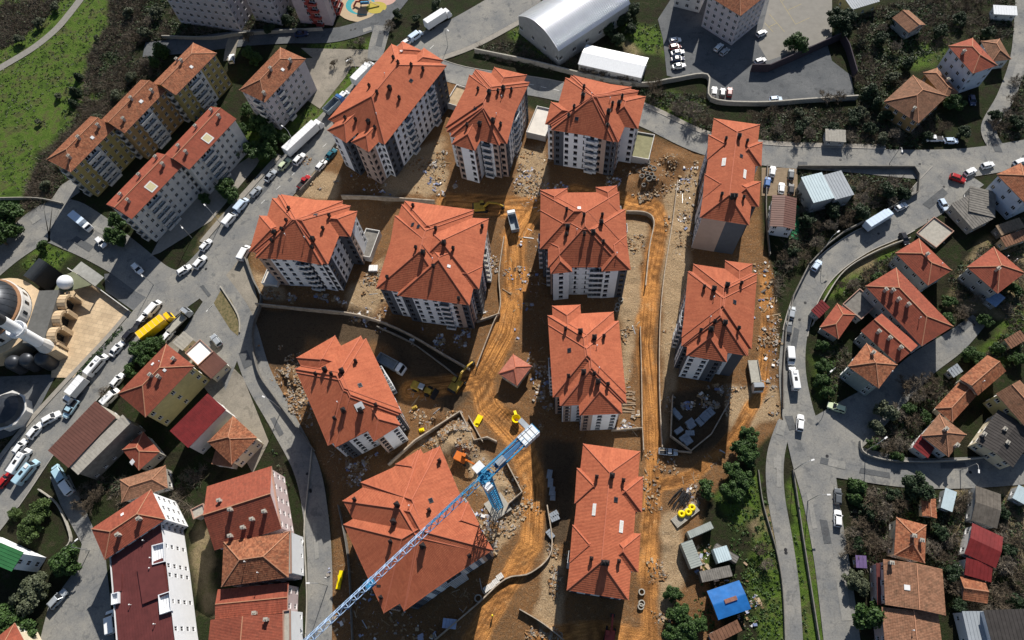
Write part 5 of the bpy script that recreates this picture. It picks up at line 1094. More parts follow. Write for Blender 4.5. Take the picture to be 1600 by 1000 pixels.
# ------------------------------------------------------------------ vehicles
PAINT = {'white': (.78, .79, .80), 'silver': (.42, .45, .48), 'grey': (.12, .13, .14), 'black': (.02, .02, .025), 'red': (.38, .02, .02), 'blue': (.05, .14, .36), 'navy': (.02, .035, .09), 'teal': (.02, .12, .16), 'cream': (.55, .62, .42), 'paleblue': (.35, .52, .62), 'yellow': (.85, .52, .01), 'darkred': (.17, .015, .02), 'bluewhite': (.55, .66, .80)}
def paint(c): return mat('car_paint_'+c, PAINT[c], .25, 0, spec=.6, metal=.3 if c in ('silver', 'grey') else 0)
VC = {}
def sec(x, hw, zb, zt, r=.14): return [(x, -hw, zb), (x, hw, zb), (x, hw, zt-r), (x, hw-r, zt), (x, -hw+r, zt), (x, -hw, zt-r)]
def wheel_parts(xs_, hw, r=.32):
    out_ = []
    for x in xs_:
        for s_ in (-1, 1):
            m = MB(); secs = [[(x+r*math.cos(t), s_*hw+yy, r+r*math.sin(t)) for t in np.linspace(0, 2*math.pi, 11)[:-1]] for yy in (-.11, .11)]; m.loft(secs, 0, True); out_.append(('wheel', m, [M_TYRE]))
    return out_
def lights(xf, xr, hw, z):
    out_ = []
    for nm, x, c in (('headlight', xf, mat('headlight', (.7, .7, .68), .2, 0)), ('taillight', xr, mat('taillight', (.3, .01, .01), .3, 0))):
        for s_ in (-1, 1): m = MB(); m.box((x, s_*hw, z), (.12, .34, .16)); out_.append((nm, m, [c]))
    return out_
def vehicle_parts(kind, colr):
    k = (kind, colr)
    if k in VC: return VC[k]
    P_ = paint(colr); ps = []; b = MB(); g = MB(); r = MB()
    if kind in ('sedan', 'hatch', 'suv'):
        L = {'sedan': 4.6, 'hatch': 4.1, 'suv': 4.6}[kind]; s_ = L/4.5; zt = 1.05 if kind == 'suv' else .93; top = 1.72 if kind == 'suv' else 1.45
        b.loft([sec(-2.25*s_, .68, .45, zt-.14), sec(-2.12*s_, .83, .28, zt-.03), sec(-1.3*s_, .90, .22, zt), sec(.5*s_, .91, .22, zt), sec(1.25*s_, .90, .22, zt-.03), sec(2.02*s_, .84, .26, zt-.16), sec(2.25*s_, .66, .42, zt-.27)])
        xr0, xr1 = (-1.85, -1.0) if kind == 'sedan' else (-2.1, -1.75)
        xf0, xf1 = 1.02, .28
        bt = [(xr0*s_, -.80, zt-.03), (xf0*s_, -.80, zt-.03), (xf0*s_, .80, zt-.03), (xr0*s_, .80, zt-.03)]; tp = [(xr1*s_, -.63, top), (xf1*s_, -.63, top), (xf1*s_, .63, top), (xr1*s_, .63, top)]
        g.hexa(bt, tp)
        r.hexa([(xr1*s_-.05, -.67, top-.02), (xf1*s_+.05, -.67, top-.02), (xf1*s_+.05, .67, top-.02), (xr1*s_-.05, .67, top-.02)], [(xr1*s_+.1, -.58, top+.05), (xf1*s_-.1, -.58, top+.05), (xf1*s_-.1, .58, top+.05), (xr1*s_+.1, .58, top+.05)])
        for xa, xb in ((xf0, xf1), (xr0, xr1)):
            for sy in (-1, 1): r.bar((xa*s_, sy*.81, zt-.02), (xb*s_, sy*.64, top), .09)
        for sy in (-1, 1): r.bar((-.35*s_, sy*.81, zt-.02), (-.4*s_, sy*.64, top), .09); r.box((.85*s_, sy*.98, zt), (.2, .16, .14))
        ps = [('body', b, [P_]), ('windows', g, [M_GLASS]), ('car_roof', r, [P_])]+wheel_parts((-1.35*s_, 1.38*s_), .82)+lights(2.16*s_, -2.2*s_, .58, zt-.3)
    elif kind in ('van', 'minibus'):
        L = 5.0 if kind == 'van' else 6.6; hw = .95; top = 2.05 if kind == 'van' else 2.5; f = L/2
        b.loft([sec(-f, .88, .4, top-.12), sec(-f+.15, hw, .3, top), sec(f-1.75, hw, .28, top), sec(f-1.45, hw, .28, top-.08), sec(f-.75, hw*.97, .28, 1.22), sec(f-.1, hw*.9, .3, 1.0), sec(f, hw*.75, .4, .8)])
        g.hexa([(f-1.42, -.80, top-.10), (f-.80, -.80, 1.27), (f-.80, .80, 1.27), (f-1.42, .80, top-.10)], [(f-1.40, -.76, top-.05), (f-.77, -.78, 1.32), (f-.77, .78, 1.32), (f-1.40, .76, top-.05)])
        for sy in (-1, 1): g.box((-.35, sy*(hw-.02), 1.3), (L-2.7, .07, .55))
        g.box((-f+.06, 0, 1.3), (.15, 1.4, .55))
        ps = [('body', b, [P_]), ('windows', g, [M_GLASS])]+wheel_parts((-L*.3, L*.31), .86, .34)+lights(f-.08, -f, .66, .62)
        if kind == 'minibus':
            m = MB(); m.box((-.6, 0, top-.005), (1.0, .7, .12)); ps.append(('roof_hatch', m, [M_BLACK])); m = MB(); m.box((1.2, 0, top-.005), (.9, .9, .18)); ps.append(('air_unit', m, [mat('air_unit_white', (.7, .7, .7), .5, 0)]))
    elif kind == 'pickup':
        b.loft([sec(-2.5, .85, .5, .95), sec(-2.4, .9, .4, 1.0), sec(1.0, .92, .38, 1.02), sec(2.2, .86, .4, .9), sec(2.5, .7, .5, .75)])
        g.hexa([(-.3, -.8, 1.0), (1.35, -.8, 1.0), (1.35, .8, 1.0), (-.3, .8, 1.0)], [(-.1, -.66, 1.65), (.75, -.66, 1.65), (.75, .66, 1.65), (-.1, .66, 1.65)])
        r.box((.33, 0, 1.63), (.95, 1.4, .08)); m = MB(); m.box((-1.4, 0, 1.015), (1.8, 1.5, .03))
        ps = [('body', b, [P_]), ('windows', g, [M_GLASS]), ('car_roof', r, [P_]), ('load_bed', m, [M_BLACK])]+wheel_parts((-1.5, 1.55), .84, .36)+lights(2.42, -2.48, .6, .65)
    else:   # lorries: boxtruck, tipper, flatbed, semi
        Lb, bh, bw = {'boxtruck': (5.2, 2.3, 2.2), 'tipper': (5.4, 1.5, 2.4), 'flatbed': (5.6, .35, 2.3), 'semi': (12.6, 2.75, 2.5), 'bigbox': (7.6, 2.6, 2.45)}[kind]
        cw = 2.1 if kind == 'boxtruck' else 2.35; ch = 2.2 if kind == 'boxtruck' else 2.8; x1 = Lb/2
        m = MB(); m.box((1.0, 0, .62), (Lb+2., .9, .3)); ps.append(('chassis', m, [M_BLACK]))
        x0 = -x1
        cab = MB(); cx = x1+.35; cab.loft([sec(cx, cw/2-.06, .5, ch-.15), sec(cx+.15, cw/2, .45, ch), sec(cx+1.1, cw/2, .45, ch-.02), sec(cx+1.6, cw/2-.02, .45, 1.55), sec(cx+1.8, cw/2-.1, .5, 1.3)])
        cabcol = P_ if kind not in ('boxtruck',) else paint('white' if colr != 'yellow' else 'grey')
        ps.append(('cab', cab, [cabcol])); g.hexa([(cx+1.15, -cw/2+.15, ch-.1), (cx+1.55, -cw/2+.15, 1.62), (cx+1.55, cw/2-.15, 1.62), (cx+1.15, cw/2-.15, ch-.1)], [(cx+1.2, -cw/2+.17, ch-.06), (cx+1.62, -cw/2+.17, 1.66), (cx+1.62, cw/2-.17, 1.66), (cx+1.2, cw/2-.17, ch-.06)]); ps.append(('windscreen', g, [M_GLASS]))
        bx = MB(); mm = P_
        if kind in ('boxtruck', 'semi', 'bigbox'):
            bx.loft([sec(-x1, bw/2-.02, .95, .95+bh, .05), sec(-x1+.03, bw/2, .93, .95+bh, .05), sec(x1-.03, bw/2, .93, .95+bh, .05), sec(x1, bw/2-.02, .95, .95+bh, .05)]); ps.append(('cargo_box', bx, [mm]))
            rb = MB()
            for i in range(int(Lb/1.2)+1): rb.box((-x1+.1+i*(Lb-.2)/int(Lb/1.2), 0, .95+bh-.005), (.06, bw-.1, .03))
            ps.append(('roof_ribs', rb, [mat('box_rib', (.55, .55, .55), .5, 0)]))
        elif kind == 'tipper':
            t_ = .1
            bx.box((0, 0, .95), (Lb, bw, .15))
            for c_, d_ in (((0, -bw/2+t_/2, 1.1), (Lb, t_, bh)), ((0, bw/2-t_/2, 1.1), (Lb, t_, bh)), ((-x1+t_/2, 0, 1.1), (t_, bw-2*t_, bh)), ((x1-t_/2, 0, 1.1), (t_, bw-2*t_, bh+.3))): bx.box(c_, d_)
            ps.append(('tipping_body', bx, [mat('tipper_grey', (.24, .28, .32), .5, .2)]))
        else:
            bx.box((0, 0, .95), (Lb, bw, .15)); 
            for c_, d_ in (((0, -bw/2+.04, 1.1), (Lb, .06, bh)), ((0, bw/2-.04, 1.1), (Lb, .06, bh)), ((x1-.04, 0, 1.1), (.06, bw-.2, bh+.5))): bx.box(c_, d_)
            ps.append(('load_bed', bx, [mat('flatbed_grey', (.33, .32, .28), .7, .2)]))
        wx = (-x1+.8, cx+.9) if kind == 'boxtruck' else ((-x1+.9, -x1+2.0, x1-1.2, cx+.9) if kind == 'semi' else (-x1+.9, -x1+2.0, cx+.9))
        ps += wheel_parts(wx, cw/2-.18, .46)
    out_ = [(nm, mb.mesh(nm, mt)) for nm, mb, mt in ps]; VC[k] = out_; return out_
NAMES = {'sedan': ('car', 'car'), 'hatch': ('car', 'car'), 'suv': ('car', 'car'), 'van': ('van', 'van'), 'minibus': ('minibus', 'minibus'), 'pickup': ('pickup_truck', 'pickup'), 'boxtruck': ('box_truck', 'truck'), 'tipper': ('tipper_truck', 'truck'), 'flatbed': ('flatbed_truck', 'truck'), 'semi': ('articulated_lorry', 'lorry'), 'bigbox': ('box_truck', 'truck')}
ROADZ = .09
def vehicle(kind, colr, px, py, hx, hy, label, group=None, sc=1.08, z=None):
    a = G(px, py, .7); b = G(px+hx, py+hy, .7); rz = math.atan2(b.y-a.y, b.x-a.x); zz_ = ROADZ if z is None else z
    if gsite_at(a.x, a.y): zz_ = max(gh(a.x, a.y), .0)
    nm, ct = NAMES[kind]; root = put(nm, None, T((a.x, a.y, zz_), rz, (sc, sc, sc))); root.empty_display_size = .5; tag(root, label, ct, group)
    for n_, me_ in vehicle_parts(kind, colr): put(n_, me_, WM[root.name], root)
    return root
def gsite_at(x, y):
    p = to_px(np.array([x]), np.array([y])); return bool(poly_sd(p[0], p[1], SITE)[0] > 0)
WS = 'cars along the wide street'; LW = 'white car along the wide street between the old white blocks and the mosque'
dU = (14, -16)
for k_, c_, x_, y_, d_, l_, g_ in [
    ('van', 'bluewhite', 650, 57, (14, -10), 'pale blue van behind the white box truck on the wide street', None), ('bigbox', 'white', 681, 36, (14, -9), 'white box truck on the wide street above the longest new block', None), ('hatch', 'white', 636, 66, (14, -9), 'white hatchback behind the pale blue van', None),
    ('semi', 'white', 473, 222, (14, -13), 'long white articulated lorry parked beside the lone pinkish block', None), ('bigbox', 'white', 567, 122, (12, -12), 'pale lorry parked close along the wall of the longest new block', None), ('van', 'white', 537, 152, (12, -12), 'white van parked between the two lorries beside the longest block', None), ('tipper', 'blue', 520, 170, (12, -12), 'blue lorry parked in front of the long white articulated lorry', None),
    ('suv', 'white', 468, 249, dU, 'white car with dark roof behind the long white articulated lorry', None), ('sedan', 'teal', 517, 241, dU, 'dark teal car beside the longest new block', None), ('hatch', 'white', 502, 258, dU, 'white hatchback next to the dark teal car', None), ('pickup', 'red', 475, 284, dU, 'red pickup beside the site wall', None),
    ('suv', 'cream', 445, 257, dU, 'cream car behind the white one with the dark roof', None), ('sedan', 'silver', 423, 275, dU, 'silver car parked by the upper kerb of the wide street', None), ('hatch', 'silver', 400, 300, dU, LW, WS), ('van', 'bluewhite', 378, 321, dU, 'pale blue van by the kerb below the old white blocks', None), ('van', 'white', 360, 343, dU, 'white van behind the pale blue one below the old white blocks', None),
    ('hatch', 'white', 322, 383, dU, LW, WS), ('suv', 'white', 313, 410, dU, LW, WS), ('hatch', 'white', 288, 422, (14, -9), LW, WS), ('hatch', 'white', 215, 420, (12, 12), 'white car coming round the corner of the side street near the plaza', None), ('hatch', 'white', 158, 379, (12, 12), 'white car on the side street beside the blue and white box van', None), ('boxtruck', 'bluewhite', 127, 347, (15, 12), 'blue and white box van parked on the side street', None),
    ('van', 'white', 382, 396, (8, -14), 'white van beside the junction block', None), ('van', 'white', 241, 482, dU, 'white van beside the plaza hedge near the junction', None), ('hatch', 'white', 225, 497, dU, LW, WS), ('hatch', 'white', 362, 92, (0, -10), 'white car in the sunny gap of the shaded upper street', None), ('sedan', 'navy', 471, 53, (14, -2), 'dark blue car in the shaded upper street', None),
    ('suv', 'black', 204, 522, dU, 'black car along the plaza hedge', None), ('sedan', 'black', 220, 505, dU, 'dark saloon between the white van and the black car', None), ('sedan', 'white', 183, 545, dU, LW, WS), ('minibus', 'white', 153, 571, dU, 'white minibus along the plaza hedge', None), ('boxtruck', 'white', 126, 607, (-12, 14), 'white small box lorry below the plaza', None),
    ('pickup', 'paleblue', 111, 639, (-10, 14), 'pale blue loaded pickup beside the brown sheet-roofed building', None), ('suv', 'white', 81, 653, (14, -8), 'white car with a black sunroof at the street bend', None), ('suv', 'white', 56, 673, (10, -12), LW, WS), ('hatch', 'white', 32, 698, (9, -12), LW, WS), ('minibus', 'white', 34, 721, (8, -12), 'white minibus at the left end of the wide street', None), ('minibus', 'paleblue', 44, 738, (10, -12), 'pale blue minibus at the left end of the wide street', None),
    ('hatch', 'red', 8, 750, (10, -12), 'red car at the left edge of the wide street', None), ('hatch', 'white', 184, 594, (10, -12), 'white car in front of the round evergreen', None), ('van', 'white', 174, 621, (10, -10), 'white van tucked beside the yellow-walled house', None), ('bigbox', 'yellow', 243, 517, (13, -10), 'bright yellow box lorry at the junction', None), ('flatbed', 'silver', 277, 507, (10, -10), 'silver flatbed lorry beside the yellow box lorry', None), ('hatch', 'white', 263, 524, (8, -9), 'white car behind the yellow box lorry', None),
    ('hatch', 'silver', 338, 532, (-8, -10), 'silver car driving up the narrow street', None), ('van', 'paleblue', 93, 740, (-6, -10), 'pale blue van beside the brown sheet-roofed building corner', None), ('van', 'white', 104, 760, (-8, -12), 'white van beside the planted corner', None), ('suv', 'silver', 91, 936, (12, -13), 'silver car on the courtyard road below the green-roofed house', None), ('van', 'white', 174, 972, (-1, -12), 'white van in the shade of the maroon-roofed building', None), ('sedan', 'white', 465, 859, (3, -12), 'white car parked beside the terrace balconies', None)]:
    vehicle(k_, c_, x_, y_, d_[0], d_[1], l_, g_)
CP = 'cars in the dark car park'; LC = 'white car parked in the shaded car park'
for k_, c_, x_, y_, d_, l_, g_ in [
    ('hatch', 'white', 1055, 63, (12, -2), LC, CP), ('hatch', 'darkred', 1055, 73, (12, -2), 'dark red car in the row of the shaded car park', None), ('sedan', 'white', 1059, 82, (12, -2), LC, CP), ('sedan', 'navy', 1059, 92, (12, -1), 'dark blue car in the row of the shaded car park', None), ('sedan', 'white', 1061, 103, (12, -2), LC, CP),
    ('hatch', 'white', 1123, 74, (8, -8), 'white car at the foot of the tall white block', None), ('hatch', 'silver', 1132, 81, (8, -7), 'silver car at the foot of the tall white block', None), ('hatch', 'white', 1188, 95, (12, -4), 'white car alone on the worn corner of the car park', None), ('hatch', 'white', 1116, 143, (1, -12), 'white car by the lower wall of the car park', None), ('hatch', 'grey', 1129, 145, (1, -12), 'grey car by the lower wall of the car park', None), ('hatch', 'darkred', 1140, 144, (1, -12), 'dark red car by the lower wall of the car park', None),
    ('hatch', 'white', 1190, 52, (12, -6), 'white car beside the sunny wall of the tall white block', None), ('hatch', 'bluewhite', 1212, 155, (12, -1), 'pale blue car below the car park trees', None), ('hatch', 'bluewhite', 1486, 220, (12, 0), 'pale blue car by the kerb near the brown pyramid-roofed house', None), ('pickup', 'white', 1460, 217, (-12, 0), 'white pickup with a wooden bed by the kerb', None), ('hatch', 'navy', 1519, 157, (3, 12), 'dark car in the yard of the pale blue walled house', None),
    ('hatch', 'white', 1207, 268, (2, -12), 'white car by the wall end of the gravel parking yard', None), ('hatch', 'blue', 1199, 285, (2, -12), 'blue car by the long gabled block', None), ('hatch', 'white', 1221, 294, (1, -12), 'white car in the middle of the gravel parking yard', None), ('hatch', 'grey', 1236, 273, (1, -12), 'grey car in the gravel parking yard', None), ('hatch', 'black', 1236, 296, (1, -12), 'black car in the gravel parking yard', None),
    ('hatch', 'white', 1408, 323, (12, -6), 'white car at the head of the curving road', None), ('bigbox', 'bluewhite', 1366, 349, (13, -8), 'blue and white box lorry in the curving road', None), ('hatch', 'bluewhite', 1276, 415, (8, -11), 'pale blue car parked on the bend of the curving road', None), ('hatch', 'silver', 1237, 489, (2, -12), 'silver car by the long wall of the curving road', None), ('suv', 'red', 1496, 279, (12, 4), 'red and white car beside the flat concrete roofs', None), ('hatch', 'white', 1516, 268, (12, -6), 'white car by the long flat concrete roof', None), ('hatch', 'white', 1543, 258, (12, -3), 'white car on the upper road near the pale blue house', None),
    ('hatch', 'bluewhite', 1474, 320, (6, 10), 'pale blue car beside the rubble plot', None), ('hatch', 'black', 1413, 373, (6, 12), 'black car in the walled garden entrance', None), ('hatch', 'white', 1593, 253, (12, -5), 'white car at the right edge of the upper road', None), ('hatch', 'grey', 1232, 513, (1, -12), 'grey car by the long wall of the curving road', None), ('van', 'white', 1235, 557, (1, 12), 'white van by the long wall of the curving road', None), ('minibus', 'white', 1240, 592, (-2, -12), 'white minibus by the long wall of the curving road', None),
    ('suv', 'white', 1250, 661, (1, -12), 'white car near the lane fork', None), ('suv', 'cream', 1307, 637, (-12, -4), 'pale green car at the side lane mouth', None), ('hatch', 'grey', 1309, 776, (0, -12), 'dark grey car on the lower road', None), ('hatch', 'white', 1309, 810, (0, -12), 'white car behind the dark grey one on the lower road', None)]:
    vehicle(k_, c_, x_, y_, d_[0], d_[1], l_, g_, .98)
vehicle('tipper', 'white', 607, 568, 13, 7, 'white and grey tipper lorry beside the slanting block', None, 1.1)
vehicle('tipper', 'white', 803, 352, -3, -12, 'orange dusted tipper lorry on the dirt track junction', None, 1.)
vehicle('flatbed', 'silver', 1178, 582, 2, 12, 'grey flatbed lorry beside the block above the pallet yard', None, 1.15)
vehicle('pickup', 'silver', 1044, 706, 12, 1, 'grey pickup at the corner of the pallet yard', None, .95)

# ------------------------------------------------------------------ building machines
def excavator(label, px, py, hx, hy, house_ang, boom, m=M_YEL, sc=1.):
    a = G(px, py, 1); b = G(px+hx, py+hy, 1); rz = math.atan2(b.y-a.y, b.x-a.x); z0 = gh(a.x, a.y)
    root = put('excavator', None, T((a.x, a.y, z0), rz, (sc, sc, sc))); tag(root, label, 'excavator'); M_ = WM[root.name]
    def add(nm, mb, mt): put(nm, mb.mesh(nm, mt), M_, root)
    for s_ in (-1, 1):
        t = MB(); prof = [(-2, .45), (-1.75, .1), (1.75, .1), (2, .45), (1.75, .85), (-1.75, .85)]
        secs = [[(x, s_*1.1+yy, z) for x, z in prof] for yy in (-.3, .3)]; t.loft(secs, 0, True); add('track', t, [M_TYRE])
    t = MB(); t.box((0, 0, .5), (1.6, 1.6, .55)); add('turntable', t, [M_BLACK])
    ca, sa = math.cos(house_ang), math.sin(house_ang); q = lambda x, y, z: (x*ca-y*sa, x*sa+y*ca, z)
    t = MB(); t.hexa([q(-2.3, -1.3, 1.05), q(1.2, -1.3, 1.05), q(1.2, 1.3, 1.05), q(-2.3, 1.3, 1.05)], [q(-2.2, -1.2, 2.1), q(1.0, -1.25, 1.9), q(1.0, 1.25, 1.9), q(-2.2, 1.2, 2.1)]); add('engine_house', t, [m])
    t = MB(); t.hexa([q(-2.7, -1.2, 1.1), q(-2.2, -1.3, 1.1), q(-2.2, 1.3, 1.1), q(-2.7, 1.2, 1.1)], [q(-2.6, -1.1, 2.0), q(-2.2, -1.2, 2.12), q(-2.2, 1.2, 2.12), q(-2.6, 1.1, 2.0)]); add('counterweight', t, [M_BLACK])
    t = MB(); t.hexa([q(-.3, .25, 1.9), q(1.25, .25, 1.5), q(1.25, 1.25, 1.5), q(-.3, 1.25, 1.9)], [q(-.2, .3, 2.95), q(.9, .3, 2.95), q(.9, 1.2, 2.95), q(-.2, 1.2, 2.95)]); add('cab', t, [M_GLASS])
    t = MB(); t.hexa([q(-.25, .27, 2.955), q(.95, .27, 2.955), q(.95, 1.23, 2.955), q(-.25, 1.23, 2.955)], [q(-.2, .3, 3.03), q(.9, .3, 3.03), q(.9, 1.2, 3.03), q(-.2, 1.2, 3.03)]); add('cab_roof', t, [m])
    e, h1, tip = boom
    t = MB(); t.bar(q(.8, -.2, 1.7), q(e*.55, -.2, h1), .5, 0, .6); t.bar(q(e*.55, -.2, h1), q(e, -.2, h1*.8), .45, 0, .5); add('boom', t, [m])
    t = MB(); t.bar(q(e, -.2, h1*.85), q(tip, -.2, 1.1), .4, 0, .42); add('arm', t, [m])
    t = MB(); t.hexa([q(tip-.5, -.8, .1), q(tip+.4, -.8, .3), q(tip+.4, .4, .3), q(tip-.5, .4, .1)], [q(tip-.6, -.8, 1.1), q(tip+.3, -.8, 1.2), q(tip+.3, .4, 1.2), q(tip-.6, .4, 1.1)]); add('bucket', t, [M_BLACK])
    return root
excavator('yellow excavator reaching over the dirt track behind the squarest block', 752, 324, 12, 0, .1, (4.6, 3.6, 6.6))
excavator('yellow excavator digging beside the curving wall with its arm raised to the track', 714, 600, 8, -8, .2, (4.5, 3.8, 7.), sc=1.05)
excavator('orange excavator with dark cab beside the tower crane', 723, 717, 8, 6, .2, (3.5, 2.4, 4.8), M_ORANGE, .9)
excavator('red digger at the foot of the long new block', 953, 992, 2, -10, .1, (3.6, 2.6, 5.), M_REDW, .85)
def loader(label, px, py, hx, hy):
    a = G(px, py, 1); b = G(px+hx, py+hy, 1); rz = math.atan2(b.y-a.y, b.x-a.x)
    root = put('wheel_loader', None, T((a.x, a.y, gh(a.x, a.y)), rz)); tag(root, label, 'loader'); M_ = WM[root.name]
    def add(nm, mb, mt): put(nm, mb.mesh(nm, mt), M_, root)
    t = MB(); t.loft([sec(-3.2, .9, .7, 1.7), sec(-2.9, 1.1, .6, 2.0), sec(-.6, 1.1, .6, 2.1)]); add('engine_cover', t, [M_YEL])
    t = MB(); t.box((.0, 0, 1.2), (1.5, 1.5, 1.8), 0, 0, .85); add('cab', t, [M_GLASS]); t = MB(); t.box((0, 0, 3.0), (1.5, 1.5, .1)); add('cab_roof', t, [M_STEEL])
    t = MB(); t.box((1.6, 0, .7), (2., 1.3, .8)); add('front_frame', t, [M_YEL])
    for s_ in (-1, 1): t = MB(); t.bar((1., s_*.6, 1.5), (3.3, s_*.6, .6), .25, 0, .4); add('lift_arm', t, [M_YEL])
    t = MB(); t.hexa([(3.1, -1.45, .15), (4.2, -1.45, .1), (4.2, 1.45, .1), (3.1, 1.45, .15)], [(3.0, -1.45, 1.2), (3.3, -1.45, 1.2), (3.3, 1.45, 1.2), (3.0, 1.45, 1.2)]); add('bucket', t, [M_BLACK])
    for x in (-1.9, 1.7):
        for s_ in (-1, 1):
            t = MB(); t.loft([[(x+.72*math.cos(q), s_*1.15+yy, .72+.72*math.sin(q)) for q in np.linspace(0, 2*math.pi, 13)[:-1]] for yy in (-.28, .28)], 0, True); add('wheel', t, [M_TYRE])
loader('yellow wheel loader standing in the dug-out hollow', 660, 607, 12, 5)
def crane():
    b = G(778, 792); H_ = 35.; top = Vector((b.x, b.y, H_)); tip = G(478, 1004, H_); d = Vector((tip.x-b.x, tip.y-b.y, 0)).normalized(); n_ = Vector((-d.y, d.x, 0))
    cj = G(832, 664, H_); Lc = (Vector((cj.x, cj.y, 0))-Vector((b.x, b.y, 0))).length
    root = thing('tower_crane', 'blue and white tower crane with its jib over the largest block', 'crane', (b.x, b.y, 0))
    m = MB(); m.box((b.x, b.y, -.4), (5, 5, 1.), 0, .6); part('foundation', m, M_CONC, root)
    s_ = .95; mm = MB(); C4 = [d*s_+n_*s_, -d*s_+n_*s_, -d*s_-n_*s_, d*s_-n_*s_]; nb = 14
    bb = Vector((b.x, b.y, 0))
    for c in C4: mm.bar(bb+c+Vector((0, 0, .5)), bb+c+Vector((0, 0, H_-2)), .22)
    for k in range(nb):
        z0 = .6+(H_-2.6)*k/nb; z1 = .6+(H_-2.6)*(k+1)/nb
        for i in range(4):
            p, q = bb+C4[i], bb+C4[(i+1) % 4]; mm.bar(p+Vector((0, 0, z0)), q+Vector((0, 0, z1)), .13); mm.bar(q+Vector((0, 0, z0)), p+Vector((0, 0, z1)), .13); mm.bar(p+Vector((0, 0, z1)), q+Vector((0, 0, z1)), .13)
    part('mast', mm, M_BLUE, root)
    m = MB(); m.lathe((b.x, b.y, H_-2), [(.1, 0), (1.5, 0), (1.5, 1.2), (.1, 1.2)], 12); part('slewing_ring', m, M_BLUE, root)
    m = MB(); c = top+n_*1.9+d*.8; m.box((c.x, c.y, H_-2.3), (1.7, 1.5, 2.2), 0, math.atan2(d.y, d.x), .9); part('operator_cab', m, M_CRWHITE, root)
    m = MB(); c = top-n_*2.3-d*.3; m.box((c.x, c.y, H_-1.3), (2.2, 1.7, 1.3), 0, math.atan2(d.y, d.x)); part('control_cabinet', m, M_CRWHITE, root)
    Lj = 62.; seg = 2.; nn = int(Lj/seg); jw = .65; jh = 1.4
    for k0, k1, mt in ((0, 7, M_BLUE), (7, 10, M_CRPALE), (10, 17, M_CRPALE), (17, 23, M_CRPALE), (23, 26, M_BLUE), (26, nn, M_CRPALE)):
        m = MB()
        for k in range(k0, min(k1, nn)):
            a, q = 1.+k*seg, 1.+(k+1)*seg
            for s2 in (-1, 1):
                m.bar(top+d*a+n_*jw*s2, top+d*q+n_*jw*s2, .13); m.bar(top+d*a+n_*jw*s2, top+d*(a+q)/2+Vector((0, 0, jh)), .08); m.bar(top+d*(a+q)/2+Vector((0, 0, jh)), top+d*q+n_*jw*s2, .08)
            m.bar(top+d*a+Vector((0, 0, jh)), top+d*q+Vector((0, 0, jh)), .18); m.bar(top+d*a-n_*jw, top+d*q+n_*jw, .10); m.bar(top+d*q-n_*jw, top+d*q+n_*jw, .12)
        part('jib', m, mt, root)
    m = MB()
    for s2 in (-1, 1): m.bar(top+n_*s2*1., top-d*Lc+n_*s2*1., .3, 0, .45); m.bar(top+n_*s2*1.05+Vector((0, 0, 1.)), top-d*Lc+n_*s2*1.05+Vector((0, 0, 1.)), .08)
    for k in range(9): m.bar(top-d*Lc*k/8-n_, top-d*Lc*k/8+n_, .16); m.bar(top-d*Lc*k/8-n_, top-d*Lc*min(k+1, 8)/8+n_, .1)
    part('counter_jib', m, M_BLUE, root)
    m = MB(); c = top-d*Lc*.5; m.box((c.x, c.y, H_+.25), (Lc*.62, 1.3, .06), 0, math.atan2(d.y, d.x)); part('walkway', m, mat('walkway_grating', (.03, .10, .22), .6, .2), root)
    for k in range(4):
        m = MB(); c = top-d*(Lc-.6-k*1.05); m.box((c.x, c.y, H_-1.6), (.9, 2.5, 2.2), 0, math.atan2(d.y, d.x)); part('counterweight', m, M_CRWHITE, root)
    m = MB(); c = top-d*Lc*.3+n_*.2; m.box((c.x, c.y, H_+.3), (2., 1.3, 1.1), 0, math.atan2(d.y, d.x)); part('winch', m, M_STEEL, root)
    m = MB()
    for s2 in (-1, 1): m.bar(top+n_*s2*.8, top+Vector((0, 0, 3.2)), .2)
    m.bar(top+Vector((0, 0, 3.2)), top+d*16+Vector((0, 0, 1.5)), .07); m.bar(top+Vector((0, 0, 3.2)), top-d*(Lc-2)+Vector((0, 0, .3)), .07); part('tower_head', m, M_BLUE, root)
    m = MB(); c = top+d*29.5; m.box((c.x, c.y, H_-.6), (1.9, 1.7, .5), 0, math.atan2(d.y, d.x)); tr = part('trolley', m, M_BLUE, root)
    m = MB(); m.bar(c+Vector((0, 0, -.6)), c+Vector((0, 0, -7.)), .07); m.box((c.x, c.y, H_-8.), (.6, .5, 1.1)); part('hook_block', m, M_BLACK, tr)
    m = MB(); w0 = top-d*Lc-n_*1.4; m.box(((top-d*(Lc-1)-n_*2.6).x, (top-d*(Lc-1)-n_*2.6).y, H_-1.2), (1.1, 2.6, .5), 0, math.atan2(d.y, d.x)); part('maintenance_platform', m, M_GREYM, root)
crane()

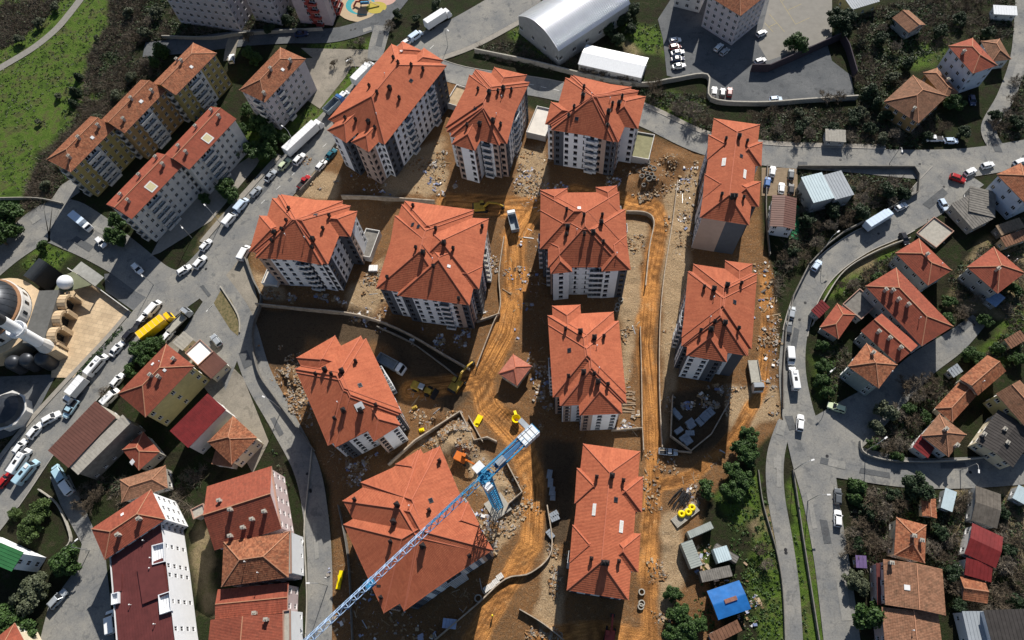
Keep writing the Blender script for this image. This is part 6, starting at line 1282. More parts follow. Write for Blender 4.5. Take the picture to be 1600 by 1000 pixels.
# ------------------------------------------------------------------ site huts, stacks and loose material
def container(label, a, b, c, h, m, name='site_container', cat='container', group=None):
    rc = rect_px(a, b, c, h); root = thing(name, label, cat, tuple(rc.centre()), 0, group); L, D = rc.L, rc.D; z0 = -.1
    body = MB(); body.hexa([rc.p(0, 0, z0), rc.p(L, 0, z0), rc.p(L, D, z0), rc.p(0, D, z0)], [rc.p(0, 0, h), rc.p(L, 0, h), rc.p(L, D, h), rc.p(0, D, h)]); part('body', body, m, root)
    rb = MB(); nb = max(3, int(L/.5))
    for i in range(nb+1): s_ = L*i/nb; rb.hexa([rc.p(max(s_-.04, 0), -.02, h), rc.p(min(s_+.04, L), -.02, h), rc.p(min(s_+.04, L), D+.02, h), rc.p(max(s_-.04, 0), D+.02, h)], [rc.p(max(s_-.04, 0), -.02, h+.06), rc.p(min(s_+.04, L), -.02, h+.06), rc.p(min(s_+.04, L), D+.02, h+.06), rc.p(max(s_-.04, 0), D+.02, h+.06)])
    part('roof_ribs', rb, m, root)
    d_ = MB(); d_.hexa([rc.p(L*.4, -.05, 0), rc.p(L*.4+.9, -.05, 0), rc.p(L*.4+.9, .01, 0), rc.p(L*.4, .01, 0)], [rc.p(L*.4, -.05, 2.), rc.p(L*.4+.9, -.05, 2.), rc.p(L*.4+.9, .01, 2.), rc.p(L*.4, .01, 2.)]); part('door', d_, M_GREYW, root)
z15 = zoomed(800, 750, 4)
M_CONT = mat('grey_container', (.30, .33, .31), .6, .12, .8)
container('grey site container laid across beside the yellow coils', z15((1115, 365)), z15((1262, 300)), z15((1100, 320)), 2.7, M_CONT, group='grey site containers')
container('grey site container standing upright of the site office corner', z15((1055, 395)), z15((1120, 555)), z15((1125, 370)), 2.7, M_CONT, group='grey site containers')
container('small pale shed beside the blue tarpaulin hut', z15((1290, 520)), z15((1375, 495)), z15((1265, 430)), 2.6, M_LIGHTM, 'shed', 'shed')
container('dark grey flat hut joined to the blue tarpaulin hut', z15((1190, 640)), z15((1380, 600)), z15((1180, 570)), 2.4, M_CONCD, 'hut', 'hut')
container('grey hut behind the small pale shed', z15((1400, 520)), z15((1420, 480)), z15((1300, 360)), 2.3, M_CONCD, 'hut', 'hut')
rc = rect_px(z15((1290, 875)), z15((1495, 805)), z15((1230, 690)), 3.); root = thing('tarpaulin_hut', 'hut under a bright blue tarpaulin roof at the site corner', 'hut', tuple(rc.centre()))
m = MB(); i_ = rc.inset(.4); m.hexa([i_.p(0, 0, 0), i_.p(i_.L, 0, 0), i_.p(i_.L, i_.D, 0), i_.p(0, i_.D, 0)], [i_.p(0, 0, 2.8), i_.p(i_.L, 0, 2.8), i_.p(i_.L, i_.D, 2.8), i_.p(0, i_.D, 2.8)]); part('wall', m, M_WOODO, root)
m = MB(); N = 28
for i in range(N):
    for j in range(N):
        def tz(a, b): return 3.+.55*(1-abs(2*b/N-1))+.10*(float(fbm(np.array([a*.37]), np.array([b*.37]), 2.2, 90)[0])-.5)
        m.face([rc.p(rc.L*i/N, rc.D*j/N, tz(i, j)), rc.p(rc.L*(i+1)/N, rc.D*j/N, tz(i+1, j)), rc.p(rc.L*(i+1)/N, rc.D*(j+1)/N, tz(i+1, j+1)), rc.p(rc.L*i/N, rc.D*(j+1)/N, tz(i, j+1))])
part('tarpaulin', m, M_TARP, root, True)
m = MB(); m.hexa([rc.p(rc.L*.35, rc.D*.42, 3.62), rc.p(rc.L*.72, rc.D*.42, 3.62), rc.p(rc.L*.72, rc.D*.56, 3.66), rc.p(rc.L*.35, rc.D*.56, 3.66)], [rc.p(rc.L*.35, rc.D*.42, 3.7), rc.p(rc.L*.72, rc.D*.42, 3.7), rc.p(rc.L*.72, rc.D*.56, 3.74), rc.p(rc.L*.35, rc.D*.56, 3.74)]); part('patch', m, mat('rusty_sheet', (.25, .12, .09), .8, .3), root)
# planked platform with yellow coils, black pipes
rc = rect_px(z15((1035, 300)), z15((1175, 190)), z15((1000, 240)), .5); root = thing('timber_platform', 'grey planked platform carrying yellow coils', 'platform', tuple(rc.centre()))
for i in range(8):
    m = MB(); b0, b1 = rc.D*i/8+.02, rc.D*(i+1)/8-.02; m.hexa([rc.p(0, b0, -.1), rc.p(rc.L, b0, -.1), rc.p(rc.L, b1, -.1), rc.p(0, b1, -.1)], [rc.p(0, b0, .45+.02*(i % 2)), rc.p(rc.L, b0, .45+.02*(i % 2)), rc.p(rc.L, b1, .45+.02*(i % 2)), rc.p(0, b1, .45+.02*(i % 2))]); part('plank', m, M_CONC, root)
def torus(m, c, R_, r_, seg=16, sg=8, axis=None):
    for i in range(seg):
        for j in range(sg):
            q = []
            for di, dj in ((0, 0), (1, 0), (1, 1), (0, 1)):
                a = 2*math.pi*(i+di)/seg; b = 2*math.pi*(j+dj)/sg; q.append((c[0]+(R_+r_*math.cos(b))*math.cos(a), c[1]+(R_+r_*math.cos(b))*math.sin(a), c[2]+r_*math.sin(b)))
            m.face(q)
for x_, y_ in ((1060, 212), (1103, 200), (1125, 172)):
    p = G(*z15((x_, y_)), 1.); m = MB(); torus(m, (p.x, p.y, .86), .58, .36); single('pipe_coil', m, M_YELB, (p.x, p.y, .5), 'yellow plastic pipe coil on the planked platform', 'pipe coil', 'yellow pipe coils', smooth=True)
for i in range(16):
    p = G(*z15((975+i*7+random.uniform(-4, 4), 165-i*1+random.uniform(-30, 40)))); q = G(*z15((1060+i*4, 50+i*3+random.uniform(-10, 10)))); zz_ = .15+.12*(i % 3); m = MB()
    m.tube([(p.x, p.y, zz_), ((p.x+q.x)/2+random.uniform(-.3, .3), (p.y+q.y)/2, zz_+.05), (q.x, q.y, zz_)], .11, 6); single('black_pipe', m, M_BLACK, (p.x, p.y, 0), 'long black plastic pipe in the pile above the yellow coils', 'pipe', 'black pipes')
# grey pallets in the yard, blocks on the track edges, rings, timber
def pallet(px, py, ang, lab, grp, w=1.35, l=2.2, h=.9, m=None, z=None):
    p = G(px, py, .3); zz_ = gh(p.x, p.y) if z is None else z; root = thing('pallet_stack', lab, 'pallet', (p.x, p.y, zz_), ang, grp); m = m or mat('grey_slabs', (.24, .27, .31), .8, .2, 3)
    key = ('pallet', w, l, h, m.name)
    if key not in VC:
        a = MB(); a.box((0, 0, 0), (l, w, .14)); b = MB()
        for i in range(4): b.box((-l/2+l*(i+.5)/4, 0, .145), (l/4-.05, w-.08, h*random.uniform(.82, 1)))
        VC[key] = (a.mesh('base', M_WOOD), b.mesh('slabs', m))
    put('base', VC[key][0], WM[root.name], root); put('slabs', VC[key][1], WM[root.name], root)
z11 = zoomed(800, 500, 4)
for x_, y_, a_ in ((1020, 580, -.9), (1035, 600, -.9), (1110, 640, .6), (1120, 665, .6), (1170, 640, -.9), (1195, 615, -.9), (1215, 595, -.9), (1240, 575, -.9), (1040, 695, .6), (1110, 710, 0), (1085, 745, .6), (1100, 765, .6), (1070, 740, .6)):
    pallet(*z11((x_, y_)), a_, 'grey slab pallet stored inside the walled yard', 'grey pallets in the walled yard')
for x_, y_, a_ in ((235, 965, 1.4), (240, 20+1000, 1.5), (250, 1070, 1.4), (255, 1100, 1.5), (262, 1215, .5), (268, 1240, .4), (240, 1340, -.9)):
    pallet(*z11((x_, y_)), a_, 'grey slab pallet along the curving wall beside the shaded block', 'grey pallets along the curving wall')
for x_, y_, a_ in ((1445, 680, .6), (1475, 660, .6), (1500, 635, .6), (1525, 605, .6)):
    pallet(*zoomed(400, 750, 4)((x_, y_)), a_, 'white block pallet along the track under the largest block', 'white block pallets', m=mat('white_blocks', (.6, .58, .55), .9, .15), w=1.3, l=1.6)
pallet(*zoomed(400, 750, 4)((1210, 898)), -.1, 'pale blue wrapped pallet below the largest block', None, 2.2, 3.2, .8, mat('blue_wrap', (.35, .42, .58), .5, .15))
pallet(*zoomed(400, 250, 4)((735, 680)), 0., 'white wrapped pallet beside the junction block', None, 2., 2.6, .9, mat('white_wrap', (.75, .75, .76), .5, .08))
RG = 'concrete rings'
def ring(px, py, r, lab, grp, m=M_CONC, tilt=False):
    p = G(px, py); mb = MB(); h = .6; zz_ = gh(p.x, p.y)-.03
    mb.lathe((p.x, p.y, zz_), [(r, 0), (r, h), (r*.68, h), (r*.68, 0)], 16); single('concrete_ring', mb, m, (p.x, p.y, zz_), lab, 'concrete ring', grp)
for x_, y_, r_ in ((808, 123, .8), (850, 150, .9), (820, 175, .7), (865, 125, .8), (880, 145, .7), (840, 110, .7), (880, 80, .9), (845, 20, .9), (825, 75, .8), (860, 65, .7)):
    ring(*zoomed(800, 250, 4)((x_, y_)), r_, 'dark ring lying among the pipes beside the wide facade block', 'rings beside the wide facade block', M_CONCD)
for x_, y_ in ((680, 875), (660, 910), (655, 935)): ring(*zoomed(800, 250, 4)((x_, y_)), .7, 'pale ring at the corner between two tan bay blocks', 'rings at the tan bay block corner')
for x_, y_ in ((1440, 692), (1390, 740)): ring(*zoomed(400, 750, 4)((x_, y_)), .9, 'pale ring at the bend of the track under the largest block', 'rings at the track bend')
for x_, y_ in ((810, 700), (805, 790), (810, 770)): ring(*z15((x_, y_)), .75, 'pale ring beside the long block and the straight track', 'rings beside the straight track')
for i in range(14):
    p = G(*z11((690+random.uniform(-4, 6)+(i % 2)*60, 440+i*11))); q = G(*z11((770+random.uniform(-5, 5), 445+i*11+random.uniform(-8, 8)))); mb = MB(); zz_ = gh((p.x+q.x)/2, (p.y+q.y)/2)+.1
    mb.bar((p.x, p.y, zz_), (q.x, q.y, zz_+.02*i % .1), .35, 0, .12); single('timber_plank', mb, M_WOODO, (p.x, p.y, zz_), 'long weathered plank stacked beside the white bay block', 'plank', 'planks beside the white bay block')
def yellow_hopper(px, py, lab):
    p = G(px, py); zz_ = gh(p.x, p.y); root = thing('concrete_hopper', lab, 'hopper', (p.x, p.y, zz_)); m = MB(); m.lathe((p.x, p.y, zz_), [(.5, .3), (1.15, 1.3), (1.15, 1.9), (1.05, 1.9), (.4, .6)], 14); part('bowl', m, M_YELB, root)
    m = MB(); m.bar((p.x, p.y+.8, zz_+1.5), (p.x-.4, p.y+2.2, zz_+1.2), .7, 0, .5); part('chute', m, M_YELB, root)
    for k in range(4): m = MB(); t = k*math.pi/2+.4; m.bar((p.x+.95*math.cos(t), p.y+.95*math.sin(t), zz_), (p.x+.85*math.cos(t), p.y+.85*math.sin(t), zz_+1.1), .1); part('leg', m, M_BLACK, root)
yellow_hopper(807, 657, 'round yellow concrete hopper beside the crane counterweights')
for (px, py, w, l, a_, lab) in ((747, 658, 1.5, 3.2, 1.1, 'yellow formwork panel lying in the pale foundation'), (659, 672, .9, 1.3, .3, 'small yellow box beside the slanting block'), (531, 906, 1., 4.2, 1.45, 'yellow plank bundle beside the narrow street'), (648, 637, .8, 1.4, .5, 'yellow barrow near the grey lorry in the hollow')):
    p = G(px, py); m = MB(); zz_ = gh(p.x, p.y); m.box((p.x, p.y, zz_), (l, w, .45), 0, a_); m.box((p.x, p.y, zz_+.45), (l*.5, w*.6, .35), 0, a_+.3); single('formwork', m, M_YELB if w > .85 else M_YEL, (p.x, p.y, zz_), lab, 'formwork')
p = G(770, 962); pr = thing('person', 'person in a yellow vest standing on the curving dirt track', 'person', (p.x, p.y, gh(p.x, p.y)))
def person(root):
    c = WM[root.name].translation; me_ = bpy.data.meshes.new('body')
    J = {'pel': (0, 0, .95), 'ch': (0, 0, 1.35), 'nk': (0, 0, 1.5), 'hd': (0, .02, 1.66), 'sl': (.2, 0, 1.42), 'el': (.27, .03, 1.13), 'hl': (.26, .1, .88), 'sr': (-.2, 0, 1.42), 'er': (-.27, .02, 1.13), 'hr': (-.25, .1, .88), 'kl': (.11, .03, .5), 'al': (.12, 0, .08), 'tl': (.12, .14, .04), 'kr': (-.11, .0, .5), 'ar': (-.12, -.03, .08), 'tr': (-.12, .11, .04), 'hipl': (.1, 0, .9), 'hipr': (-.1, 0, .9)}
    E_ = [('pel', 'ch'), ('ch', 'nk'), ('nk', 'hd'), ('ch', 'sl'), ('sl', 'el'), ('el', 'hl'), ('ch', 'sr'), ('sr', 'er'), ('er', 'hr'), ('pel', 'hipl'), ('hipl', 'kl'), ('kl', 'al'), ('al', 'tl'), ('pel', 'hipr'), ('hipr', 'kr'), ('kr', 'ar'), ('ar', 'tr')]
    ra = {'pel': .15, 'ch': .17, 'nk': .06, 'hd': .11, 'sl': .075, 'sr': .075, 'el': .05, 'er': .05, 'hl': .035, 'hr': .035, 'hipl': .1, 'hipr': .1, 'kl': .065, 'kr': .065, 'al': .045, 'ar': .045, 'tl': .04, 'tr': .04}
    ks = list(J); me_.from_pydata([J[k] for k in ks], [(ks.index(a), ks.index(b)) for a, b in E_], [])
    me_.materials.append(mat('work_clothes', (.05, .06, .09), .9, .1)); o = put('body', me_, T(c, .6), root); me_.skin_vertices.new() if hasattr(me_.skin_vertices, 'new') else None
    md = o.modifiers.new('skin', 'SKIN'); 
    if not me_.skin_vertices: return
    for i, k in enumerate(ks): me_.skin_vertices[0].data[i].radius = (ra[k], ra[k]); me_.skin_vertices[0].data[i].use_root = (k == 'pel')
    o.modifiers.new('sub', 'SUBSURF').render_levels = 1
    m = MB(); m.lathe((c.x, c.y, c.z+.98), [(.19, 0), (.235, .2), (.24, .42), (.12, .5)], 12); part('vest', m, M_YELB, root)
    m = MB(); m.lathe((c.x, c.y, c.z+1.7), [(.17, 0), (.14, .02), (.13, .08), (.02, .14)], 12); part('helmet', m, M_YELB, root)
person(pr)

# ------------------------------------------------------------------ street lamps
LAMPS = []
def lamp(px, py, hx, hy, lab='tall street lamp with a single curved arm', grp='street lamps'):
    p = G(px, py); q = G(px+hx, py+hy); a = math.atan2(q.y-p.y, q.x-p.x); root = thing('street_lamp', lab, 'street lamp', (p.x, p.y, 0), 0, grp); LAMPS.append((root, Vector((p.x, p.y, 0)))); d = Vector((math.cos(a), math.sin(a), 0)); p = Vector((p.x, p.y, 0))
    m = MB(); m.tube([p, p+Vector((0, 0, 4)), p+Vector((0, 0, 7.2)), p+d*.6+Vector((0, 0, 7.9)), p+d*1.8+Vector((0, 0, 8.15))], [.11, .09, .07, .06, .05], 6); part('pole', m, M_STEEL, root)
    m = MB(); c = p+d*2.1+Vector((0, 0, 8.05)); m.box(tuple(c), (.85, .34, .16), 0, a); part('lamp_head', m, M_FRAME, root)
for x_, y_, hx, hy in ((462, 228, -6, -4), (345, 350, -5, -5), (440, 640, -6, -3), (512, 915, -9, 0), (1352, 705, 8, -6), (1262, 783, 10, 0), (1285, 392, 8, -6), (1290, 590, -5, 4), (700, 72, 6, 6), (560, 118, -4, 3), (300, 372, 5, 6), (1240, 735, 6, -2), (1390, 255, 0, 7), (1130, 220, 2, 6), (140, 860, 6, -5), (240, 445, 5, 6), (1500, 735, 0, 6)):
    lamp(x_, y_, hx, hy)

# ------------------------------------------------------------------ vegetation
def leaf_cloud(n, blobs, size, seed, flat=.5):
    """small leaf-clump faces spread through uneven blobs"""
    r = np.random.default_rng(seed); V = []; 
    w_ = np.array([b[3]**2.2 for b in blobs]); ch = r.choice(len(blobs), n, p=w_/w_.sum())
    dirs = r.normal(size=(n, 3)); dirs /= np.linalg.norm(dirs, axis=1)[:, None]; rad = r.random(n)**.42
    c = np.array([blobs[i][:3] for i in ch]); R_ = np.array([blobs[i][3] for i in ch])
    p = c+dirs*(R_*rad)[:, None]*np.array([1, 1, .8])
    up = dirs*.7+r.normal(size=(n, 3))*.6+np.array([0, 0, .45]); up /= np.linalg.norm(up, axis=1)[:, None]
    t = np.cross(up, r.normal(size=(n, 3))); t /= np.linalg.norm(t, axis=1)[:, None]; b = np.cross(up, t); s_ = size*(.55+.9*r.random(n))[:, None]
    quad = np.stack([p-t*s_-b*s_*.6, p+t*s_*.2-b*s_*.9, p+t*s_+b*s_*.5, p-t*s_*.3+b*s_*.9], 1)
    return quad.reshape(-1, 3)
def quads_mesh(name, V, mats, mi=None):
    n = len(V)//4; me_ = bpy.data.meshes.new(name); me_.vertices.add(len(V)); me_.vertices.foreach_set('co', V.astype(np.float32).ravel()); me_.loops.add(len(V)); me_.loops.foreach_set('vertex_index', np.arange(len(V), dtype=np.int32)); me_.polygons.add(n); me_.polygons.foreach_set('loop_start', np.arange(0, len(V), 4, dtype=np.int32))
    for m in mats: me_.materials.append(m)
    if mi is not None: me_.polygons.foreach_set('material_index', mi.astype(np.int32))
    me_.update(calc_edges=True); return me_
def leaf_mat(name, c1, c2):
    m = mat(name, c1, .6, .3, .9, col2=c2, spec=.25); b = m.node_tree.nodes['Principled BSDF']; b.inputs['Transmission Weight'].default_value = 0
    return m
L_EV = leaf_mat('evergreen_leaves', (.022, .050, .014), (.060, .115, .026)); L_OLIVE = leaf_mat('olive_leaves', (.055, .070, .040), (.115, .130, .075)); L_DARK = leaf_mat('dark_needles', (.012, .026, .012), (.035, .062, .024)); L_LIGHT = leaf_mat('fresh_leaves', (.036, .065, .016), (.080, .125, .032))
M_BARK = mat('bark', (.13, .105, .08), .95, .25, 3); M_TWIG = mat('bare_twigs', (.165, .14, .11), .95, .25, 2); M_TWIGB = mat('brown_twigs', (.10, .078, .054), .95, .3, 2)
TREES = {}
def tree_mesh(kind, v):
    k = (kind, v)
    if k in TREES: return TREES[k]
    r = random.Random(100+v*7+len(kind)); tr = MB()
    if kind == 'bare':
        tr2 = MB()
        def br(p, d, L, rad, lev):
            q = p+d*L; mid = (p+q)/2+Vector((r.uniform(-1, 1), r.uniform(-1, 1), 0))*L*.06
            (tr if lev < 2 else tr2).tube([p, mid, q] if lev < 3 else [p, q], [rad, rad*.85, rad*.65] if lev < 3 else [rad, rad*.7], 5 if lev < 2 else 3, 0, False)
            if lev == 4: return
            for _ in range((6, 5, 5, 4)[lev]):
                nd = (d*.75+Vector((r.gauss(0, 1), r.gauss(0, 1), r.gauss(.2, .5)))*.72).normalized(); br(p+d*L*r.uniform(.5, 1), nd, L*r.uniform(.55, .82), max(rad*.55, .0075), lev+1)
        br(Vector((0, 0, -.15)), Vector((0, 0, 1)), .50, .04, 0)
        TREES[k] = (tr.mesh('trunk', M_BARK), tr2.mesh('branches', M_TWIG if v % 2 else M_TWIGB)); return TREES[k]
    tr.tube([(0, 0, -.2), (.02, 0, .3), (.0, .03, .7)], [.07, .055, .03], 7)
    for _ in range(6):
        t = r.uniform(0, 6.28); tr.tube([(0, 0, r.uniform(.25, .5)), (.35*math.cos(t), .35*math.sin(t), r.uniform(.6, .9))], [.03, .012], 5)
    if kind == 'cypress': bl = [(r.uniform(-.05, .05), r.uniform(-.05, .05), .25+.14*i, .30*(1-.09*i)) for i in range(9)]
    elif kind == 'cone': bl = [(r.uniform(-.1, .1), r.uniform(-.1, .1), .2+.16*i, .62*(1-.11*i)) for i in range(7)]+[(r.uniform(-.5, .5), r.uniform(-.5, .5), r.uniform(.2, .5), .22) for _ in range(10)]
    else:
        bl = [(0, 0, .75, .5)]
        for _ in range(15):
            t = r.uniform(0, 6.28); q = r.uniform(.35, .72); bl.append((q*math.cos(t), q*math.sin(t), r.uniform(.4, 1.05), r.uniform(.18, .34)))
        for _ in range(5):
            t = r.uniform(0, 6.28); q = r.uniform(.1, .4); bl.append((q*math.cos(t), q*math.sin(t), r.uniform(1., 1.25), r.uniform(.16, .28)))
    V = leaf_cloud(4600, bl, .047, 50+v); TREES[k] = (tr.mesh('trunk', M_BARK), V); return TREES[k]
CROWN = {}; TREE_LIST = []
def tree(px, py, rad, kind='round', leaf=L_EV, lab=None, grp=None, v=None, name='tree', hs=1.):
    q = G(px, py, rad*.7); v = random.randrange(4) if v is None else v; rz = random.uniform(0, 6.28); zz_ = gl(q.x, q.y)
    root = put(name, None, T((q.x, q.y, zz_), rz, (rad, rad, rad*hs))); tag(root, lab, 'tree', grp); M_ = WM[root.name]
    TREE_LIST.append((root, Vector((q.x, q.y, 0)), 'bare leafless tree' if kind == 'bare' else {L_EV: 'green leafy tree', L_DARK: 'dark green leafy tree', L_OLIVE: 'grey-green leafy tree', L_LIGHT: 'bright green leafy bush'}[leaf], kind == 'bare'))
    tm, V = tree_mesh(kind, v); put('trunk', tm, M_, root)
    if kind == 'bare': put('branches', V, M_, root); return
    ck = (kind, v, leaf.name)
    if ck not in CROWN: CROWN[ck] = quads_mesh('crown', V, [leaf])
    put('crown', CROWN[ck], M_, root)
def grove(pts, kind, leaf, lab, grp=None, name='tree', hs=1.):
    for x_, y_, r_ in pts: tree(x_, y_, r_, kind, leaf, lab, grp, name=name, hs=hs)
grove([(405, 192, 4.2), (420, 212, 4.8), (398, 235, 4.2), (378, 205, 3.6), (355, 212, 3.6), (385, 172, 3.), (365, 235, 3.4), (418, 235, 3.8), (330, 178, 3.2), (347, 192, 3.4), (312, 192, 2.6), (432, 182, 3.), (442, 215, 3.)], 'round', L_EV, 'dense evergreen beside the upper old white block', 'evergreens beside the old white blocks')
grove([(352, 292, 3.8), (362, 305, 3.4), (185, 345, 3.8), (178, 368, 3.8), (190, 375, 2.6), (320, 310, 2.4)], 'round', L_EV, 'dark evergreen at the foot of the lower old white block', 'evergreens at the foot of the lower white block')
grove([(8, 335, 5.5), (-5, 370, 6), (15, 360, 4.)], 'round', L_EV, 'large evergreen at the left edge by the side street', 'evergreens at the left edge')
tree(65, 384, 2.4, 'round', L_EV, 'small round shrub tree on the green corner behind the mosque', name='tree')
grove([(215, 548, 3.6), (235, 542, 3.4), (225, 560, 3.4), (203, 580, 2.8), (245, 535, 2.6)], 'round', L_EV, 'round clipped evergreen beside the yellow-walled house', 'evergreens beside the yellow-walled house')
grove([(52, 812, 3.6), (62, 795, 3.2), (45, 830, 3.4), (22, 803, 2.)], 'round', L_LIGHT, 'bright green bush tree on the planted corner', 'bushes on the planted corner')
grove([(107, 875, 4.2), (92, 885, 3.6)], 'round', L_EV, 'green tree beside the white green-roofed house', 'trees beside the green-roofed house')
grove([(42, 930, 5.), (60, 915, 3.6)], 'round', L_OLIVE, 'grey-green tree below the green-roofed house', 'grey-green trees'); grove([(12, 965, 5.2), (30, 985, 4.4)], 'round', L_EV, 'big evergreen at the lower left corner', 'evergreens at the lower left corner')
grove([(248, 75, 4.6), (238, 95, 3.2)], 'cone', L_EV, 'olive green conifer above the row of yellow blocks', 'conifers above the yellow blocks'); grove([(120, 118, 2.6), (115, 142, 3.2), (112, 160, 2.4)], 'cone', L_DARK, 'dark conifer standing alone on the grass slope', 'dark conifers on the grass slope')
grove([(390, 85, 3.6), (398, 92, 2.8)], 'round', L_EV, 'leafy tree beside the sunny gap in the shaded street', 'trees beside the sunny gap')
grove([(1246, 68, 4.6)], 'round', L_EV, 'round tree standing alone at the worn car park edge', None); grove([(1312, 28, 5.6), (1318, 45, 4.)], 'round', L_DARK, 'dark spreading tree right of the worn car park', 'dark trees by the worn car park'); grove([(1362, 142, 4.6), (1372, 160, 3.6)], 'cone', L_DARK, 'dark evergreen between the shaded yard and the brown pyramid house', 'dark evergreens in the shaded yard'); grove([(1492, 160, 3.6)], 'round', L_EV, 'evergreen beside the brown annex')
SP = [(1170, 678, 2.8), (1160, 705, 3.4), (1172, 715, 2.8), (1148, 735, 3.2), (1160, 750, 3.2), (1145, 765, 3.4), (1102, 765, 3.), (1172, 695, 2.6)]
grove(SP, 'round', L_EV, 'rounded evergreen in the clump below the site track', 'evergreen clump below the site track'); grove([(1052, 928, 2.6), (1060, 958, 3.2), (1075, 985, 3.4), (1050, 985, 2.8), (1090, 975, 2.8)], 'round', L_EV, 'green tree in the clump beside the blue tarpaulin hut', 'trees beside the blue hut')
grove([(1385, 645, 3.6), (1372, 668, 2.6)], 'round', L_OLIVE, 'olive tree at the side lane corner', 'olive trees at the lane corner'); grove([(1288, 572, 2.8), (1285, 595, 2.6), (1292, 612, 2.2)], 'round', L_EV, 'leafy shrub tree beside the house with the grey-green wall', 'shrub trees by the grey-green wall')
grove([(1345, 760, 3.4), (1340, 778, 2.6)], 'cone', L_EV, 'bright conifer at the lower road corner', 'conifers at the lower road corner'); grove([(1435, 758, 4.2), (1428, 772, 3.)], 'round', L_DARK, 'dark evergreen beside the tiny orange hut', 'dark evergreens by the orange hut'); grove([(1362, 965, 4.8)], 'round', L_EV, 'large round evergreen beside the large brown house'); grove([(1335, 905, 2.8), (1350, 918, 2.4)], 'round', L_OLIVE, 'shrubby tree between the purple hut and the round evergreen', 'shrubby trees by the purple hut')
grove([(952, 45, 3.4), (975, 28, 3.8), (965, 60, 2.8), (985, 45, 2.6), (990, 15, 3.2)], 'round', L_DARK, 'dark tree between the curved hall and the car park', 'dark trees behind the curved hall'); grove([(650, 28, 2.), (620, 22, 2.4), (680, 10, 3.)], 'round', L_DARK, 'small dark tree beside the playground', 'small trees by the playground'); grove([(1480, 500, 2.4), (1515, 552, 2.6), (1530, 560, 2.2), (1285, 540, 2.2), (1580, 530, 2.2)], 'round', L_EV, 'garden shrub tree among the right-hand houses', 'garden shrub trees'); grove([(450, 30, 3.), (420, 45, 2.6), (448, 15, 2.6)], 'round', L_DARK, 'tree between the grey block and the red striped block', 'trees between the tall blocks'); grove([(1395, 120, 2.6), (1345, 175, 2.6), (1260, 190, 2.2), (1250, 175, 2.), (1380, 215, 2.4)], 'round', L_OLIVE, 'scrubby green tree in the dark thicket', 'scrubby trees in the thicket')
BT = [(384, 55, 3.2), (560, 62, 3.), (575, 100, 3.6), (545, 92, 2.6), (520, 98, 2.4), (610, 35, 3.2), (1022, 132, 4.6), (1082, 168, 5.), (1108, 185, 4.), (1060, 160, 3.6), (912, 108, 2.8), (928, 110, 2.8), (944, 114, 2.8), (960, 117, 2.8), (976, 119, 2.8), (990, 122, 2.6), (1352, 48, 4.6), (1290, 145, 3.4), (1312, 148, 3.), (1268, 205, 3.), (1205, 172, 3.), (1215, 195, 2.8), (1180, 180, 3.4), (1328, 210, 3.2), (1245, 215, 2.8),
      (1258, 330, 3.), (1275, 350, 3.4), (1298, 350, 3.2), (1330, 330, 3.4), (1350, 310, 3.4), (1375, 295, 3.4), (1395, 283, 3.6), (1415, 290, 3.), (1355, 290, 3.), (1320, 345, 3.), (1280, 375, 3.2), (1262, 398, 3.), (1240, 410, 2.8), (1225, 400, 2.6), (1395, 310, 2.8), (1420, 600, 3.6), (1440, 590, 3.4), (1455, 610, 3.4), (1435, 620, 3.), (1465, 595, 3.), (1405, 640, 3.2), (1430, 655, 3.), (1375, 690, 3.), (1395, 700, 3.), (1415, 690, 3.),
      (1365, 790, 3.6), (1385, 800, 3.6), (1350, 815, 3.2), (1340, 840, 3.4), (1365, 845, 3.6), (1385, 850, 3.), (1330, 860, 3.), (1375, 770, 3.), (1405, 785, 3.), (1460, 855, 3.4), (1475, 870, 3.), (1490, 840, 3.), (1565, 930, 4.), (1575, 880, 3.6), (1590, 850, 3.4), (1570, 830, 3.), (1500, 790, 3.), (1512, 775, 2.6), (1590, 900, 3.), (1560, 960, 3.), (1490, 915, 3.), (160, 612, 2.8), (132, 788, 3.8), (118, 780, 3.2), (150, 770, 3.), (1400, 70, 3.2), (1440, 60, 2.8), (1380, 40, 2.8), (1560, 195, 3.4), (1575, 175, 3.2), (1588, 150, 3.2), (1590, 120, 2.8), (1480, 195, 2.8), (1400, 205, 3.), (1340, 120, 3.), (1515, 480, 3.), (1495, 460, 2.6), (1530, 465, 2.6), (1505, 490, 3.), (1575, 480, 2.6), (1355, 425, 2.8), (1335, 440, 2.6), (1315, 445, 2.6), (230, 30, 3.), (215, 60, 2.6), (225, 95, 3.), (1240, 310, 2.8), (1250, 300, 2.6), (1190, 860, 2.4), (1200, 880, 2.4), (1560, 440, 2.4)]
for i, (x_, y_, r_) in enumerate(BT):
    lab, grp = (('bare leafless tree lined up in front of the long white shed', 'bare trees before the white shed') if y_ < 125 and 900 < x_ < 1000 else ('bare leafless tree on the upper roadside green', 'bare trees on the upper green') if y_ < 230 and 1000 < x_ < 1200 else ('bare leafless tree in the thicket inside the curving road', 'bare trees inside the curving road') if 1215 < x_ < 1425 and 280 < y_ < 415 else
                ('bare leafless tree in the gardens around the lower right houses', 'bare trees in the lower right gardens') if x_ > 1300 and y_ > 760 else ('bare leafless tree in the side lane gardens', 'bare trees by the side lane') if x_ > 1300 and y_ > 420 else ('bare leafless tree in the upper right thicket', 'bare trees in the upper right thicket') if x_ > 1200 and y_ < 280 else ('bare leafless tree on the bank beside the lower lane', 'bare trees on the bank') if x_ > 1100 else ('bare leafless tree near the playground and shaded street', 'bare trees near the playground') if y_ < 140 else ('bare leafless tree by the mosque street houses', 'bare trees by the mosque street'))
    tree(x_, y_, r_*1.25, 'bare', None, lab, grp, i % 4)

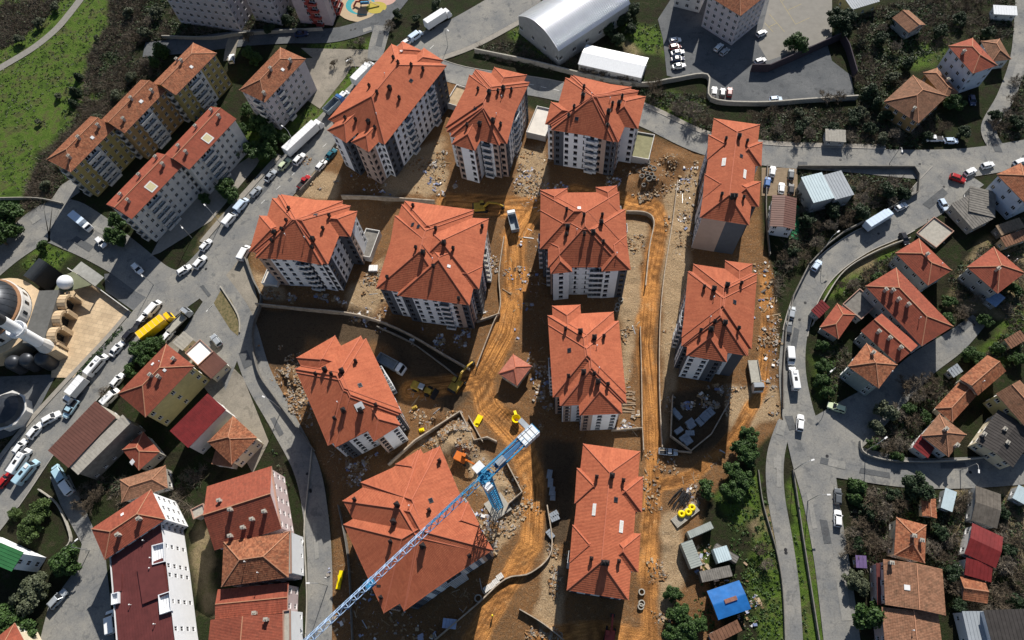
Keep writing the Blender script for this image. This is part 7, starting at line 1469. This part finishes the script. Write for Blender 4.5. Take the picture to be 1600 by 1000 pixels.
def scatter(name, polys, dens, size, mats, seed, blob, lab=None, cat=None, hmul=.8, jit=.6, avoid=True, per=14, twig=False):
    """ground cover nobody could count: leaf clumps or twig tufts over areas"""
    r = np.random.default_rng(seed); out_ = []; mi = []
    for poly in polys:
        W3 = np.array([G(*p)[:2] for p in poly]); lo, hi = W3.min(0), W3.max(0); n = int((hi-lo).prod()*dens); x = lo[0]+r.random(n)*(hi[0]-lo[0]); y = lo[1]+r.random(n)*(hi[1]-lo[1]); px, py = to_px(x, y)
        k = poly_sd(px, py, poly) > (fbm(x, y, 9, 88)-.5)*10; k &= fbm(x, y, 11, seed) > .36; x, y = x[k], y[k]; k = ~blocked(x, y) if avoid else np.ones(x.shape, bool); x, y = x[k], y[k]
        for xx, yy in zip(x, y):
            s_ = blob*(.4+1.1*r.random()); zz_ = gl(xx, yy)
            d = r.normal(size=(per, 3)); d[:, 2] = np.abs(d[:, 2]); d /= np.linalg.norm(d, axis=1)[:, None]; p = np.array([xx, yy, zz_])+d*(s_*r.random(per)**.5)[:, None]*np.array([1, 1, hmul])
            if twig:
                b0 = np.array([xx, yy, zz_])+r.normal(size=(per, 3))*np.array([.15, .15, 0])*s_; wv = np.cross(d, r.normal(size=(per, 3))); wv /= np.linalg.norm(wv, axis=1)[:, None]; wv *= size*.5; e = p+d*s_*.5
                out_.append(np.stack([b0-wv, b0+wv, e+wv*.4, e-wv*.4], 1).reshape(-1, 3))
            else:
                up = d*.6+r.normal(size=(per, 3))*.6+np.array([0, 0, .5]); t = np.cross(up, r.normal(size=(per, 3))); t /= np.linalg.norm(t, axis=1)[:, None]; b = np.cross(up, t); b /= np.linalg.norm(b, axis=1)[:, None]; s2 = size*(.5+r.random(per))[:, None]
                out_.append(np.stack([p-t*s2-b*s2*.6, p+t*s2*.2-b*s2, p+t*s2+b*s2*.5, p-t*s2*.3+b*s2], 1).reshape(-1, 3))
            mi.append(np.full(per, r.integers(len(mats))))
    if not out_: return
    V = np.concatenate(out_); tag(put(name, quads_mesh(name, V, mats, np.concatenate(mi)), Matrix.Identity(4)), lab, cat, kind='stuff')
HOLD = [[(p.x, p.y) for p in (G(q[0], q[1]) for q in rd)] for rd in ROADPX]; HW = [max(p[2] for p in rd)/2 for rd in ROADPX]
def blocked(x, y):
    v = np.zeros(x.shape, bool)
    for pts, w_ in zip(HOLD, HW): v |= line_d(x, y, pts) < w_+.3
    px, py = to_px(x, y)
    for s_ in SHEETS: v |= poly_sd(px, py, s_) > -2
    return v
SCRUB = [[(172, -20), (278, -20), (268, 55), (246, 110), (205, 130), (160, 172), (108, 205), (128, 160), (138, 90), (170, 40)], [(108, 205), (160, 172), (250, 118), (170, 190), (112, 262), (75, 330), (40, 325), (62, 250)], [(20, -20), (110, -20), (60, 40), (0, 80), (-20, 60)], [(60, 260), (110, 235), (95, 285), (40, 310)]]
THICK = [[(1340, 20), (1480, -10), (1600, -20), (1600, 60), (1500, 60), (1400, 110), (1480, 200), (1440, 230), (1200, 235), (1180, 175), (1340, 170)], [(1250, 270), (1430, 268), (1425, 300), (1300, 375), (1245, 430), (1215, 500), (1205, 430), (1250, 330)], [(1330, 760), (1600, 745), (1600, 960), (1500, 960), (1490, 890), (1380, 860), (1335, 930), (1320, 830)], [(1350, 600), (1470, 560), (1500, 620), (1450, 640), (1430, 720), (1350, 705), (1375, 640)], [(1340, 395), (1420, 385), (1400, 430), (1290, 470), (1300, 430)], [(1260, 540), (1310, 520), (1330, 570), (1305, 620), (1270, 620)], [(1480, 430), (1600, 340), (1600, 560), (1540, 560), (1490, 520), (1500, 470)], [(1545, 215), (1600, 110), (1600, 225)], [(745, 70), (900, 60), (1010, 125), (1000, 135), (750, 88)], [(1000, 140), (1100, 150), (1120, 215), (1030, 180)], [(270, 750), (330, 720), (300, 800), (190, 790), (110, 770), (150, 740)], [(420, 690), (475, 740), (470, 900), (455, 780)], [(250, 40), (480, 20), (480, 48), (260, 56)], [(-20, 590), (80, 600), (110, 600), (60, 660), (20, 700), (-20, 720)]]
scatter('scrub', SCRUB, 1.5, .085, [M_TWIG, M_TWIGB], 21, 1.5, 'grey brown leafless scrub on the slope beside the meadow', 'scrub', per=22, twig=True)
scatter('undergrowth', SCRUB+THICK, 1.0, .19, [L_EV, L_OLIVE, L_DARK], 22, .9, 'low green undergrowth in the thickets and gardens', 'undergrowth', per=12)
scatter('thicket', THICK, .75, .085, [M_TWIG, M_TWIGB], 23, 1.4, 'tangled leafless brush in the gardens and thickets', 'brush', per=20, twig=True)
scatter('hedge', [[(203, 490), (210, 494), (165, 545), (125, 590), (117, 586), (155, 545)]], 6., .16, [L_EV, L_DARK], 26, .5, 'dark clipped hedge along the plaza edge', 'hedge', per=14, avoid=False)
scatter('weeds', LUSH[1:]+[[(1140, 770), (1235, 760), (1240, 1000), (1150, 1000)], [(1235, 750), (1262, 750), (1300, 1000), (1252, 1000)]], .8, .16, [L_LIGHT, L_EV], 24, .5, 'bright green weeds along the banks and verges', 'weeds', per=10)
scatter('meadow_grass', [LUSH[0]], .5, .16, [L_LIGHT, leaf_mat('meadow_green', (.035, .070, .014), (.070, .115, .026)), L_OLIVE], 25, .6, 'tufty bright green grass on the open slope', 'grass', per=8, hmul=.35)

# ------------------------------------------------------------------ rubble and site litter
def rubble(name, polys, n, smin, smax, mats, seed, lab, flat=.5, elong=1.):
    r = np.random.default_rng(seed); out_ = []; mi = []
    for poly in polys:
        W3 = np.array([G(*p)[:2] for p in poly]); lo, hi = W3.min(0), W3.max(0); x = lo[0]+r.random(n*9)*(hi[0]-lo[0]); y = lo[1]+r.random(n*9)*(hi[1]-lo[1]); px, py = to_px(x, y)
        k = (poly_sd(px, py, poly) > (fbm(x, y, 4, 31)-.5)*14) & (fbm(x, y, 5, seed) > .56); x, y = x[k][:n], y[k][:n]
        for xx, yy in zip(x, y):
            s_ = smin+(smax-smin)*r.random()**4.5; dx, dy, dz = s_*(.5+r.random())*elong, s_*(.3+.7*r.random())/elong**.5, s_*flat*(.4+r.random()); a = r.random()*3.14; ca, sa = math.cos(a), math.sin(a); z0 = gl(xx, yy)-.06; til = r.normal()*.15/elong
            q = lambda ux, uy, uz: (xx+(ux*ca-uy*sa)*.5, yy+(ux*sa+uy*ca)*.5, z0+uz+ux*til)
            b = [q(-dx, -dy, 0), q(dx, -dy, 0), q(dx, dy, 0), q(-dx, dy, 0)]; t = [q(-dx*.8, -dy*.85, dz), q(dx*.9, -dy*.8, dz), q(dx*.85, dy*.9, dz), q(-dx*.9, dy*.8, dz)]
            for f in ((t[0], t[1], t[2], t[3]), (b[0], b[1], t[1], t[0]), (b[1], b[2], t[2], t[1]), (b[2], b[3], t[3], t[2]), (b[3], b[0], t[0], t[3])): out_.append(f)
            mi.append(np.full(5, r.integers(len(mats))))
    V = np.array(out_).reshape(-1, 3); tag(put(name, quads_mesh(name, V, mats, np.concatenate(mi)), Matrix.Identity(4)), lab, 'rubble', kind='stuff')
RB = [mat('rubble_pale', (.36, .28, .19), .95, .2, 4), mat('rubble_brown', (.22, .14, .075), .95, .2, 4), mat('rubble_grey', (.28, .25, .22), .95, .2, 4), mat('rubble_orange', (.28, .15, .065), .95, .2, 4)]
RW = [mat('litter_white', (.62, .61, .60), .8, .1, 4), mat('litter_blue', (.16, .20, .34), .6, .1, 4), RB[2], RB[0], RB[1], M_WOODO, M_WOOD, RB[1], RB[2], mat('litter_lilac', (.34, .36, .46), .6, .1, 4)]
rubble('rubble', PALE+[[(860, 860), (890, 860), (880, 1000), (800, 1000)], [(640, 640), (720, 640), (770, 720), (660, 700)], [(1000, 700), (1060, 700), (1060, 1000), (1020, 1000)], [(1190, 440), (1220, 440), (1222, 640), (1180, 640)], [(770, 700), (850, 800), (760, 900), (740, 760)], [(970, 260), (1060, 240), (1050, 310), (980, 310)], [(400, 540), (470, 540), (500, 690), (440, 630)]], 800, .10, .75, RB, 31, 'broken stone and earth clods strewn over the site')
rubble('debris', [[(540, 240), (690, 180), (700, 240), (640, 300), (560, 320)], [(690, 170), (720, 290), (690, 310), (660, 280)], [(800, 240), (850, 230), (860, 310), (810, 330)], [(850, 260), (900, 275), (1000, 270), (950, 300), (870, 300)], [(1060, 260), (1092, 250), (1085, 360), (1060, 360)], [(780, 360), (850, 350), (850, 560), (830, 600), (790, 480)], [(830, 540), (862, 540), (865, 680), (840, 690)], [(510, 880), (560, 860), (640, 960), (720, 930), (680, 1000), (510, 1000)], [(520, 680), (620, 720), (560, 760), (520, 760)], [(1040, 600), (1130, 600), (1130, 640), (1060, 640)], [(1060, 790), (1100, 720), (1130, 700), (1120, 790)], [(560, 420), (620, 400), (600, 520), (540, 500)], [(450, 460), (560, 460), (540, 500), (460, 500)], [(750, 400), (780, 400), (770, 500), (745, 500)], [(955, 650), (1000, 640), (1000, 672), (955, 674)], [(1170, 380), (1215, 380), (1215, 640), (1185, 640)], [(640, 500), (740, 510), (720, 560), (640, 540)], [(740, 780), (780, 800), (770, 870), (740, 900)], [(1430, 345), (1480, 335), (1480, 380), (1430, 370)], [(1080, 850), (1180, 850), (1190, 980), (1090, 980)]], 420, .12, 1.1, RW, 32, 'white, grey and blue building waste strewn between the new blocks', .35)

HEAP = [[(655, 695), (700, 665), (725, 655), (752, 700), (705, 735), (670, 715)], [(770, 800), (805, 790), (815, 830), (775, 880), (745, 900)], [(985, 265), (1040, 250), (1060, 300), (1000, 318)], [(440, 575), (465, 570), (490, 640), (460, 650), (440, 610)]]
rubble('rubble_heap', HEAP*2, 1500, .10, .9, RB, 33, 'dense heaps of broken stone beside the crane and the track loop')
rubble('timber_litter', [[(540, 240), (690, 180), (700, 300), (560, 320)], [(690, 170), (730, 300), (660, 290)], [(800, 240), (860, 230), (860, 330), (810, 330)], [(1060, 250), (1092, 250), (1085, 400), (1050, 400)], [(780, 360), (850, 350), (860, 680), (800, 600)], [(510, 780), (560, 780), (640, 990), (510, 1000)], [(510, 680), (620, 700), (580, 760), (515, 760)], [(1165, 380), (1215, 380), (1215, 640), (1170, 640)], [(560, 400), (620, 400), (610, 520), (540, 500)], [(1060, 720), (1130, 700), (1120, 800), (1060, 800)], [(955, 500), (1000, 500), (1000, 680), (955, 680)], [(640, 600), (700, 620), (670, 680), (630, 660)], [(700, 880), (770, 860), (740, 990), (650, 990)]], 130, .16, .7, [M_WOOD, M_WOODO, RB[0], M_STEEL, M_WOODO], 34, 'loose planks, poles and offcuts lying between the new blocks', .25, 4.)
grove([(1262, 345, 3.2), (1300, 330, 3.4), (1345, 332, 3.2), (1385, 300, 3.4), (1410, 300, 3.), (1240, 395, 2.2), (1330, 300, 2.4)], 'round', L_DARK, 'dark leafy tree in the thicket inside the curving road', 'dark trees inside the curving road')
grove([(1370, 435, 2.), (1482, 470, 2.4), (1540, 500, 2.4), (1585, 450, 2.4), (1420, 640, 2.4), (1447, 652, 2.2), (1365, 692, 2.2), (1402, 712, 2.), (1590, 560, 2.6), (1560, 545, 2.2)], 'round', L_EV, 'dark green garden tree near the side lane', 'green trees near the side lane')
grove([(1356, 800, 2.6), (1395, 772, 2.4), (1340, 850, 2.4), (1470, 832, 2.6), (1485, 892, 2.8), (1575, 862, 2.6), (1590, 940, 2.6), (1565, 800, 2.4), (1500, 945, 2.4), (1465, 905, 2.)], 'round', L_DARK, 'dark green tree in the lower right gardens', 'dark trees in the lower right gardens')
grove([(1250, 200, 2.6), (1300, 200, 2.8), (1335, 185, 3.), (1420, 100, 2.8), (1470, 50, 3.), (1500, 30, 3.), (1545, 50, 2.6), (1450, 212, 2.2), (1505, 207, 2.6), (1556, 180, 2.6), (1590, 190, 2.8), (1375, 60, 3.2), (1400, 30, 3.), (1385, 180, 2.8), (1360, 200, 2.6)], 'round', L_DARK, 'dark green tree in the upper right thicket', 'dark trees in the upper right thicket')
grove([(205, 120, 2.4), (180, 150, 2.6), (225, 50, 3.), (200, 20, 2.8), (245, 20, 3.), (150, 185, 2.2), (95, 250, 2.4), (70, 290, 2.4), (60, 35, 2.6), (30, 60, 2.4), (85, 10, 2.4), (150, 60, 1.6), (60, 190, 1.4), (90, 150, 1.6)], 'round', L_OLIVE, 'dull green bush on the meadow slope', 'bushes on the meadow slope')
shed('grey walled terrace roof beside the long red hip-roofed house', (1345, 500), (1372, 475), (1322, 470), 3.2, M_CONCD, M_WHITE2, 'flat')
shed('low concrete slab in the rubble plot', (1462, 388), (1490, 362), (1445, 352), .8, M_CONC, M_CONC, 'flat')
shed('dark brown lean-to above the detached red hipped house', (1565, 368), (1602, 355), (1560, 352), 2.6, M_WOODO, M_CONCD, 'mono')
shed('rusty tin roof at the right edge behind the hedge', (1580, 545), (1605, 530), (1570, 530), 2.6, mat('brown_felt', (.20, .10, .06)), M_CREAM, 'mono')
shed('grey tin lean-to beside the old brownish ridged house', (1490, 590), (1505, 580), (1480, 578), 2.4, M_GREYM, M_CREAM, 'mono')
shed('blue tin roof beside the lane wall of the grey-walled house', (1540, 468), (1556, 480), (1550, 452), 2.4, mat('blue_tin', (.16, .24, .38), .5, .2), M_GREYW, 'mono')
shed('brown timber store below the blue tarpaulin hut', (1115, 1008), (1160, 985), (1108, 990), 2.4, mat('brown_felt', (.20, .10, .06)), M_WOODO, 'mono')

# ------------------------------------------------------------------ say which tree, which lamp: by the building each stands closest to
ANCH = []
labs = [(o, o['label']) for o in scene.objects if o.parent is None and o.get('category') in ('house', 'apartment block', 'shed', 'hut', 'garage', 'workshop', 'hall', 'barn', 'shop', 'mosque', 'container', 'minaret', 'shelter', 'canopy', 'climbing frame', 'platform', 'fountain')]
for o, lb in labs:
    wds = lb.split(); cuts = [i for i, w_ in enumerate(wds) if i > 1 and w_.strip(',') in ('with', 'beside', 'standing', 'between', 'in', 'at', 'by', 'behind', 'below', 'above', 'among', 'under', 'facing', 'near', 'joined', 'inside', 'across', 'carrying', 'east', 'of', 'to', 'and', 'on', 'along')]+[len(wds)]
    for c in cuts:
        sh = ' '.join(wds[:c]).rstrip(',')
        if c <= 8 and sum(1 for _, l2 in labs if l2.startswith(sh)) == 1: ANCH.append((WM[o.name].translation.copy(), sh)); break
def single_out(items, noun_of, cls_of):
    for it in items:
        p = it[1]; order = sorted(ANCH, key=lambda a: (a[0]-p).xy.length)
        for ap, sh in order[:3]:
            rk = sorted((k for k in items if cls_of(k) == cls_of(it)), key=lambda k: (k[1]-ap).xy.length).index(it)
            if rk < 4:
                it[0]['label'] = f"{noun_of(it)}, {('', 'second ', 'third ', 'fourth ')[rk]}closest to the {sh}"; break
single_out(TREE_LIST, lambda t: t[2], lambda t: t[3])
single_out(LAMPS, lambda t: 'tall street lamp', lambda t: 0)
seen = {}
for o in scene.objects:
    if o.parent is None and o.get('category') in ('tree', 'street lamp'): seen.setdefault(o['label'], []).append(o)
